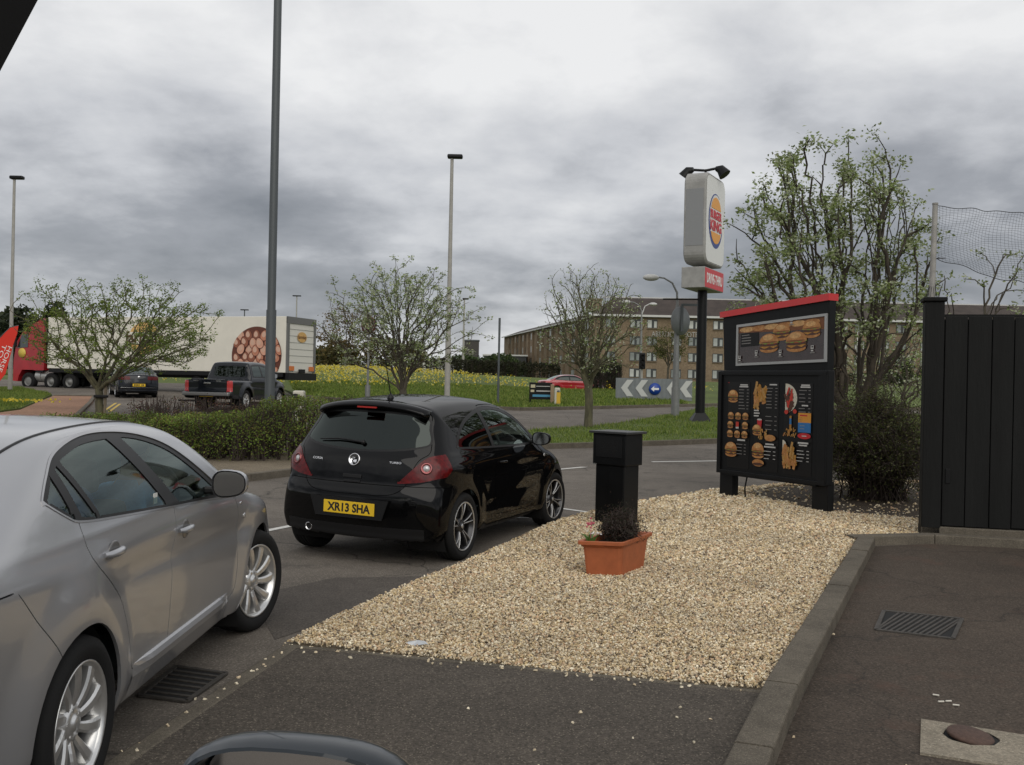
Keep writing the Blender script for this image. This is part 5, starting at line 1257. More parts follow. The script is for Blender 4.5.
def menu_board():
    pL = Vector((3.13, 14.62, 0)); pR = Vector((4.155, 12.84, 0)); W = (pR - pL).length; f = (pR - pL).normalized(); rz = math.atan2(f.y, f.x)
    root = thing('menu_board', tuple(pL), 'black drive-through menu board with red cap, burger poster and three lit menu columns', 'menu board', rz)
    # local: x along board, -y towards the lane, z up
    T = .13
    mb = MB(); mb.box((W / 2, -.022, 1.145), (W, T, 1.50), bev=.012); mb.box((W / 2, -.075, .40), (W - .3, .06, .05)); mb.build('menu_cabinet', M_BLKMET, root)
    fr = MB(); fr.box((.035, -.10, 1.145), (.07, .03, 1.46), bev=.004); fr.box((W - .035 - .03, -.10, 1.145), (.13, .03, 1.46), bev=.004); fr.box((W / 2, -.10, 1.85), (W, .032, .05), bev=.004); fr.box((W / 2, -.10, .42), (W, .032, .05), bev=.004); fr.build('cabinet_frame', M_BLKMET, root)
    hd = MB(); hd.prism([(.07, 1.897), (W - .03, 1.897), (W - .01, 2.80), (.03, 2.67)], -.065, .05, axis='Y'); hd.build('header_panel', M_BLKMET, root)
    cp = MB(); cp.prism([(-.01, 2.665), (W + .0, 2.80), (W + .0, 2.89), (-.01, 2.75)], -.10, .08, axis='Y'); cp.build('red_cap', M_REDCAP, root)
    for x in (.13, W - .14): lg = MB(); lg.box((x, .02, .22), (.27, .12, .46), bev=.008); lg.box((x, .02, .02), (.32, .2, .03)); lg.build('leg', M_BLKMET, root)
    # upper poster
    fx0, fx1, fz0, fz1 = .36, W - .05, 2.02, 2.665
    fm = MB(); t = .035
    def hm(u, v): a_, b_ = 1.975 + .045 * u, 2.53 + .085 * u; return (fx0 + (fx1 - fx0) * u, a_ + (b_ - a_) * v)
    q_ = t / 2; A_ = [hm(0, 0), hm(1, 0), hm(1, 1), hm(0, 1)]; O_ = [(A_[0][0] - q_, A_[0][1] - q_), (A_[1][0] + q_, A_[1][1] - q_), (A_[2][0] + q_, A_[2][1] + q_), (A_[3][0] - q_, A_[3][1] + q_)]; I_ = [(A_[0][0] + q_, A_[0][1] + q_), (A_[1][0] - q_, A_[1][1] + q_), (A_[2][0] - q_, A_[2][1] - q_), (A_[3][0] + q_, A_[3][1] - q_)]
    for k in range(4): k2 = (k + 1) % 4; fm.prism([O_[k], O_[k2], I_[k2], I_[k]], -.095, -.068, axis='Y')
    fmo = fm.build('poster_frame', M_ALU, root)
    ps = MB(); ps.prism(A_, -.075, -.066, axis='Y'); pso = ps.build('burger_poster', mat('poster_dark', (.035, .022, .022), .22, noise=.3, nscale=6, coat=.4), root)
    w, h = fx1 - fx0, fz1 - fz0; p = Pic(); M = frame((fx0, -.0765, fz0), (1, 0, 0), (0, 0, 1))
    p.p(M_BUND, [(.02, h - .02), (w - .02, h - .02), (w - .02, h - .20), (.02, h - .12)])
    for k in range(6): p.p(M_BUN if k % 2 else M_BUNL, ell(.18 + k * w * .148, h - .075, w * .085, .045))
    p.rect(.06, h * .62, w * .22, .22, M_POSTER); p.lines(.08, h * .74, w * .17, 4, .045, False, h=.014)
    for x, y, r in ((w * .52, h * .70, .16), (w * .85, h * .70, .16), (w * .38, h * .46, .185), (w * .69, h * .44, .19)): p.burger(x, y, r, 1.15)
    for x, y in ((w * .22, h * .20), (w * .50, h * .17), (w * .85, h * .22), (w * .62, h * .90), (w * .02, h * .09)):
        p.rect(x, y + .06, .05, .05, M_WHITEINK); p.rect(x + .012, y + .065, .03, .022, M_POSTER); p.rect(x + .005, y + .01, .04, .02, M_WHITEINK); p.rect(x - .01, y - .02, .08, .012, M_GREYINK)
    p.mb.v = [(hm(x / w, y / h)[0] - fx0, hm(x / w, y / h)[1] - fz0, z) for x, y, z in p.mb.v]; p.build('poster_picture', pso, M)
    # three menu columns
    cols = [(.20, .645), (.735, 1.205), (1.30, 1.81)]; sc = 1
    for i, (a, b) in enumerate(cols):
        a *= sc; b *= sc; z0, z1 = .49, 1.725; ps = MB(); ps.box(((a + b) / 2, -.0885, (z0 + z1) / 2), (b - a, .006, z1 - z0)); po = ps.build('menu_column', M_POSTER, root); w, h = b - a, z1 - z0; p = Pic(); M = frame((a, -.092, z0), (1, 0, 0), (0, 0, 1))
        if i == 0:
            p.rect(.0, h - .01, .02, .012, M_TOM); p.rect(w * .55, h - .04, w * .35, .018, M_WHITEINK); p.rect(w * .52, h - .065, w * .4, .018, M_WHITEINK); p.lines(w * .5, h - .11, w * .45, 7, .045); p.burger(w * .24, h - .22, .105, 1.35)
            for r in range(3):
                for c in range(3):
                    if c == 1 and r == 1: p.rect(w * .42, h * .51, .06, .07, M_TOM); p.rect(w * .42, h * .47, .06, .025, M_WHITEINK)
                    else: p.burger(w * (.16 + .34 * c), h * (.60 - .105 * r), .062, 1.25)
            p.rect(w * .52, h * .33, w * .36, .022, M_WHITEINK); p.lines(w * .48, h * .28, w * .44, 4, .045); p.burger(w * .24, h * .20, .125, 1.3)
        elif i == 1:
            p.rect(w * .62, h - .03, w * .3, .018, M_WHITEINK); p.fries(w * .24, h - .2, w * .42, .3, 34); p.lines(w * .52, h - .08, w * .44, 7, .045)
            p.rect(w * .02, h * .68, w * .2, .018, M_WHITEINK); p.rect(w * .02, h * .65, w * .24, .018, M_WHITEINK); p.rect(w * .02, h * .62, w * .2, .018, M_WHITEINK); p.p(M_REDP, [(w * .16, h * .58), (w * .36, h * .58), (w * .33, h * .46), (w * .19, h * .46)]); p.p(M_WHITEINK, ell(w * .26, h * .58, w * .1, .012)); p.lines(w * .5, h * .62, w * .46, 4, .06)
            p.burger(w * .17, h * .45, .09, 1.3); p.fries(w * .4, h * .41, w * .3, .12, 14); p.p(M_BUN, ell(w * .72, h * .38, w * .22, .045)); p.fries(w * .75, h * .38, w * .4, .06, 8); p.burger(w * .24, h * .21, .12, 1.5); p.p(M_BUN, ell(w * .26, h * .09, w * .24, .05)); p.p(M_PATTY, ell(w * .26, h * .075, w * .22, .02)); p.rect(w * .55, h * .31, w * .34, .02, M_WHITEINK); p.rect(w * .5, h * .28, w * .46, .02, M_WHITEINK); p.lines(w * .5, h * .23, w * .46, 3, .05, m=M_WHITEINK)
        else:
            p.rect(w * .6, h - .03, w * .3, .018, M_WHITEINK); p.rect(w * .58, h - .055, w * .34, .018, M_WHITEINK); p.p(M_WRAP, ell(w * .05, h - .21, w * .42, .2, -math.pi / 2, math.pi / 2)); p.fries(w * .2, h - .21, w * .22, .26, 20, M_PATTY); p.fries(w * .2, h - .2, w * .2, .2, 8, M_TOM); p.lines(w * .55, h - .1, w * .4, 4, .05); p.rect(w * .65, h - .30, w * .22, .018, M_WHITEINK); p.lines(w * .55, h - .34, w * .4, 3, .045)
            p.rect(w * .54, h * .625, w * .44, .13, M_ORG); p.rect(w * .6, h * .65, w * .25, .018, M_REDP); p.lines(w * .57, h * .625, w * .2, 3, .022, False, M_BUN); p.rect(w * .54, h * .52, w * .44, .13, M_BLU); p.lines(w * .6, h * .54, w * .3, 2, .04, False, M_GREYINK); p.p(M_REDP, ell(w * .76, h * .43, w * .23, .04)); p.rect(w * .68, h * .43, w * .16, .012, M_WHITEINK)
            p.p(M_TOM, ell(w * .12, h * .68, .035, .03)); p.p(M_TOM, ell(w * .42, h * .69, .035, .03)); p.rect(w * .24, h * .56, w * .07, .2, M_CHEESE); p.rect(w * .24, h * .58, w * .07, .08, M_BLU); p.fries(w * .26, h * .46, w * .42, .09, 22); p.p(M_WRAP, ell(w * .02, h * .3, w * .14, .09, -math.pi / 2, math.pi / 2)); p.fries(w * .28, h * .2, w * .44, .26, 40); p.rect(w * .58, h * .355, w * .36, .022, M_WHITEINK); p.rect(w * .62, h * .33, w * .28, .018, M_WHITEINK); p.lines(w * .55, h * .27, w * .42, 4, .045, m=M_WHITEINK)
        p.build('menu_print', po, M)
    cb = MB(); cb.tube([(.45, .05, .02), (.44, .04, .2), (.47, .05, .36), (.46, .06, .44)], .012, 6); cb.build('cable', M_BLKMET, root)
menu_board()

def order_post():
    f = Vector((.75, -.66, 0)).normalized(); rz = math.atan2(f.y, f.x); c = Vector((1.235, 11.42, -.085)) 
    root = thing('order_post', (c.x, c.y, .04), 'black two part order speaker post with flat lid standing behind the terracotta planter', 'order post', rz)
    mb = MB(); mb.box((0, 0, .34), (.40, .29, .72), bev=.008); mb.build('post_box', M_BLKMET, root)
    mb = MB(); mb.box((0, 0, .87), (.46, .34, .36), bev=.01); mb.build('speaker_box', M_BLKMET, root)
    mb = MB(); mb.box((0, 0, 1.064), (.53, .41, .028), bev=.006); mb.build('lid', mat('lid_grey', (.03, .031, .032), .45, noise=.2, nscale=9), root)
    mb = MB(); mb.box((.0, -.172, .90), (.36, .006, .24), bev=.002); mb.build('speaker_panel', M_BLACKPL, root)
    mb = MB()
    for k in range(7): mb.box((0, -.176, .84 + .02 * k), (.22, .003, .006))
    mb.build('speaker_grille', M_DARK, root)
    mb = MB(); mb.box((.09, -.148, .36), (.2, .006, .62), bev=.002); mb.build('service_door', M_BLKMET, root)
    mb = MB(); mb.box((-.2, -.16, .70), (.06, .02, .012)); mb.build('hinge', M_ALU, root)
order_post()

def planter():
    c = G(622, 578, .06); d1 = Vector((-1, .10, 0)).normalized(); d2 = Vector((.47, .88, 0)).normalized(); L1, L2, h = .36, .68, .31
    M_T = mat('terracotta_plastic', (.36, .10, .035), .55, noise=.14, nscale=9, bump=.08, bscale=30)
    root = thing('planter', (c[0], c[1], .045), 'terracotta rectangular planter box on the gravel in front of the black order post', 'planter')
    def q(a, b, z, s=1.0): 
        p = d1 * (L1 / 2 + (a - .5) * L1 * s) + d2 * (L2 / 2 + (b - .5) * L2 * s); return (p.x, p.y, z)
    cr = [(0, 0), (1, 0), (1, 1), (0, 1)]
    def ringp(z, s, rnd=.09):
        out = []
        for (a, b), (sa, sb) in zip(cr, ((1, 1), (-1, 1), (-1, -1), (1, -1))):
            ra, rb = rnd, rnd * L1 / L2
            seq = [(a + sa * 0, b + sb * rb), (a + sa * ra * .3, b + sb * rb * .3), (a + sa * ra, b)]
            if (a, b) in ((1, 0), (0, 1)): seq = seq[::-1]
            out += [q(x, y, z, s) for x, y in seq]
        return out
    rings = [ringp(0, .80), ringp(.02, .82), ringp(h - .06, .915), ringp(h - .055, .93), ringp(h - .035, 1.0), ringp(h - .03, 1.06), ringp(h - .004, 1.07), ringp(h, 1.05), ringp(h - .003, .93), ringp(h - .06, .9)]
    n = len(rings[0]); mb = MB(); mb.add([p for r in rings for p in r], [(i * n + k, i * n + (k + 1) % n, (i + 1) * n + (k + 1) % n, (i + 1) * n + k) for i in range(len(rings) - 1) for k in range(n)] + [list(range(n))[::-1]], None, False); mb.build('planter_box', M_T, root)
    mb = MB(); mb.add(ringp(h - .05, .92), [list(range(n))]); mb.build('compost', M_SOIL, root)
    cc = Vector(q(.5, .5, 0)); base = Vector(c)
    bush('heather_plant', (c[0] + cc.x + .03, c[1] + cc.y + .03, .045 + h - .06), 'dark wiry heather plant growing in the terracotta planter', (.20, .24, .24), 190, [(.035, .022, .016), (.05, .03, .02), (.03, .035, .015)], 5200, .014, 31, cat='plant')
    p = q(.82, .12, 0); x0, y0 = c[0] + p[0], c[1] + p[1]
    fl = thing('small_flowers', (x0, y0, .045 + h - .06), 'few white and pink flowers with green leaves at the left end of the planter', 'flowers'); mb = MB(); R = np.random.default_rng(4)
    for k in range(26):
        a = R.uniform(0, 6.28); l = R.uniform(.06, .14); e = (math.cos(a) * l * .8, math.sin(a) * l * .8, .05 + l * .5); m_ = (e[0] * .5, e[1] * .5, e[2] * .85); w = .006
        mb.add([(-w, 0, 0), (w, 0, 0), (m_[0] + w, m_[1], m_[2]), (m_[0] - w, m_[1], m_[2]), e], [(0, 1, 2, 3), (3, 2, 4)], None, False)
    mb.build('leaves', mat('leaf_green', (.08, .16, .03), .5), fl)
    mb = MB()
    for k in range(10): 
        a = R.uniform(0, 6.28); l = R.uniform(.0, .07); mb.ball((math.cos(a) * l + .02, math.sin(a) * l - .02, .10 + R.uniform(0, .03)), .009, 6, 4, sc=(1, 1, .6))
    mb.build('white_flowers', mat('petal_white', (.7, .7, .68), .6), fl)
    mb = MB()
    for k in range(12): mb.ball((R.normal(0, .022), R.normal(0, .022), .19 + R.normal(0, .018)), .009, 6, 4)
    mb.tube([(0, 0, 0), (0, 0, .18)], .003, 4); mb.build('pink_flower', mat('petal_pink', (.45, .08, .12), .6), fl)
planter()

# ------------------------------------------------------------ black fence and net
def fence():
    p0 = Vector((4.665, 10.98, 0)); p1 = Vector((9.4, 9.75, 0)); f = (p1 - p0).normalized(); rz = math.atan2(f.y, f.x)
    root = thing('board_fence', (p0.x, p0.y, 0), 'tall black vertical board fence with thick end post on a low concrete base', 'fence', rz); L_ = (p1 - p0).length
    mb = MB(); mb.box((.0, .03, 1.32), (.20, .20, 2.64), bev=.01); mb.build('post', M_BLKWOOD, root)
    mb = MB(); mb.box((0, .03, 2.665), (.25, .25, .05), bev=.012); mb.build('post_cap', M_BLKWOOD, root)
    x = .115; k = 0
    R = random.Random(5)
    while x < L_:
        w = .225 + R.uniform(-.012, .012); mb = MB(); mb.box((x + w / 2, -.02 + R.uniform(-.006, .006), 1.325), (w, .024, 2.30 + R.uniform(-.012, .012)), bev=.004); mb.build('board', M_BLKWOOD, root); x += w + .009; k += 1
    mb = MB(); [mb.box((L_ / 2, .03, z), (L_, .05, .09)) for z in (.45, 1.3, 2.2)]; mb.box((L_ / 2, .02, 2.49), (L_ - .2, .03, .03)); mb.build('rail', M_BLKWOOD, root)
    mb = MB(); mb.box((L_ / 2 + .03, .012, 1.27), (L_ - .06, .012, 2.36)); mb.build('gap_light_block', M_DARK, root)  # added dark sheet, keeps light from showing through the board gaps
    mb = MB(); mb.box((L_ / 2 - .05, .05, .075), (L_ + .1, .24, .17), bev=.01); mb.build('concrete_base', M_KERB, root)
    mb = MB(); mb.box((.17, -.035, .72), (.05, .012, .16), bev=.003); mb.build('bolt', M_BLKMET, root)
fence()
def net():
    p0 = Vector(D(930, 292, 11.6)); zt = D(935, 203, 11.6)[2]; R = random.Random(3)
    root = thing('sports_net', (p0.x + .02, 11.6, 0), 'fine black netting strung from a grey pole above the black fence', 'net')
    M_NET = mat('net_cord', (.03, .03, .03), .8)
    mb = MB(); mb.tube([(0, 0, 0), (.0, 0, 2.6), (.02, 0, zt - .02)], [.042, .036, .030], 10); mb.tube([(.02, 0, zt - .02), (.02, 0, zt)], .034, 10); mb.build('pole', mat('galvanised_pole', (.30, .29, .27), .6, .1, noise=.2, nscale=8), root)
    nx, nz = 74, 27; Wd = 3.0
    def P(i, j):
        a = i / nx; b = j / nz; top = zt - .03 - .10 * math.sin(min(1, a * 1.2) * math.pi * .5) ** .8 + .0; bot = zt - .62 - .62 * a ** .7 + .02 * math.sin(a * 20)
        z = top + (bot - top) * b; return (.03 + Wd * a + .025 * math.sin(b * 5 + a * 12) * (1 - a * .3), .10 * math.sin(b * 3.1) * (.5 + a) + .03 * math.sin(i * .5), z + .008 * math.sin(i * .8 + j))
    mb = MB()
    for j in range(nz + 1): mb.tube([P(i, j) for i in range(nx + 1)], .0014 if j not in (0, nz) else .005, 3, cap=False)
    for i in range(nx + 1): mb.tube([P(i, j) for j in range(nz + 1)], .0014, 3, cap=False)
    mb.build('netting', M_NET, root)
    # gathered end of the net round the pole
    mb = MB()
    for k in range(16):
        a = k * .6; mb.tube([(.03, .02, zt - .75), (.0 + .05 * math.cos(a), .05 * math.sin(a), zt - 1.05), (-.01 + .11 * math.cos(a), .11 * math.sin(a), 2.62)], .0028, 3, cap=False)
    mb.build('gathered_net', M_NET, root)
net()

# ------------------------------------------------------------ illuminated pole sign
def pole_sign():
    d = 32.4; b = base(700, d); root = thing('pole_sign', b, 'tall black pole with grey and white box sign, round burger logo and red panel below', 'sign')
    ph = math.radians(28); f = Vector((math.sin(ph), math.cos(ph), 0)); s = Vector((math.cos(ph), -math.sin(ph), 0))   # f: along the face (away), s: outward normal of the logo face
    x0 = D(700, 300, d)[0] - b[0]
    z0 = EYE - b[2]
    def zz(v): return (388 - v) / 30.5 + z0
    W, Tk = 2.25, .74; zb, zt = zz(264), zz(172); r = .36
    # near corner of face at px 700: origin of box centre
    corner = Vector((x0 + .12, 0, 0)); cen = corner + f * (W / 2) - s * (Tk / 2) + Vector((0, 0, (zb + zt) / 2))
    M = frame(cen, tuple(f), (0, 0, 1))  # local x along face, y up, z = f x up = outward? 
    nrm = Vector((f.x, f.y, 0)).cross(Vector((0, 0, 1)))     # equals s
    def rr(w, h, r, n=6): return [(sx * (w / 2 - r) + r * math.cos(a), sy * (h / 2 - r) + r * math.sin(a)) for sx, sy, a0 in ((1, 1, 0), (-1, 1, 90), (-1, -1, 180), (1, -1, 270)) for a in [math.radians(a0 + 90 * k / n) for k in range(n + 1)]]
    h = zt - zb; mb = MB(); pr = rr(W, h, r)
    n = len(pr); lay = [(-Tk / 2, .97), (-Tk / 2 + .04, 1.0), (Tk / 2 - .04, 1.0), (Tk / 2, .97)]
    mb.add([(x * s_, y * s_, z) for z, s_ in lay for x, y in pr], [(i * n + k, i * n + (k + 1) % n, (i + 1) * n + (k + 1) % n, (i + 1) * n + k) for i in range(3) for k in range(n)] + [list(range(n))[::-1], [3 * n + k for k in range(n)]], M, False)
    hb = mb.build('sign_box', mat('sign_casing', (.30, .295, .28), .5, noise=.16, nscale=3, bump=.05), root)
    pan = MB(); pan.box((-W / 2 - .004, 0, 0), (.01, h * .62, Tk * .8), M); pan.build('side_panel', mat('side_panel_grey', (.24, .245, .25), .5), root)
    fc = MB(); pr2 = rr(W * .93, h * .945, r * .85); fc.add([(x, y, Tk / 2 + .003) for x, y in pr2] + [(x, y, Tk / 2 + .012) for x, y in pr2], [[n + k for k in range(n)]] + [(k, (k + 1) % n, n + (k + 1) % n, n + k) for k in range(n)], M, False); fo = fc.build('sign_face', mat('sign_face_white', (.72, .72, .69), .35), root)
    zf = Tk / 2 + .016
    def M3(cx, cy, z): return M @ Matrix.Translation((cx, cy, z))
    lg = MB(); R_ = .82; SY = 1.12
    # blue swoosh: crescent wrapping left and bottom
    outp = [(1.0 * R_ * math.cos(a), R_ * SY * math.sin(a)) for a in np.linspace(math.radians(62), math.radians(338), 34)]; inp = [(R_ * .90 * math.cos(a) + .045, R_ * SY * .90 * math.sin(a) + .06) for a in np.linspace(math.radians(338), math.radians(62), 34)]
    nn = len(outp); P_ = outp + inp; lg.add([(x, y, zf) for x, y in P_], [(k, k + 1, 2 * nn - 2 - k, 2 * nn - 1 - k) for k in range(nn - 1)], M, False); lg.build('logo_ring', mat('logo_blue', (.01, .04, .22), .4), fo)
    bn = MB()
    bn.add([(x, y, zf + .006) for x, y in ell(0.02, .34, .56, .46, .12, math.pi - .12, 18)], [list(range(19))], M, False)
    bn.add([(x, y, zf + .006) for x, y in ell(0.02, -.34, .56, .42, math.pi + .12, 2 * math.pi - .12, 18)], [list(range(19))], M, False)
    bn.build('logo_bun', mat('logo_orange', (.75, .32, .02), .4), fo)
    MR = mat('logo_red', (.55, .01, .02), .4)
    t1_ = text_mesh('t', 'BURGER', .34, MR, None, M3(.02, .20, zf + .010), .003, width=1.28, bold=.012, height=.30); t2_ = text_mesh('t', 'KING', .42, MR, None, M3(.02, -.17, zf + .010), .003, width=1.28, bold=.014, height=.36)
    join_text([t1_, t2_], 'logo_lettering', fo)
    # lower red board
    zb2, zt2 = zz(289), zz(268); cen2 = corner + f * (W * .93 / 2) - s * (Tk * .5) + Vector((0, 0, (zb2 + zt2) / 2)); M2 = frame(cen2, tuple(f), (0, 0, 1)); h2 = zt2 - zb2
    mb = MB(); mb.box((0, 0, 0), (W * .95, h2, Tk * 1.08), M2, bev=.02); lb = mb.build('lower_box', mat('sign_casing', (.4, .4, .38), .5), root)
    mb = MB(); mb.box((0, 0, Tk * .54 + .006), (W * .93, h2 * .92, .012), M2); rb = mb.build('red_panel', mat('sign_red', (.55, .02, .025), .4), lb)
    text_mesh('panel_lettering', 'DRIVE-THRU', .3, mat('sign_letter_white', (.75, .74, .72), .4), rb, M2 @ Matrix.Translation((0, 0, Tk * .54 + .016)), .002, width=W * .78, bold=.008, height=h2 * .48)
    # floodlights over the top
    tc = cen + Vector((0, 0, h / 2)); mb = MB(); a = tc - s * (Tk / 2 + .02) - f * .5; e = tc + s * (Tk / 2 + .04) + f * .2
    mb.tube([tuple(tc), tuple(tc + Vector((0, 0, .28)))], .04, 8); mb.tube([tuple(a + Vector((0, 0, .20))), tuple(tc + Vector((0, 0, .24))), tuple(e + Vector((0, 0, .34)))], .045, 8); mb.build('lamp_arm', M_BLKMET, root)
    for p, sg in ((a, -1), (e, 1)):
        q = p + Vector((0, 0, .20 if sg < 0 else .32)); mb = MB(); mb.tube([tuple(q - s * sg * .12), tuple(q + s * sg * .03 - Vector((0, 0, .02))), tuple(q + s * sg * .2 - Vector((0, 0, .24)))], [.08, .15, .22], 12); mb.build('floodlight', M_BLKMET, root)
    # pole and pyramid foot
    pc = cen2 - Vector((0, 0, cen2.z)); mb = MB(); mb.tube([(pc.x * 0, 0, 0), (0, 0, zb2)], .17, 16); 
    px = pc.x; py = pc.y
    mb = MB(); mb.tube([(0, 0, .3), (0, 0, zb2)], .165, 16)
    # the pole leans with nothing: centre it beneath the boxes
    po = mb.build('pole', M_BLKMET, root)
    ft = MB(); ft.add([(-.42, -.42, 0), (.42, -.42, 0), (.42, .42, 0), (-.42, .42, 0), (-.16, -.16, .42), (.16, -.16, .42), (.16, .16, .42), (-.16, .16, .42)], [(0, 1, 5, 4), (1, 2, 6, 5), (2, 3, 7, 6), (3, 0, 4, 7), (4, 5, 6, 7)]); fto = ft.build('pole_foot', M_BLKMET, root)
    for o in (po, fto): o.location = (px, py, 0)
    for o in root.children:
        if o not in (po, fto): pass
    ar = MB(); zA = zz(298); ar.tube([(px, py, zA), (px - 1.35, py - .1, zA - .03)], .03, 6); ar.build('side_bracket', M_BLKMET, root)
    root.location = (b[0] - px, b[1] - py, b[2]) if False else b
pole_sign()

# ------------------------------------------------------------ lamps and signs along the road
M_GALV = mat('galvanised_steel', (.22, .225, .22), .5, .4, noise=.12, nscale=6); M_COLUMN = mat('painted_column', (.33, .32, .29), .6, noise=.1, nscale=4); M_DGREY = mat('dark_grey_column', (.09, .10, .105), .5, .3)
def column(name, u, v0, v1, d, w_top, w_bot, m, label, head='cap', group=None, cat='street lamp', ub=None):
    p = D(u, v0, d); q = D(ub if ub is not None else u, v1, d); b = (q[0], d, hz(q[0], d)); H_ = p[2] - b[2]; root = thing(name, b, label, cat, group=group); lean = (p[0] - q[0]) * .0
    mb = MB(); mb.tube([(0, 0, 0), (0, 0, H_ * .28)], w_bot / 2, 12); mb.tube([(0, 0, H_ * .28), (0, 0, H_)], [w_bot * .42, w_top / 2], 12); mb.build('pole', m, root)
    if head == 'cap':
        mb = MB(); mb.box((.12, 0, H_ + .02), (.62, .3, .16), bev=.05); mb.build('lamp_head', M_BLKMET, root)
    elif head == 'two':
        mb = MB(); mb.box((0, 0, H_ + .02), (.9, .26, .12), bev=.04); mb.build('lamp_head', M_BLKMET, root)
    elif head == 'swan':
        r = .85; mb = MB(); mb.tube([(0, 0, H_ - .02), (-.02, 0, H_ + .45), (-.2, 0, H_ + .8), (-.5, 0, H_ + .97), (-.75, 0, H_ + 1.0)], [.045, .04, .035, .03, .03], 8); mb.build('swan_neck', m, root)
        mb = MB(); mb.ball((-.98, 0, H_ + .98), .3, 14, 8, sc=(1, .55, .42)); mb.build('lamp_head', mat('lamp_head_pale', (.5, .5, .48), .4), root)
        if 'double' in label: mb = MB(); mb.tube([(0, 0, H_ + .2), (.2, 0, H_ + .75), (.5, 0, H_ + .9)], .035, 8); mb.ball((.7, 0, H_ + .88), .26, 12, 8, sc=(1, .55, .42)); mb.build('second_lamp_head', mat('lamp_head_pale', (.5, .5, .48), .4), root)
    return root
column('street_lamp', 14, 178, 389, 46, .12, .2, M_COLUMN, 'pale street lamp at the far left in front of the lorry cab', ub=10)
column('street_lamp', 280, -60, 401, 21, .17, .215, M_DGREY, 'thick dark grey lamp column rising out of the hedge beyond the top of the picture', ub=269.5)
column('street_lamp', 452, 157, 402, 40, .13, .23, M_COLUMN, 'tall pale street lamp right behind the roof of the black hatchback', ub=447)
column('street_lamp', 463.5, 299, 390, 100, .14, .26, M_COLUMN, 'distant pale street lamp in front of the dark tower block', ub=462.5)
column('street_lamp', 295.5, 296, 385, 105, .12, .2, M_COLUMN, 'distant street lamp above the rear end of the lorry trailer', head='two', ub=295)
column('street_lamp', 243.5, 310, 385, 110, .12, .2, M_DGREY, 'distant dark street lamp whose head shows over the lorry trailer roof', head='two', ub=243)
column('steel_post', 499.5, 318, 423, 43, .10, .10, M_DGREY, 'plain slim dark post in the field right of the tall pale lamp', head='', cat='post', ub=497.5)
# swan-neck lamp with a road sign seen from behind
r1 = column('street_lamp', 676, 305, 418, 36, .13, .30, M_GALV, 'grey swan neck street lamp with a round sign seen from behind', head='swan', ub=675)
Hh = D(676, 285, 36)[2]; 
mb = MB(); zb_ = hz(r1.location.x, 36); T_ = Matrix.Translation((.1, -.1, D(678, 321, 36)[2] - zb_)) @ Matrix.Rotation(math.radians(40), 4, 'Z') @ Matrix.Rotation(math.pi / 2, 4, 'X'); mb.lathe([(.001, 0), (.52, 0), (.52, .02), (.001, .02)], 28, T_); mb.build('round_sign', mat('sign_back_grey', (.17, .18, .185), .6), r1)
mb = MB(); mb.box((.15, -.16, D(678, 318, 36)[2] - zb_), (.09, .05, 1.0)); mb.box((.45, -.16, D(678, 305, 36)[2] - zb_), (.6, .08, .08)); mb.build('sign_bracket', M_DGREY, r1)
column('street_lamp', 641, 318, 398, 62, .11, .2, M_GALV, 'pale double headed swan neck lamp in front of the hotel windows', head='swan', ub=640)
# traffic light
p = tb(641.5, 385, 58); root = thing('traffic_light', p, 'small black traffic light in front of the hotel above the chevron board', 'traffic light'); zt_ = D(641, 355, 58)[2] - p[2]
mb = MB(); mb.tube([(0, 0, 0), (0, 0, zt_)], .06, 8); mb.build('pole', M_COLUMN, root); mb = MB(); mb.box((0, -.1, zt_ - .35), (.36, .2, .95), bev=.04); lh = mb.build('signal_head', M_BLKMET, root)
for k in range(3): mb = MB(); mb.lathe([(.11, 0), (.11, .1), (.1, .1), (.1, .01), (.001, .0)], 12, Matrix.Translation((0, -.2, zt_ - .08 - .28 * k)) @ Matrix.Rotation(math.pi / 2, 4, 'X')); mb.build('signal_lens', M_DARK, lh)
# round sign among the branches
p = tb(367.5, 395, 38); root = thing('road_sign', p, 'round road sign on a slim pole seen through the branches of the pale green tree', 'road sign'); zc = D(368.5, 325, 38)[2] - p[2]
mb = MB(); mb.tube([(0, 0, 0), (0, 0, .95)], .10, 10); mb.tube([(0, 0, .95), (0, 0, zc)], .045, 8); mb.build('pole', M_GALV, root)
mb = MB(); TT = Matrix.Translation((0, -.06, zc)) @ Matrix.Rotation(math.radians(-25), 4, 'Z') @ Matrix.Rotation(math.pi / 2, 4, 'X'); mb.lathe([(.001, 0), (.34, 0), (.34, .02), (.001, .02)], 24, TT); dk = mb.build('sign_disc', mat('sign_dark_red', (.12, .03, .03), .6), root)
mb = MB(); mb.lathe([(.23, .024), (.27, .026), (.27, .022)], 24, TT); mb.lathe([(.12, .024), (.15, .026), (.15, .022)], 24, TT); mb.build('sign_rings', M_GREYINK, dk)
mb = MB(); mb.box((.08, -.03, zc + .40), (.6, .1, .05)); mb.build('sign_canopy', M_GALV, root)

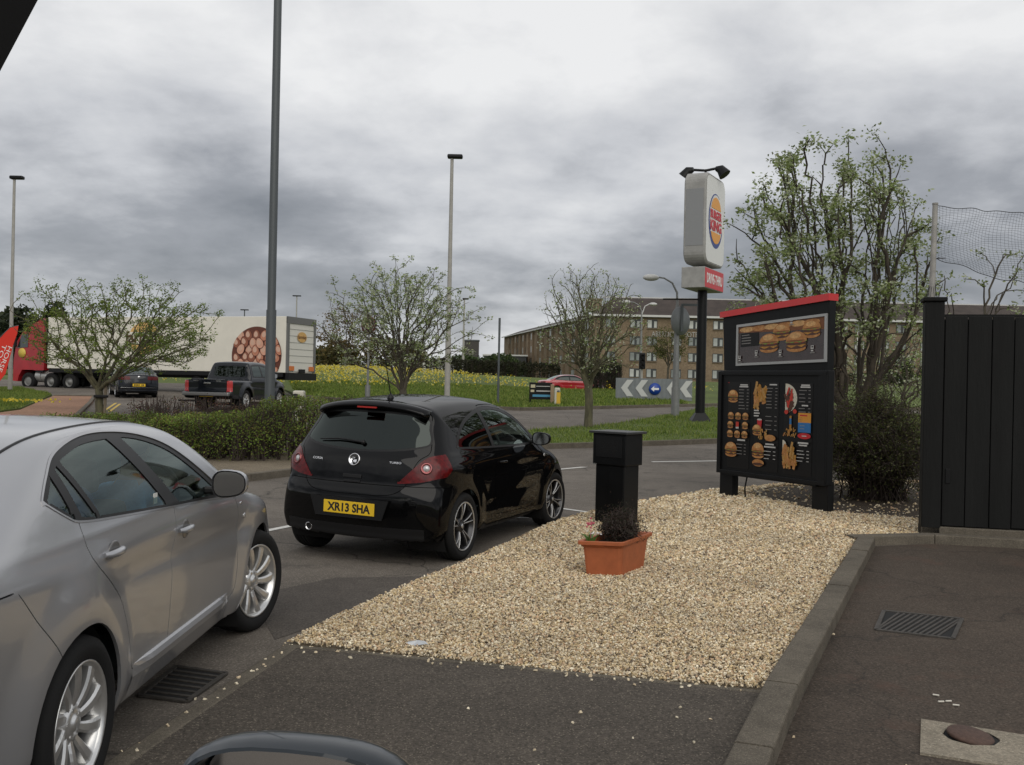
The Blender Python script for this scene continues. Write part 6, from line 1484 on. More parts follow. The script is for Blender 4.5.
# chevron board
def chevrons():
    d = 50; a = D(615.5, 400, d); e = D(692, 400, d); zb = hz(a[0], d); Wd = e[0] - a[0]; zt = D(650, 378.5, d)[2]; root = thing('chevron_board', (a[0], d, zb), 'long grey ribbed chevron board with blue arrow disc on the roundabout grass', 'road sign')
    h = zt - zb; MG = mat('sheet_grey', (.16, .175, .18), .5, noise=.1, nscale=5); mb = MB(); n = 34; pr = []
    for k in range(n + 1): x = Wd * k / n; pr += [(x, -.02 if k % 2 else .0)]
    mb.add([(x, y, z) for z in (.0, h) for x, y in pr], [(k, k + 1, n + 2 + k, n + 1 + k) for k in range(n)]); mb.add([(x, y + .05, z) for z in (.0, h) for x, y in pr], [(k, n + 1 + k, n + 2 + k, k + 1) for k in range(n)]); mb.build('ribbed_panel', MG, root)
    MW = mat('sign_white_reflective', (.48, .49, .47), .5)
    for u in (626, 640.5, 671.5, 685):
        x = (u - 615.5) / 76.5 * Wd; cw = .36; ch = h * .70; zc = h * .58; mb = MB(); pts = [(x + cw, zc + ch / 2), (x + cw * .1, zc + ch / 2), (x - cw * .75, zc), (x + cw * .1, zc - ch / 2), (x + cw, zc - ch / 2), (x + cw * .15, zc)]
        mb.prism(pts, -.036, -.024, axis='Y'); mb.build('chevron', MW, root)
    x = (654.5 - 615.5) / 76.5 * Wd; mb = MB(); TT = Matrix.Translation((x, -.04, h * .56)) @ Matrix.Rotation(math.pi / 2, 4, 'X'); mb.lathe([(.001, .02), (.30, .02), (.30, 0)], 28, TT); dsc = mb.build('arrow_disc', mat('sign_blue', (.01, .05, .28), .4), root)
    mb = MB(); TT = frame((x, -.064, h * .56), (1, 0, 0), (0, 0, 1)); mb.add([(p_[0], p_[1], z) for z in (0, .006) for p_ in ((-.20, 0), (-.04, .14), (-.04, .05), (.2, .05), (.2, -.05), (-.04, -.05), (-.04, -.14))], [[7 + k for k in range(7)]], TT); mb.build('white_arrow', mat('sign_arrow_white', (.75, .75, .73), .4), dsc)
    mb = MB(); [mb.box((x_, .1, h / 2), (.07, .07, h)) for x_ in (.3, Wd / 2, Wd - .3)]; mb.build('support_posts', M_GALV, root)
chevrons()
# dark direction sign and lit bollard
d = 44; a = D(529, 402, d); zb = hz(a[0], d); root = thing('direction_sign', (a[0], d, zb), 'low black information sign with blue strip beside the yellow bollard', 'road sign'); Wd = 1.02; h = D(540, 382, d)[2] - zb
mb = MB(); mb.box((Wd / 2, 0, h * .62), (Wd, .06, h * .72), bev=.01); sb_ = mb.build('sign_panel', M_BLKMET, root)
for x in (.05, Wd - .05): mb = MB(); mb.box((x, .05, h * .46), (.07, .07, h * .92)); mb.build('leg', M_BLKMET, root)
mb = MB(); mb.box((Wd * .55, -.034, h * .42), (Wd * .8, .01, .10)); mb.build('blue_strip', mat('strip_blue', (.06, .25, .40), .5), sb_)
mb = MB(); mb.box((Wd * .62, -.034, h * .62), (Wd * .62, .01, .05)); mb.box((Wd * .6, -.034, h * .82), (Wd * .6, .01, .03)); mb.build('sign_text_lines', M_WHITEINK, sb_)
mb = MB(); mb.box((Wd * .14, -.034, h * .62), (.16, .01, .10)); mb.box((Wd * .16, -.035, h * .82), (.2, .01, .14)); mb.build('sign_symbol', mat('strip_cream', (.5, .45, .3), .5), sb_)
p = tb(557, 404, 43); root = thing('traffic_bollard', p, 'cream and yellow keep left bollard beside the black information sign', 'bollard')
mb = MB(); mb.box((0, 0, .42), (.24, .3, .84), bev=.04); mb.build('bollard_body', mat('bollard_white', (.52, .50, .42), .5), root); mb = MB(); mb.box((.05, -.155, .40), (.17, .02, .5), bev=.008); mb.build('yellow_panel', mat('bollard_yellow', (.6, .38, .03), .5), root); mb = MB(); mb.lathe([(.06, .0), (.06, .01), (.001, .01)], 14, Matrix.Translation((.04, -.152, .68)) @ Matrix.Rotation(math.pi / 2, 4, 'X')); mb.build('bollard_disc', M_DGREY, root)
p = tb(552, 404, 43.8); root = thing('timber_post', p, 'brown weathered post just left of the yellow bollard', 'post'); mb = MB(); mb.box((0, 0, .48), (.16, .12, .96), bev=.02); mb.build('post_body', mat('post_tan', (.28, .2, .12), .8), root)
p = tb(299, 402, 30); root = thing('white_bollard', (p[0], p[1], p[2]), 'white plastic road bollard standing right of the dark pickup', 'bollard'); mb = MB(); mb.box((0, 0, .5), (.34, .3, 1.0), bev=.05); mb.build('bollard_body', mat('bollard_white', (.52, .50, .42), .5), root); mb = MB(); mb.lathe([(.11, 0), (.11, .02), (.001, .02)], 16, Matrix.Translation((-.08, -.15, .8)) @ Matrix.Rotation(math.pi / 2, 4, 'X')); mb.build('bollard_disc', M_BLKMET, root)

# ------------------------------------------------------------ drain covers, manhole, litter
def grate(pts, n, label, diag=False, m=None):
    P = [Vector(p) for p in pts]; c = sum(P, Vector()) / 4; root = thing('drain_grate', tuple(c), label, 'drain grate'); m = m or mat('cast_iron', (.075, .068, .06), .6, .4, noise=.3, nscale=30)
    Q = [p - c for p in P]; zt = .016
    def lerp(u, v): return Q[0] * (1 - u) * (1 - v) + Q[1] * u * (1 - v) + Q[2] * u * v + Q[3] * (1 - u) * v
    pit = MB(); a = [lerp(u, v) for u, v in ((0, 0), (1, 0), (1, 1), (0, 1))]; pit.add([(p.x, p.y, .0075) for p in a], [(0, 1, 2, 3)]); pit.build('pit', M_DARK, root)
    fr = MB()
    def bar(a, b, w, z0=.006, z1=.013):
        d = (b - a); nn = Vector((d.y, -d.x, 0)).normalized() * w / 2; vs = [a - nn, b - nn, b + nn, a + nn]; fr.add([(p.x, p.y, z0) for p in vs] + [(p.x, p.y, z1) for p in vs], [(4, 5, 6, 7), (0, 1, 5, 4), (1, 2, 6, 5), (2, 3, 7, 6), (3, 0, 4, 7)])
    e = .0
    for k in range(4): bar(a[k], a[(k + 1) % 4], .028, .005, .015)
    fr.build('grate_frame', m, root); fr = MB()
    for k in range(1, n):
        u = k / n
        if diag: bar(lerp(max(0, u - .12), .04), lerp(min(1, u + .12), .96), .016)
        else: bar(lerp(.03, u), lerp(.97, u), .022)
    g_ = globals(); fr.build('grate_bars', m, root)
grate([G(876, 631, 0), G(953, 640, 0), G(962, 620, 0), G(884, 612, 0)], 13, 'rusty rectangular drain grate in the dark yard right of the gravel', True)
grate([G(140, 697, 0), G(187, 703, 0), G(226, 675, 0), G(176, 668, 0)], 7, 'dark slotted drain grate in the lane beside the silver car')
# manhole: concrete surround and tilted round lid
a, b_, c_, d_ = G(921, 721, .004), G(1030, 738, .004), G(1050, 775, .004), G(920, 755, .004)
root = thing('stopcock_cover', a, 'pale concrete square with a tilted rusty round lid at the bottom right', 'access cover')
mb = MB(); o_ = Vector(a); hole_c = Vector(G(971, 739, .004)) - o_; rc = .125
sq = [Vector(p) - o_ for p in (a, b_, c_, d_)]; outer = subdivide_poly([(p.x, p.y) for p in sq], .05); inner = [(hole_c.x + rc * math.cos(t), hole_c.y + rc * math.sin(t)) for t in np.linspace(0, 2 * math.pi, 28, endpoint=False)]
pts = [Vector(p) for p in outer + inner]; R_ = delaunay_2d_cdt(pts, [], [list(range(len(outer))), list(range(len(outer), len(pts)))[::-1]], 1, 1e-6); vs = [(v.x, v.y, .012) for v in R_[0]]; fs = [f for f in R_[2] if math.hypot(sum(vs[i][0] for i in f) / 3 - hole_c.x, sum(vs[i][1] for i in f) / 3 - hole_c.y) > rc * .93]
mb.add(vs, fs); n_ = len(inner); mb.add([(x, y, .012) for x, y in inner] + [(x, y, -.0) for x, y in inner], [(k, n_ + k, n_ + (k + 1) % n_, (k + 1) % n_) for k in range(n_)]); no = len(outer); mb.add([(x, y, .012) for x, y in outer] + [(x, y, -.006) for x, y in outer], [(k, (k + 1) % no, no + (k + 1) % no, no + k) for k in range(no)]); mb.build('concrete_surround', M_CONC, root)
mb = MB(); mb.add([(x, y, .006) for x, y in inner], [list(range(n_))]); mb.build('hole', M_DARK, root)
mb = MB(); mb.lathe([(.001, .018), (rc * .80, .018), (rc * .84, .012), (rc * .84, 0), (.001, 0)], 28, Matrix.Translation((hole_c.x - .004, hole_c.y, .008)) @ Matrix.Rotation(math.radians(6), 4, 'Y') @ Matrix.Rotation(math.radians(5), 4, 'X')); mb.build('lid', mat('rusty_iron', (.075, .042, .03), .75, noise=.3, nscale=60, bump=.3, bscale=200), root)
MBUTT = mat('cigarette_paper', (.6, .57, .5), .8)
for k, (u, v, a) in enumerate(((936, 695, -.5), (941, 701.5, .1), (948.5, 701, .1), (956, 705, -.3))):
    p = G(u, v, .012); mb = MB(); mb.tube([(-.016, 0, 0), (.016, 0, 0)], .0045, 7); o = mb.build('cigarette_butt', MBUTT, None, p, a); tag(o, 'one of the cigarette butts lying together above the pale concrete square', 'cigarette butt', 'cigarette butts on the yard')
p = G(418, 645, .066); mb = MB(); R = random.Random(2); vs = [(.07 * math.cos(t) * R.uniform(.7, 1.1), .035 * math.sin(t) * R.uniform(.7, 1.1), R.uniform(0, .025)) for t in np.linspace(0, 6.28, 9, endpoint=False)] + [(0, 0, .03)]
mb.add(vs, [(k, (k + 1) % 9, 9) for k in range(9)]); tag(mb.build('crumpled_wrapper', mat('foil_paper', (.5, .52, .54), .4, .3), None, p), 'crumpled pale wrapper lying on the gravel left of the planter', 'litter')
for (u, v, lb) in ((522, 518, 'white scrap of paper on the lane beside the front wheel of the black hatchback'),):
    p = G(u, v, .006); mb = MB(); mb.add([(-.08, -.03, 0), (.06, -.04, .01), (.09, .03, .0), (.0, .05, .02), (-.07, .03, .004)], [(0, 1, 2, 3, 4)]); tag(mb.build('paper_scrap', mat('paper_white', (.6, .6, .57), .8), None, p), lb, 'litter')

# ------------------------------------------------------------ the car the picture is taken from: mirror and window pillar
root = thing('photographer_car', (-.2, .9, 0), 'dark wing mirror and window frame of the car the picture is taken from', 'car')
mb = MB(); n = 32; lay = []
M_MIR = mat('mirror_shell_dark', (.010, .015, .020), .35, coat=.5, spec=.2)
cx, cy, cz = D(301, 799, .92); 
for k in range(13):
    q = k / 12; y = -.030 + .085 * q; s = (1 - max(0, q - .25) ** 2 * 1.3) ** .5 if q > .25 else 1 - .05 * (1 - q / .25) ** 2; lay.append((y, s))
vs = []
for y, s in lay:
    for j in range(n):
        t = 2 * math.pi * j / n; c, q = math.cos(t), math.sin(t); X = math.copysign(abs(c) ** .72, c) * .118 * s; Z = math.copysign(abs(q) ** .8, q) * .060 * s; vs.append((X, y, Z * (1 - .12 * (X / .11)) ))
L_ = len(lay); mb.add(vs, [(i * n + j, i * n + (j + 1) % n, (i + 1) * n + (j + 1) % n, (i + 1) * n + j) for i in range(L_ - 1) for j in range(n)] + [], None, True)
mb.add(vs[-n:], [list(range(n))], None, False)
inn = [[(v[0] * s_, y_, v[2] * s_) for v in vs[:n]] for s_, y_ in ((1, -.030), (.955, -.032), (.94, -.024), (.92, .02))]
mb.add([p_ for r_ in inn for p_ in r_], [(i * n + j, (i + 1) * n + j, (i + 1) * n + (j + 1) % n, i * n + (j + 1) % n) for i in range(3) for j in range(n)], None, False)
wm = mb.build('wing_mirror', M_MIR, root); wm.location = (cx + .2, cy - .9, cz); wm.rotation_euler = (0, math.radians(-3), math.radians(-8))
g2 = MB(); g2.add([(v[0] * .90, .016, v[2] * .90) for v in vs[:n]], [list(range(n))[::-1]]); go = g2.build('mirror_glass', M_CHROME, wm)
mb = MB(); mb.tube([(-.16, -.01, -.03), (-.34, -.06, -.09)], [.03, .04], 8); mb.build('mirror_stalk', M_MIR, wm)
pA, pB = Vector(D(-30, 128, .42)), Vector(D(75, -70, .42)); mb = MB(); dd = (pB - pA).normalized(); nn = Vector((dd.z, 0, -dd.x)); o_ = Vector((-.2, .9, 0))
q = [pA - o_, pB - o_]; off = -nn * .07; th_ = Vector((0, -.04, 0))
mb.add([tuple(v) for v in (q[0], q[1], q[1] + off, q[0] + off, q[0] + th_, q[1] + th_, q[1] + off + th_, q[0] + off + th_)], [(0, 1, 2, 3), (7, 6, 5, 4), (0, 4, 5, 1), (1, 5, 6, 2), (2, 6, 7, 3), (3, 7, 4, 0)]); mb.build('window_pillar', M_DARK, root)
# ------------------------------------------------------------ articulated lorry
def lorry():
    th = math.radians(20); d = 47.5; c = D(285.5, 385, d); b = (c[0], d, hz(c[0], d)); root = thing('articulated_lorry', b, 'long white articulated lorry with red cab and picture of brown eggs on its side', 'lorry', -th)
    px = d / FPX; zt = EYE + (379 - 317.5) * px - b[2]; zbm = EYE + (379 - 374) * px - b[2]
    MWH = mat('lorry_white', (.72, .69, .60), .45, noise=.06, nscale=.8); MGR = mat('lorry_grey_frame', (.14, .14, .135), .5); MRD = mat('lorry_red', (.34, .014, .02), .35, coat=.5, noise=.15, nscale=1.5)
    L_ = 14.7; mb = MB(); mb.box((-L_ / 2, 1.275, (zt + zbm) / 2), (L_, 2.55, zt - zbm), bev=.02); tr = mb.build('trailer_body', MWH, root)
    mb = MB(); mb.box((-L_ / 2, .02, zbm - .10), (L_ - .3, .1, .2)); mb.box((-L_ / 2, 2.5, zbm - .10), (L_ - .3, .1, .2)); mb.box((-L_ / 2, 1.27, zbm - .2), (L_ - .2, .9, .3)); mb.build('chassis', M_BLACKPL, root)
    # rear frame and doors
    mb = MB(); t = .16; h = zt - zbm
    mb.box((.03, t / 2, (zt + zbm) / 2), (.1, t, h)); mb.box((.03, 2.55 - t / 2, (zt + zbm) / 2), (.1, t, h)); mb.box((.032, 1.275, zt - .16), (.11, 2.55, .32)); mb.build('rear_frame', MGR, root)
    mb = MB(); mb.box((.015, 1.275, (zt + zbm) / 2 - .1), (.05, 2.2, h - .35)); sh = mb.build('rear_shutter', mat('shutter_white', (.66, .64, .58), .5), root)
    mb = MB(); [mb.box((.045, 1.275, zbm + .2 + k * .32), (.02, 2.2, .02)) for k in range(1, 8)]; mb.build('shutter_slats', mat('shutter_line', (.3, .3, .28), .6), sh)
    for y in (.36, 2.15): mb = MB(); mb.box((.09, y, zbm + .22), (.03, .42, .22)); mb.build('marker_board', mat('marker_orange', (.6, .17, .04), .5), root)
    mb = MB(); mb.box((.06, 1.275, zbm - .18), (.2, 2.5, .34)); mb.build('rear_bumper', M_BLACKPL, root)
    mb = MB(); mb.box((.1, 1.27, zbm + .1), (.06, .5, .18)); mb.build('dock_buffer', M_BLACKPL, root)
    M = frame((.075, 1.275, zt - .95), (0, 1, 0), (0, 0, 1)); mb = MB(); mb.add([(x, y, .0) for x, y in ell(0, .0, .42, .26)], [list(range(20))], M); ro = mb.build('rear_logo', mat('logo_gold', (.6, .36, .12), .5), sh)
    text_mesh('rear_lettering', 'farmlay', .26, mat('logo_brown', (.10, .035, .02), .5), ro, M @ Matrix.Translation((0, 0, .01)), .002, width=.75)
    # side picture of eggs
    cxp = -.25 - 1.42; R_ = 1.42; zc = zbm + .80
    MSide = frame((cxp, -.006, zc), (1, 0, 0), (0, 0, 1))
    disc = [(R_ * math.cos(a), R_ * math.sin(a)) for a in np.linspace(0, 2 * math.pi, 60, endpoint=False)]; disc = [(min(x, 1.62), max(y, -.76)) for x, y in disc]; mb = MB(); mb.add([(x, y, .0) for x, y in disc], [list(range(60))], MSide); dk = mb.build('egg_picture', mat('egg_shadow', (.12, .035, .02), .5), tr)
    EC = [mat('egg_a', (.48, .20, .12), .5, noise=.15, nscale=3), mat('egg_b', (.60, .32, .22), .5, noise=.12, nscale=3), mat('egg_c', (.26, .09, .05), .5, noise=.15, nscale=3)]; mb = MB(); R = random.Random(8); z = .004
    pts = []
    for j in range(8):
        for i in range(8): pts.append((-1.55 + i * .44 + (.22 if j % 2 else 0) + R.uniform(-.05, .05), -.8 + j * .36 + R.uniform(-.04, .04)))
    R.shuffle(pts)
    for x, y in pts:
      if x * x + y * y > (R_ - .06) ** 2: continue
      a = math.pi / 2 + R.uniform(-.6, .6); e = []; c3 = R.randrange(3)
      for sz, mi in ((1.0, 3), (.88, c3), (.5, 4)):
        e = []; z += .0006; mb.cur = mi
        for k in range(18):
            t = 2 * math.pi * k / 18; u, v = .29 * sz * math.cos(t) + (.05 if mi == 4 else 0), .22 * sz * math.sin(t) * (1 - .15 * math.cos(t)) + (.03 if mi == 4 else 0); xx, yy = x + u * math.cos(a) - v * math.sin(a), y + u * math.sin(a) + v * math.cos(a); rr_ = math.hypot(xx, yy); q = min(1, R_ / max(rr_, 1e-6)); e.append((min(xx * q, 1.62), max(yy * q, -.76)))
        mb.add([(p_[0], p_[1], z) for p_ in e], [list(range(18))], MSide)
    mb.build('eggs', EC + [mat('egg_gap', (.10, .03, .02), .6), mat('egg_light', (.60, .38, .28), .5)], dk)
    # name and sun emblem
    xl = -L_ + (148 - 45) / 240 * L_; M = frame((xl, -.008, zbm + 1.62), (1, 0, 0), (0, 0, 1)); mb = MB(); mb.add([(x, y, 0) for x, y in ell(0, .0, 1.0, .82)], [list(range(20))], M); so = mb.build('sun_emblem', mat('emblem_orange', (.72, .45, .16), .5, noise=.2, nscale=1.5), tr)
    mb = MB(); mb.add([(x, y, .004) for x, y in [(-1.25, -.30), (1.25, -.30), (1.3, .32), (-1.3, .32)]], [(0, 1, 2, 3)], M); mb.build('name_band', MWH, so)
    text_mesh('trailer_lettering', 'farmlay', .8, mat('logo_brown', (.10, .035, .02), .5), tr, M @ Matrix.Translation((0, .03, .008)), .002, width=2.4, bold=.02)
    mb = MB(); mb.box((0, 0, 0), (3.6, .05, .004), frame((xl + .9, -.009, zbm + .45), (1, 0, 0), (0, 0, 1))); mb.build('small_print', M_GREYINK, tr)
    R0 = .45
    MR_ = mat('lorry_hub', (.2, .2, .19), .5, .3)
    def lw(x, near, front=False):
        e = bpy.data.objects.new('wheel', None); COL.objects.link(e); e.parent = root; e.location = (x, .18 if near else 2.37, R0); e.rotation_euler = (0, 0, -math.pi / 2 if near else math.pi / 2)
        t_ = MB(); t_.lathe([(.26, -.15), (.42, -.15), (.45, -.11), (.45, .11), (.42, .15), (.26, .15)], 32, axis='X'); t_.build('tyre', M_TYRE, e)
        t_ = MB(); t_.lathe([(.26, .12), (.24, .06), (.16, .03 if not front else .12), (.12, .12), (.001, .13)], 24, axis='X'); t_.build('rim', MR_, e)
    for x in (-2.6, -3.9, -5.2):
        for nr in (True, False): lw(x, nr)
    for x, fr in ((-L_ - 1.35, True), (-L_ + 1.45, False), (-L_ + .2, False)):
        for nr in (True, False): lw(x, nr, fr)
    # tractor: chassis, tanks, cab
    X0 = -L_; mb = MB(); mb.box((X0 - .2, 1.275, .85), (4.6, .9, .35)); mb.build('tractor_chassis', M_BLACKPL, root)
    for k in range(3): mb = MB(); mb.tube([(X0 - .78 + k * .42 - .19, .45, .72), (X0 - .78 + k * .42 + .19, .45, .72)], .33, 18); mb.build('fuel_tank', mat('tank_steel', (.45, .45, .43), .35, .6), root)
    zr = zt - .05; prof = [(X0 - .25, 1.05), (X0 - .25, zr - .25), (X0 - .55, zr), (X0 - 1.0, zr - .05), (X0 - 1.75, zr - .75), (X0 - 2.15, zr - 1.25), (X0 - 2.35, 1.6), (X0 - 2.38, .45), (X0 - 2.05, .42), (X0 - 1.98, .7), (X0 - 1.75, 1.05), (X0 - 1.0, 1.05), (X0 - .72, 1.0), (X0 - .7, .95)]
    mb = MB(); mb.prism(prof, .02, 2.5, axis='Y'); mb.build('cab', MRD, root)
    mb = MB(); mb.prism([(X0 - 1.95, zr - 1.25), (X0 - 1.78, zr - .85), (X0 - 1.35, zr - .85), (X0 - 1.35, zr - 1.55), (X0 - 2.1, zr - 1.6)], -.006, .015, axis='Y'); mb.build('side_window', mat('lorry_glass', (.02, .03, .03), .1, coat=1), root)
    mb = MB(); mb.prism([(X0 - 1.0, zr - .05), (X0 - .6, zr - .0), (X0 - .62, zr - .12), (X0 - 1.6, zr - .55), (X0 - 1.72, zr - .72)], -.01, .015, axis='Y'); mb.build('deflector_edge', M_BLACKPL, root)
    mb = MB(); mb.box((X0 - 1.85, -.02, zr - 1.9), (.02, .02, .02)); mb.lathe([(.001, .01), (.26, .01), (.26, 0)], 20, Matrix.Translation((X0 - 1.75, .0, 1.95)) @ Matrix.Rotation(math.pi / 2, 4, 'X')); mb.build('yellow_roundel', mat('roundel_yellow', (.62, .45, .08), .5), root)
    mb = MB(); mb.box((X0 - .22, 1.27, zr - 1.2), (.12, 2.3, zr - 1.4)); mb.build('cab_rear_gap', M_BLACKPL, root)
    mb = MB(); mb.box((X0 - .5, .03, .98), (.5, .1, .1)); mb.box((X0 - 2.1, -.12, zr - 1.3), (.12, .12, .5), bev=.03); mb.build('cab_mirror', M_BLACKPL, root)
    return root
lorry()
# red feather banner before the lorry
p = tb(0, 392, 44); root = thing('feather_banner', (D(-6, 392, 44)[0], 44, hz(-22, 44)), 'bright red feather banner with white letters in front of the lorry cab', 'banner')
zt_ = D(17, 325, 44)[2] - hz(-22, 44); s_ = 44 / FPX; mb = MB(); x = lambda u: (u + 6) * s_
out = [(17, 325), (8, 328), (0, 337), (-9, 352), (-13, 372), (-10, 385), (-2, 383), (5, 374), (9, 358), (12, 345), (16, 333)]
zf = lambda v: D(0, v, 44)[2] - hz(-22, 44)
mb.prism([(x(u), zf(v)) for u, v in out], -.01, .01, axis='Y'); fb_ = mb.build('banner_cloth', mat('banner_red', (.62, .025, .01), .7), root)
mb = MB(); mb.tube([(x(-10), 0, 0), (x(-12), 0, zf(372)), (x(-8), 0, zf(350)), (x(0), 0, zf(336)), (x(9), 0, zf(327)), (x(17), 0, zf(325))], .02, 6); mb.build('banner_pole', M_DGREY, root)
ang = math.radians(248)
for s, du, dv in (('HORSE', 4.2, 359), ('TOGS', -1.0, 357)):
    text_mesh('banner_lettering', s, .28, mat('banner_white', (.75, .7, .66), .6), fb_, frame((x(du), -.02, zf(dv)), (math.cos(ang), 0, math.sin(ang)), (-math.sin(ang), 0, math.cos(ang))), .002, width=1.2)

# ------------------------------------------------------------ smaller vehicles
def mid_car(name, loc, rz, label, sp, paint, regions, wheelspec, extra=None, cat='car', step=.05):
    root = thing(name, loc, label, cat, rz); P = make_car(root, sp, paint, dict(step=step, gap=.012, nogap=[r_i for r_i, r in enumerate(regions) if r.get('see') or r['name'] in ('window_surround',)], regions=regions)); tx, R, w, rr_ = wheelspec
    for y in (0, sp['wb']):
        for sx in (1, -1): wheel(root, sx * tx, y, R, w, rr_, sx, M_TYRE, M_ALLOY, M_DISC, 7, 'plain')
    if extra: extra(root, P)
    return root
def plate(root, B, z, m=M_PLATE, rear=True, w=.52, txt=None, x=0):
    y = surf_y(B, x, z, rear); s = -1 if rear else 1; mb = MB(); mb.box((x, y + s * .018, z), (w, .012, .115)); po = mb.build('number_plate', m, root); mb = MB()
    for k in range(7):
        if k != 4: mb.box((x - .18 + .06 * k, y + s * .026, z), (.04, .004, .07))
    mb.build('plate_characters', M_INK, po)
M_NAVYP = mat('dark_blue_black_paint', (.006, .008, .012), .4, coat=.7, spec=.1); M_REDP2 = mat('red_car_paint', (.35, .012, .02), .3, coat=1.0)
def pickup():
    sp = dict(profile=[(-1.27, .50), (-1.30, .56), (-1.30, .62), (-1.28, .66), (-1.27, .80), (-1.27, 1.06), (-1.25, 1.12), (-1.1, 1.125), (.28, 1.125), (.40, 1.13), (.50, 1.45), (.56, 1.70), (.70, 1.77), (1.3, 1.80), (2.0, 1.77), (2.25, 1.70), (2.65, 1.42), (2.95, 1.20), (3.3, 1.12), (3.7, 1.04), (3.92, .9), (3.97, .7), (3.95, .48), (3.7, .38), (1.5, .36), (-.9, .42)],
              hw=.90, wb=3.085, wr=.38, arch=.46, belt=1.14, tumble=.22, tumble2=.2, bowf=.3, bowr=.05, crown=.04, k=.05, flare=.05, tf=.04, tr=.0, barrel=.1, shoulder=.02, za=.8, floor=.4)
    dlo = side_g(catmull([(.58, 1.2), (.62, 1.55), (.75, 1.66), (1.4, 1.69), (2.1, 1.63), (2.5, 1.4), (2.75, 1.2), (1.6, 1.19)], 3, sharp=(0, 6)), xmin=.4)
    ga = side_g([(.68, 1.24), (.70, 1.55), (.8, 1.61), (1.4, 1.63), (1.42, 1.24)], xmin=.4); gb = side_g([(1.52, 1.24), (1.5, 1.63), (2.05, 1.58), (2.4, 1.38), (2.6, 1.24)], xmin=.4)
    rg = lambda P: np.where((P[:, 1] > .2) & (P[:, 1] < .75), poly_sdf(np.array([(-.62, 1.22), (.62, 1.22), (.56, 1.6), (-.56, 1.6)]), P[:, [0, 2]]), 1.0)
    tgt = lambda P: np.where(P[:, 1] < -1.1, poly_sdf(np.array([(-.70, .66), (.70, .66), (.70, 1.10), (-.70, 1.10)]), P[:, [0, 2]]), 1.0)
    tl = lambda P: np.where(P[:, 1] < -1.0, np.maximum(.715 - np.abs(P[:, 0]), np.maximum(np.abs(P[:, 2] - .88) - .19, P[:, 1] + 1.16)), 1.0)
    rb = lambda P: np.where(P[:, 1] < -.9, np.maximum(P[:, 2] - .645, P[:, 1] + 1.1), 1.0)
    def ex(root, P):
        plate(root, P['B'], .56, w=.5, x=-.02)
        B = P['B']; mb = MB(); mb.box((0, -1.38, .60), (1.72, .16, .13), bev=.03); mb.build('step_bumper', mat('bumper_steel', (.30, .30, .30), .35, .8), root)
        mb = MB(); mb.box((-.45, -1.36, .36), (.9, .5, .06)); mb.build('tow_step', M_BLACKPL, root)
        mb = MB(); mb.box((0, -1.285, .98), (.24, .03, .06), bev=.01); mb.build('tailgate_handle', M_CHROME, P[('tg', 0)])
        mb = MB(); mb.box((-.42, -1.283, 1.06), (.2, .012, .025)); mb.box((.42, -1.283, 1.06), (.2, .012, .025)); mb.build('tailgate_badge', M_CHROME, P[('tg', 0)])
        for sx in (1, -1): wing_mirror(root, B, 2.35, 1.25, sx, M_BLACKPL, M_CHROME, size=(.2, .2))
    p = D(207, 385, 34.6); th = math.radians(-9)
    x, y = p[0], 34.6; ax = (x - math.sin(th) * 1.3 * 1, y + math.cos(th) * 1.3)
    mid_car('pickup_truck', (ax[0] , ax[1], hz(*ax)), th, 'dark double cab pickup with chrome rear bumper behind the hedge', sp, M_NAVYP, [
        dict(key='tg', name='tailgate', g=tgt, mat=M_NAVYP, gap=True), dict(key='rb', name='rear_bumper', g=rb, mat=M_BLACKPL),
        dict(key='dlo', name='window_surround', g=dlo, mat=M_BLACKPL, both=True, off=-.002), dict(key='a', name='window', g=ga, mat=M_GLASSD, both=True, see=True, off=-.006, skirt=0), dict(key='b', name='window', g=gb, mat=M_GLASSD, both=True, see=True, off=-.006, skirt=0), dict(key='r', name='rear_window', g=rg, mat=M_GLASSD, see=True, off=-.004, skirt=0),
        dict(key='tl', name='tail_light', g=tl, mat=mat('tail_red_bright', (.5, .03, .03), .2, coat=1), both=True, off=.004)], (.76, .38, .26, .24), ex, cat='pickup')
def saloon_sp(L=0): return dict(profile=[(-1.02, .26), (-1.06, .36), (-1.07, .55), (-1.05, .75), (-1.02, .92), (-.95, 1.0), (-.8, 1.03), (-.45, 1.06), (-.1, 1.22), (.25, 1.35), (.65, 1.41), (1.1, 1.42), (1.5, 1.38), (1.85, 1.22), (2.35, .99), (2.8, .92), (3.3, .82), (3.55, .68), (3.6, .5), (3.55, .28), (3.2, .2), (-.6, .2)], hw=.87, wb=2.7, wr=.32, arch=.37, belt=1.0, tumble=.36, tumble2=.3, bowf=.35, bowr=.22, crown=.05, k=.07, flare=.02, tf=.06, tr=.03)
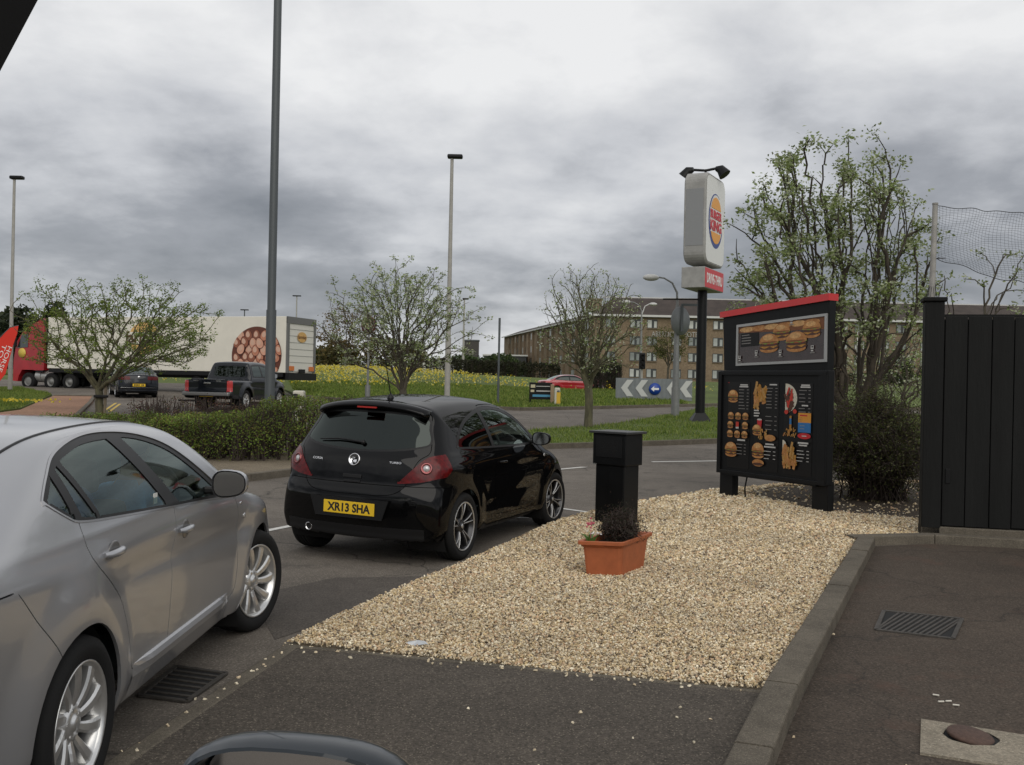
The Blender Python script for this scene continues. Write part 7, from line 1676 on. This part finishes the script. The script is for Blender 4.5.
def saloon_regs(paint):
    dlo = side_g(catmull([(-.15, 1.06), (.0, 1.2), (.35, 1.32), (.8, 1.365), (1.3, 1.355), (1.7, 1.2), (2.05, 1.0), (1.0, 1.0)], 3, sharp=(0, 6)), xmin=.35)
    ga = side_g([(.0, 1.07), (.35, 1.27), (.85, 1.325), (.9, 1.03)], xmin=.35); gb = side_g([(.98, 1.03), (.94, 1.325), (1.28, 1.31), (1.62, 1.18), (1.85, 1.03)], xmin=.35)
    rg = lambda P: np.where(P[:, 1] < .45, poly_sdf(np.array([(-.6, 1.085), (.6, 1.085), (.55, 1.28), (.45, 1.34), (-.45, 1.34), (-.55, 1.28)]), P[:, [0, 2]]), 1.0)
    tg = lambda P: np.where(P[:, 1] < -.3, poly_sdf(np.array([(-.5, .62), (.5, .62), (.62, .95), (.66, 1.06), (-.66, 1.06), (-.62, .95)]), P[:, [0, 2]]), 1.0)
    tl = lambda P: np.where(P[:, 1] < -.6, np.maximum(.36 - np.abs(P[:, 0]), np.maximum(np.abs(P[:, 2] - .85) - .075, P[:, 1] + .8)), 1.0)
    wsc = lambda P: np.where((P[:, 1] > 1.4) & (P[:, 1] < 2.7), end_g([(-.66, 1.03), (.66, 1.03), (.55, 1.3), (.4, 1.35), (-.4, 1.35), (-.55, 1.3)], rear=False, ylim=1.4)(P), 1.0)
    hl = lambda P: np.where(P[:, 1] > 3.0, np.maximum(np.abs(P[:, 2] - .68) - .07, .4 - np.abs(P[:, 0])), 1.0)
    return [dict(key='bt', name='boot_lid', g=tg, mat=paint, gap=True), dict(key='dlo', name='window_surround', g=dlo, mat=M_BLACKPL, both=True, off=-.002), dict(key='a', name='window', g=ga, mat=M_GLASSD, both=True, see=True, off=-.005, skirt=0), dict(key='b', name='window', g=gb, mat=M_GLASSD, both=True, see=True, off=-.005, skirt=0), dict(key='r', name='rear_window', g=rg, mat=glass_mat('tinted_rear_glass', (.10, .12, .13), .14), see=True, off=-.004, skirt=0), dict(key='w', name='windscreen', g=wsc, mat=M_GLASSD, see=True, off=-.004, skirt=0), dict(key='tl', name='tail_light', g=tl, mat=M_REDL, both=True, off=.004), dict(key='hl', name='headlight', g=hl, mat=M_CLEARL, both=True, off=.004)]
def saloon():
    def ex(root, P):
        plate(root, P['B'], .55); mb = MB(); y = surf_y(P['B'], 0, .40); mb.box((0, y - .01, .44), (1.5, .02, .03)); mb.build('bumper_trim', M_CHROME, root)
        y = surf_y(P['B'], 0, .9); mb = MB(); mb.ball((0, y, .89), .055, 12, 8, sc=(1, .3, 1)); mb.build('badge', M_CHROME, P[('bt', 0)])
        for sx in (1, -1): wing_mirror(root, P['B'], 1.75, 1.03, sx, M_NAVYP, M_CHROME)
    d = 43; p = D(139, 385, d); th = math.radians(27); ax = (p[0] - math.sin(th) * 1.07, d + math.cos(th) * 1.07)
    mid_car('black_saloon', (ax[0], ax[1], hz(*ax)), th, 'black saloon car with yellow rear plate driving away in front of the lorry', saloon_sp(), M_NAVYP, saloon_regs(M_NAVYP), (.77, .32, .21, .22), ex)
    d = 68; p = D(573, 382, d); th = math.radians(-75); mid_car('red_car', (p[0] - 1.35, d + .0, hz(p[0], d)), th, 'bright red car beyond the grass behind the black information sign', saloon_sp(), M_REDP2, saloon_regs(M_REDP2), (.77, .32, .21, .22), None)
    d = 74; p = D(598, 384, d); mid_car('red_car', (p[0] - .8, d, hz(p[0], d)), math.radians(-86), 'dark red car half hidden by the trunk of the nearly bare tree', saloon_sp(), mat('dark_red_paint', (.16, .012, .02), .3, coat=1), saloon_regs(mat('dark_red_paint', (.16, .012, .02))), (.77, .32, .21, .22), None)
    d = 52; p = D(322, 380, d)
pickup(); saloon()

# ------------------------------------------------------------ hotel
def hotel():
    d = 165; zb = 2.0; X = lambda u: (u - 512) * d / FPX
    MBR = surf_mat('hotel_brick', (.17, .125, .083), (.25, .19, .125), None, 100, .3, 3, big=.15, bigs=.08, mids=.5); MRF = mat('roof_tile', (.05, .038, .032), .8, noise=.25, nscale=.7); MG = mat('gutter_white', (.55, .55, .53), .6); MF = mat('window_frame_dark', (.03, .035, .035), .5); MC = mat('curtained_pane', (.33, .35, .33), .3, noise=.25, nscale=.4); MP = mat('dark_pane', (.03, .04, .042), .1)
    x0, x1 = X(592), X(1075); ze = EYE + (386 - 316.5) / FPX * d; root = thing('hotel', (x0, d, zb), 'long four storey brown brick hotel with dark tiled roof and rows of windows', 'building')
    h = ze - zb; W = x1 - x0; mb = MB(); mb.box((W / 2, 7, h / 2), (W, 14, h)); mb.build('front_wall', MBR, root)
    # wing running away to the left
    f = Vector((-15.5, 83, 0)); L_ = f.length; f.normalize(); n = Vector((f.y, -f.x, 0)); rz = math.atan2(f.y, f.x)
    mb = MB(); M = Matrix.Rotation(rz, 4, 'Z'); mb.box((L_ / 2, -6, h / 2 - .3), (L_, 12, h), M); mb.build('wing_wall', MBR, root)
    def roof(M, L, y0, y1, z, over, name, hip=(0, 0)):
        mb = MB(); ym = (y0 + y1) / 2; hr = 3.3 if 'wing' not in name else 1.5; a, b = -over, L + over
        mb.add([(a, y0 - over, z), (b, y0 - over, z), (b, y1 + over, z), (a, y1 + over, z), (a + hip[0], ym - 2.5, z + hr), (b - hip[1], ym - 2.5, z + hr), (b - hip[1], ym + 2.5, z + hr), (a + hip[0], ym + 2.5, z + hr)], [(0, 1, 5, 4), (1, 2, 6, 5), (2, 3, 7, 6), (3, 0, 4, 7), (4, 5, 6, 7), (3, 2, 1, 0)], M); r_ = mb.build(name, MRF, root); return r_
    r1_ = roof(Matrix.Identity(4), W, 0, 14, h + .02, .5, 'roof', (4.2, 0)); roof(M, L_, -12, 0, h - .28, .5, 'wing_roof', (0, 3))
    mb = MB(); mb.box((W / 2, -.62, h - .05), (W + 1, .18, .34)); mb.build('gutter', MG, root); mb = MB(); mb.box((L_ / 2, .6, h - .35), (L_ + .5, .14, .22), M); mb.build('wing_gutter', MG, root)
    mb = MB(); mb.box((W / 2 - 1, 5.2, h + 3.42), (W - 6, .25, .25)); mb.build('ridge', MG, root)
    mb = MB(); mb.box((22, -6, h + 3.4), (3, 2.4, 2.4), M); mb.build('chimney', MBR, root)
    # windows
    us = sorted([634 + 41.5 * k for k in range(-1, 11)] + [651 + 41.5 * k for k in range(-1, 11)]); rows = [61.5, 44.5, 28.6, 12.2]; count = 0
    proto = None; HR = random.Random(5); HV = [MC, mat('curtain_dim', (.20, .22, .21), .3, noise=.3, nscale=.6), mat('curtain_bright', (.45, .46, .43), .3, noise=.2, nscale=.5)]
    for r_ in rows:
        z = EYE + r_ / FPX * d - zb
        for u in us:
            if u < 600 or u > 1060 or (842 > u > 725 and r_ > 0 and 728 < u < 838): continue
            if proto is None:
                proto = MB(); proto.box((0, 0, 0), (1.7, .08, 1.5)); proto = proto.build('window', MF, root)
                pp = MB(); pp.box((-.43, -.045, 0), (.66, .03, 1.26)); pp.box((.52, -.045, -.1), (.44, .03, 1.05)); pane = pp.build('panes', MC, proto); pp = MB(); pp.box((0, -.06, -.8), (1.8, .2, .09)); sill = pp.build('sill', MG if False else MBR, proto); w = proto
            else: w = copy_tree(proto, root)
            w.location = (X(u) - x0, -.02, z); count += 1; pn = [c_ for c_ in w.children if c_.name.startswith('panes')][0]; pn.material_slots[0].link = 'OBJECT'; pn.material_slots[0].material = HV[HR.choice((0, 0, 0, 1, 1, 2))]
    ww = None; st = None
    k = 0
    for r_ in range(4):
        for j in range(9 if r_ else 9):
            t = 3.5 + j * 9.2; z = h - 1.55 - r_ * 2.75
            if count + k >= 100: break
            if ww is None: ww = MB(); ww.box((0, .02, 0), (3.2, .1, 1.5)); ww = ww.build('wing_window', MF, root); q = MB(); q.box((-.8, .08, 0), (1.2, .03, 1.3)); q.box((.8, .08, 0), (1.2, .03, 1.3)); q.build('panes', MC, ww); w = ww
            else: w = copy_tree(ww, root)
            p = f * t; w.location = (p.x, p.y, z); w.rotation_euler = (0, 0, rz); k += 1
    # brick piers up the wing
    for j in range(17): mb = MB(); mb.box((1.2 + 4.7 * j, .14, h / 2 - .5), (.7, .5, h - .6), M); mb.build('pier', MBR, root)
    mb = MB(); mb.box((X(673) - x0, -.1, h - 2.3), (.1, .1, .1)); 
    text_mesh('hotel_lettering', 'ABERDEEN  HOTEL', 1.3, mat('sign_letters_pale', (.36, .35, .33), .6), root, frame((X(675) - x0, -.15, EYE + (386 - 334.5) / FPX * d - zb), (1, 0, 0), (0, 0, 1)), .03, width=8.2, height=.85)
    mb = MB(); mb.box((X(856) - x0, -.2, h * .42), (.12, .12, h * .85)); mb.build('downpipe', MG, root)
    # dark porch at the far end
    c = D(512, 370, 215); root2 = thing('annexe', (c[0] - 1.5, 215, 2.1), 'low dark flat roofed building at the far end of the hotel wing', 'building'); mb = MB(); mb.box((0, 0, 2.6), (9, 10, 5.2)); mb.build('wall', mat('annexe_dark', (.02, .022, .022), .5), root2); mb = MB(); mb.box((0, 0, 5.3), (9.6, 10.6, .3)); mb.build('roof', MG, root2)
hotel()
c = base(471, 240); root = thing('tower_block', c, 'narrow dark grey tower seen behind the distant pale lamp', 'building'); h_ = D(471, 341, 240)[2] - c[2]; mb = MB(); mb.box((0, 0, h_ / 2), (3.4, 3.4, h_)); mb.build('wall', mat('tower_dark', (.06, .055, .05), .8), root); mb = MB(); mb.box((0, 0, h_ + .1), (3.7, 3.7, .3)); mb.build('roof_slab', M_DGREY, root)
c = base(438, 95); root = thing('low_wall', c, 'short low white wall at the back of the daffodil field', 'wall'); mb = MB(); mb.box((0, 0, .8), (3.0, .3, 1.1), bev=.02); mb.build('wall_panel', mat('wall_white', (.5, .5, .46), .7), root); mb = MB(); mb.box((0, 0, 1.37), (3.1, .4, .08)); mb.build('coping', M_KERB, root)
c = base(375, 92); root = thing('grey_barrier', c, 'long low grey barrier behind the daffodils', 'barrier'); mb = MB(); mb.box((-.5, 0, .25), (4.5, .1, .55)); mb.build('panel', M_GALV, root); mb = MB(); [mb.box((-2.6 + 1.05 * k, .1, .25), (.06, .06, .6)) for k in range(5)]; mb.build('support_posts', M_GALV, root)
c = base(862, 95); root = thing('small_blue_sign', base(870, 92), 'tiny blue sign on a post before the right end of the hotel', 'road sign'); zc = D(871, 376, 92)[2] - root.location.z; mb = MB(); mb.tube([(0, 0, 0), (0, 0, zc)], .05, 6); mb.build('pole', M_GALV, root); mb = MB(); mb.box((0, -.08, zc), (.5, .04, .5)); mb.build('sign_panel', mat('sign_blue', (.01, .05, .28), .4), root)
# ------------------------------------------------------------ sky and sun
def world():
    w = bpy.data.worlds.new('World'); S.world = w; w.use_nodes = True; nt = w.node_tree; N = nt.nodes; L = nt.links
    bg = N['Background']; bg.inputs['Strength'].default_value = 0.1
    sky = N.new('ShaderNodeTexSky'); sky.sky_type = 'NISHITA'; sky.sun_disc = False
    sky.sun_elevation = math.radians(38); sky.sun_rotation = math.radians(168)
    tc = N.new('ShaderNodeTexCoord'); sp = N.new('ShaderNodeSeparateXYZ'); L.new(tc.outputs['Generated'], sp.inputs[0])
    def mth(op, a, b=None, c=None, clamp=False):
        n = N.new('ShaderNodeMath'); n.operation = op; n.use_clamp = clamp
        for i, v in enumerate((a, b, c)):
            if v is None: continue
            if isinstance(v, (int, float)): n.inputs[i].default_value = v
            else: L.new(v, n.inputs[i])
        return n.outputs[0]
    z = mth('MAXIMUM', sp.outputs[2], 0.0); den = mth('ADD', z, 0.27)
    cx = mth('DIVIDE', sp.outputs[0], den); cy = mth('DIVIDE', sp.outputs[1], den)
    cb = N.new('ShaderNodeCombineXYZ'); L.new(cx, cb.inputs[0]); L.new(cy, cb.inputs[1])
    def noise(sc, det, off, rough=.55, dist=0.0, st=(1, 1, 1)):
        mp = N.new('ShaderNodeMapping'); mp.inputs['Location'].default_value = off; mp.inputs['Scale'].default_value = st; L.new(cb.outputs[0], mp.inputs[0])
        n = N.new('ShaderNodeTexNoise'); n.inputs['Scale'].default_value = sc; n.inputs['Detail'].default_value = det; n.inputs['Roughness'].default_value = rough; n.inputs['Distortion'].default_value = dist
        L.new(mp.outputs[0], n.inputs['Vector']); return n.outputs['Fac']
    big = noise(SKY['s1'], 5, SKY['o1'], .48, .15); fine = noise(SKY['s2'], 8, SKY['o2'], .58, .1, (1, 1.0, 1))
    # cloud cover gets thicker towards the horizon, thin and bright overhead
    m = mth('MULTIPLY_ADD', big, 1.1, mth('MULTIPLY', fine, .68))
    el = N.new('ShaderNodeValToRGB'); L.new(sp.outputs[2], el.inputs[0]); cr = el.color_ramp
    cr.elements[0].position = 0.0; cr.elements[0].color = (.5,) * 3 + (1,)
    for p, v in SKY['elev']:
        e = cr.elements.new(p); e.color = (v,) * 3 + (1,)
    cr.elements[-1].position = 1.0; cr.elements[-1].color = (.62,) * 3 + (1,)
    mr = N.new('ShaderNodeMapRange'); L.new(sp.outputs[2], mr.inputs[0]); mr.inputs[1].default_value = .36; mr.inputs[2].default_value = .55; mr.inputs[3].default_value = 1.0; mr.inputs[4].default_value = .3
    t = mth('ADD', mth('MULTIPLY', mth('SUBTRACT', m, .89), mr.outputs[0]), el.outputs[0], clamp=True)
    ramp = N.new('ShaderNodeValToRGB'); L.new(t, ramp.inputs[0]); r = ramp.color_ramp
    r.elements[0].position = .12; r.elements[0].color = SKY['dark'] + (1,)
    r.elements[1].position = .86; r.elements[1].color = SKY['light'] + (1,)
    e = r.elements.new(.38); e.color = SKY['mid'] + (1,)
    e = r.elements.new(.58); e.color = SKY['mid2'] + (1,)
    sc = N.new('ShaderNodeVectorMath'); sc.operation = 'SCALE'; sc.inputs['Scale'].default_value = 10.0; L.new(ramp.outputs[0], sc.inputs[0])
    mx = N.new('ShaderNodeMix'); mx.data_type = 'RGBA'; mx.inputs[0].default_value = .94
    L.new(sky.outputs[0], mx.inputs[6]); L.new(sc.outputs[0], mx.inputs[7]); L.new(mx.outputs[2], bg.inputs[0])
    sd = bpy.data.lights.new('sun', 'SUN'); sd.energy = SKY['sun']; sd.angle = math.radians(60); sd.color = (1, .95, .87)
    so = bpy.data.objects.new('sun', sd); COL.objects.link(so)
    el_, az = math.radians(38), math.radians(168)   # behind the camera
    d = Vector((math.sin(az) * math.cos(el_), math.cos(az) * math.cos(el_), math.sin(el_)))
    so.rotation_euler = d.to_track_quat('Z', 'Y').to_euler()
    S.view_settings.view_transform = 'Standard'; S.view_settings.look = 'None'; S.view_settings.exposure = SKY.get('exp', 0); S.view_settings.gamma = 1
    S.render.film_transparent = False
    S.cycles.max_bounces = 8; S.cycles.transparent_max_bounces = 16; S.cycles.use_denoising = True
SKY = dict(s1=1.15, o1=(1.3, .4, 0), s2=3.2, o2=(4.4, 2.7, 0), elev=[(.03, .60), (.06, .46), (.11, .33), (.17, .42), (.23, .62), (.30, .78), (.42, .80), (.6, .68)],
           dark=(.20, .212, .235), mid=(.35, .362, .39), mid2=(.60, .61, .635), light=(.88, .88, .88), sun=1.3)
world()
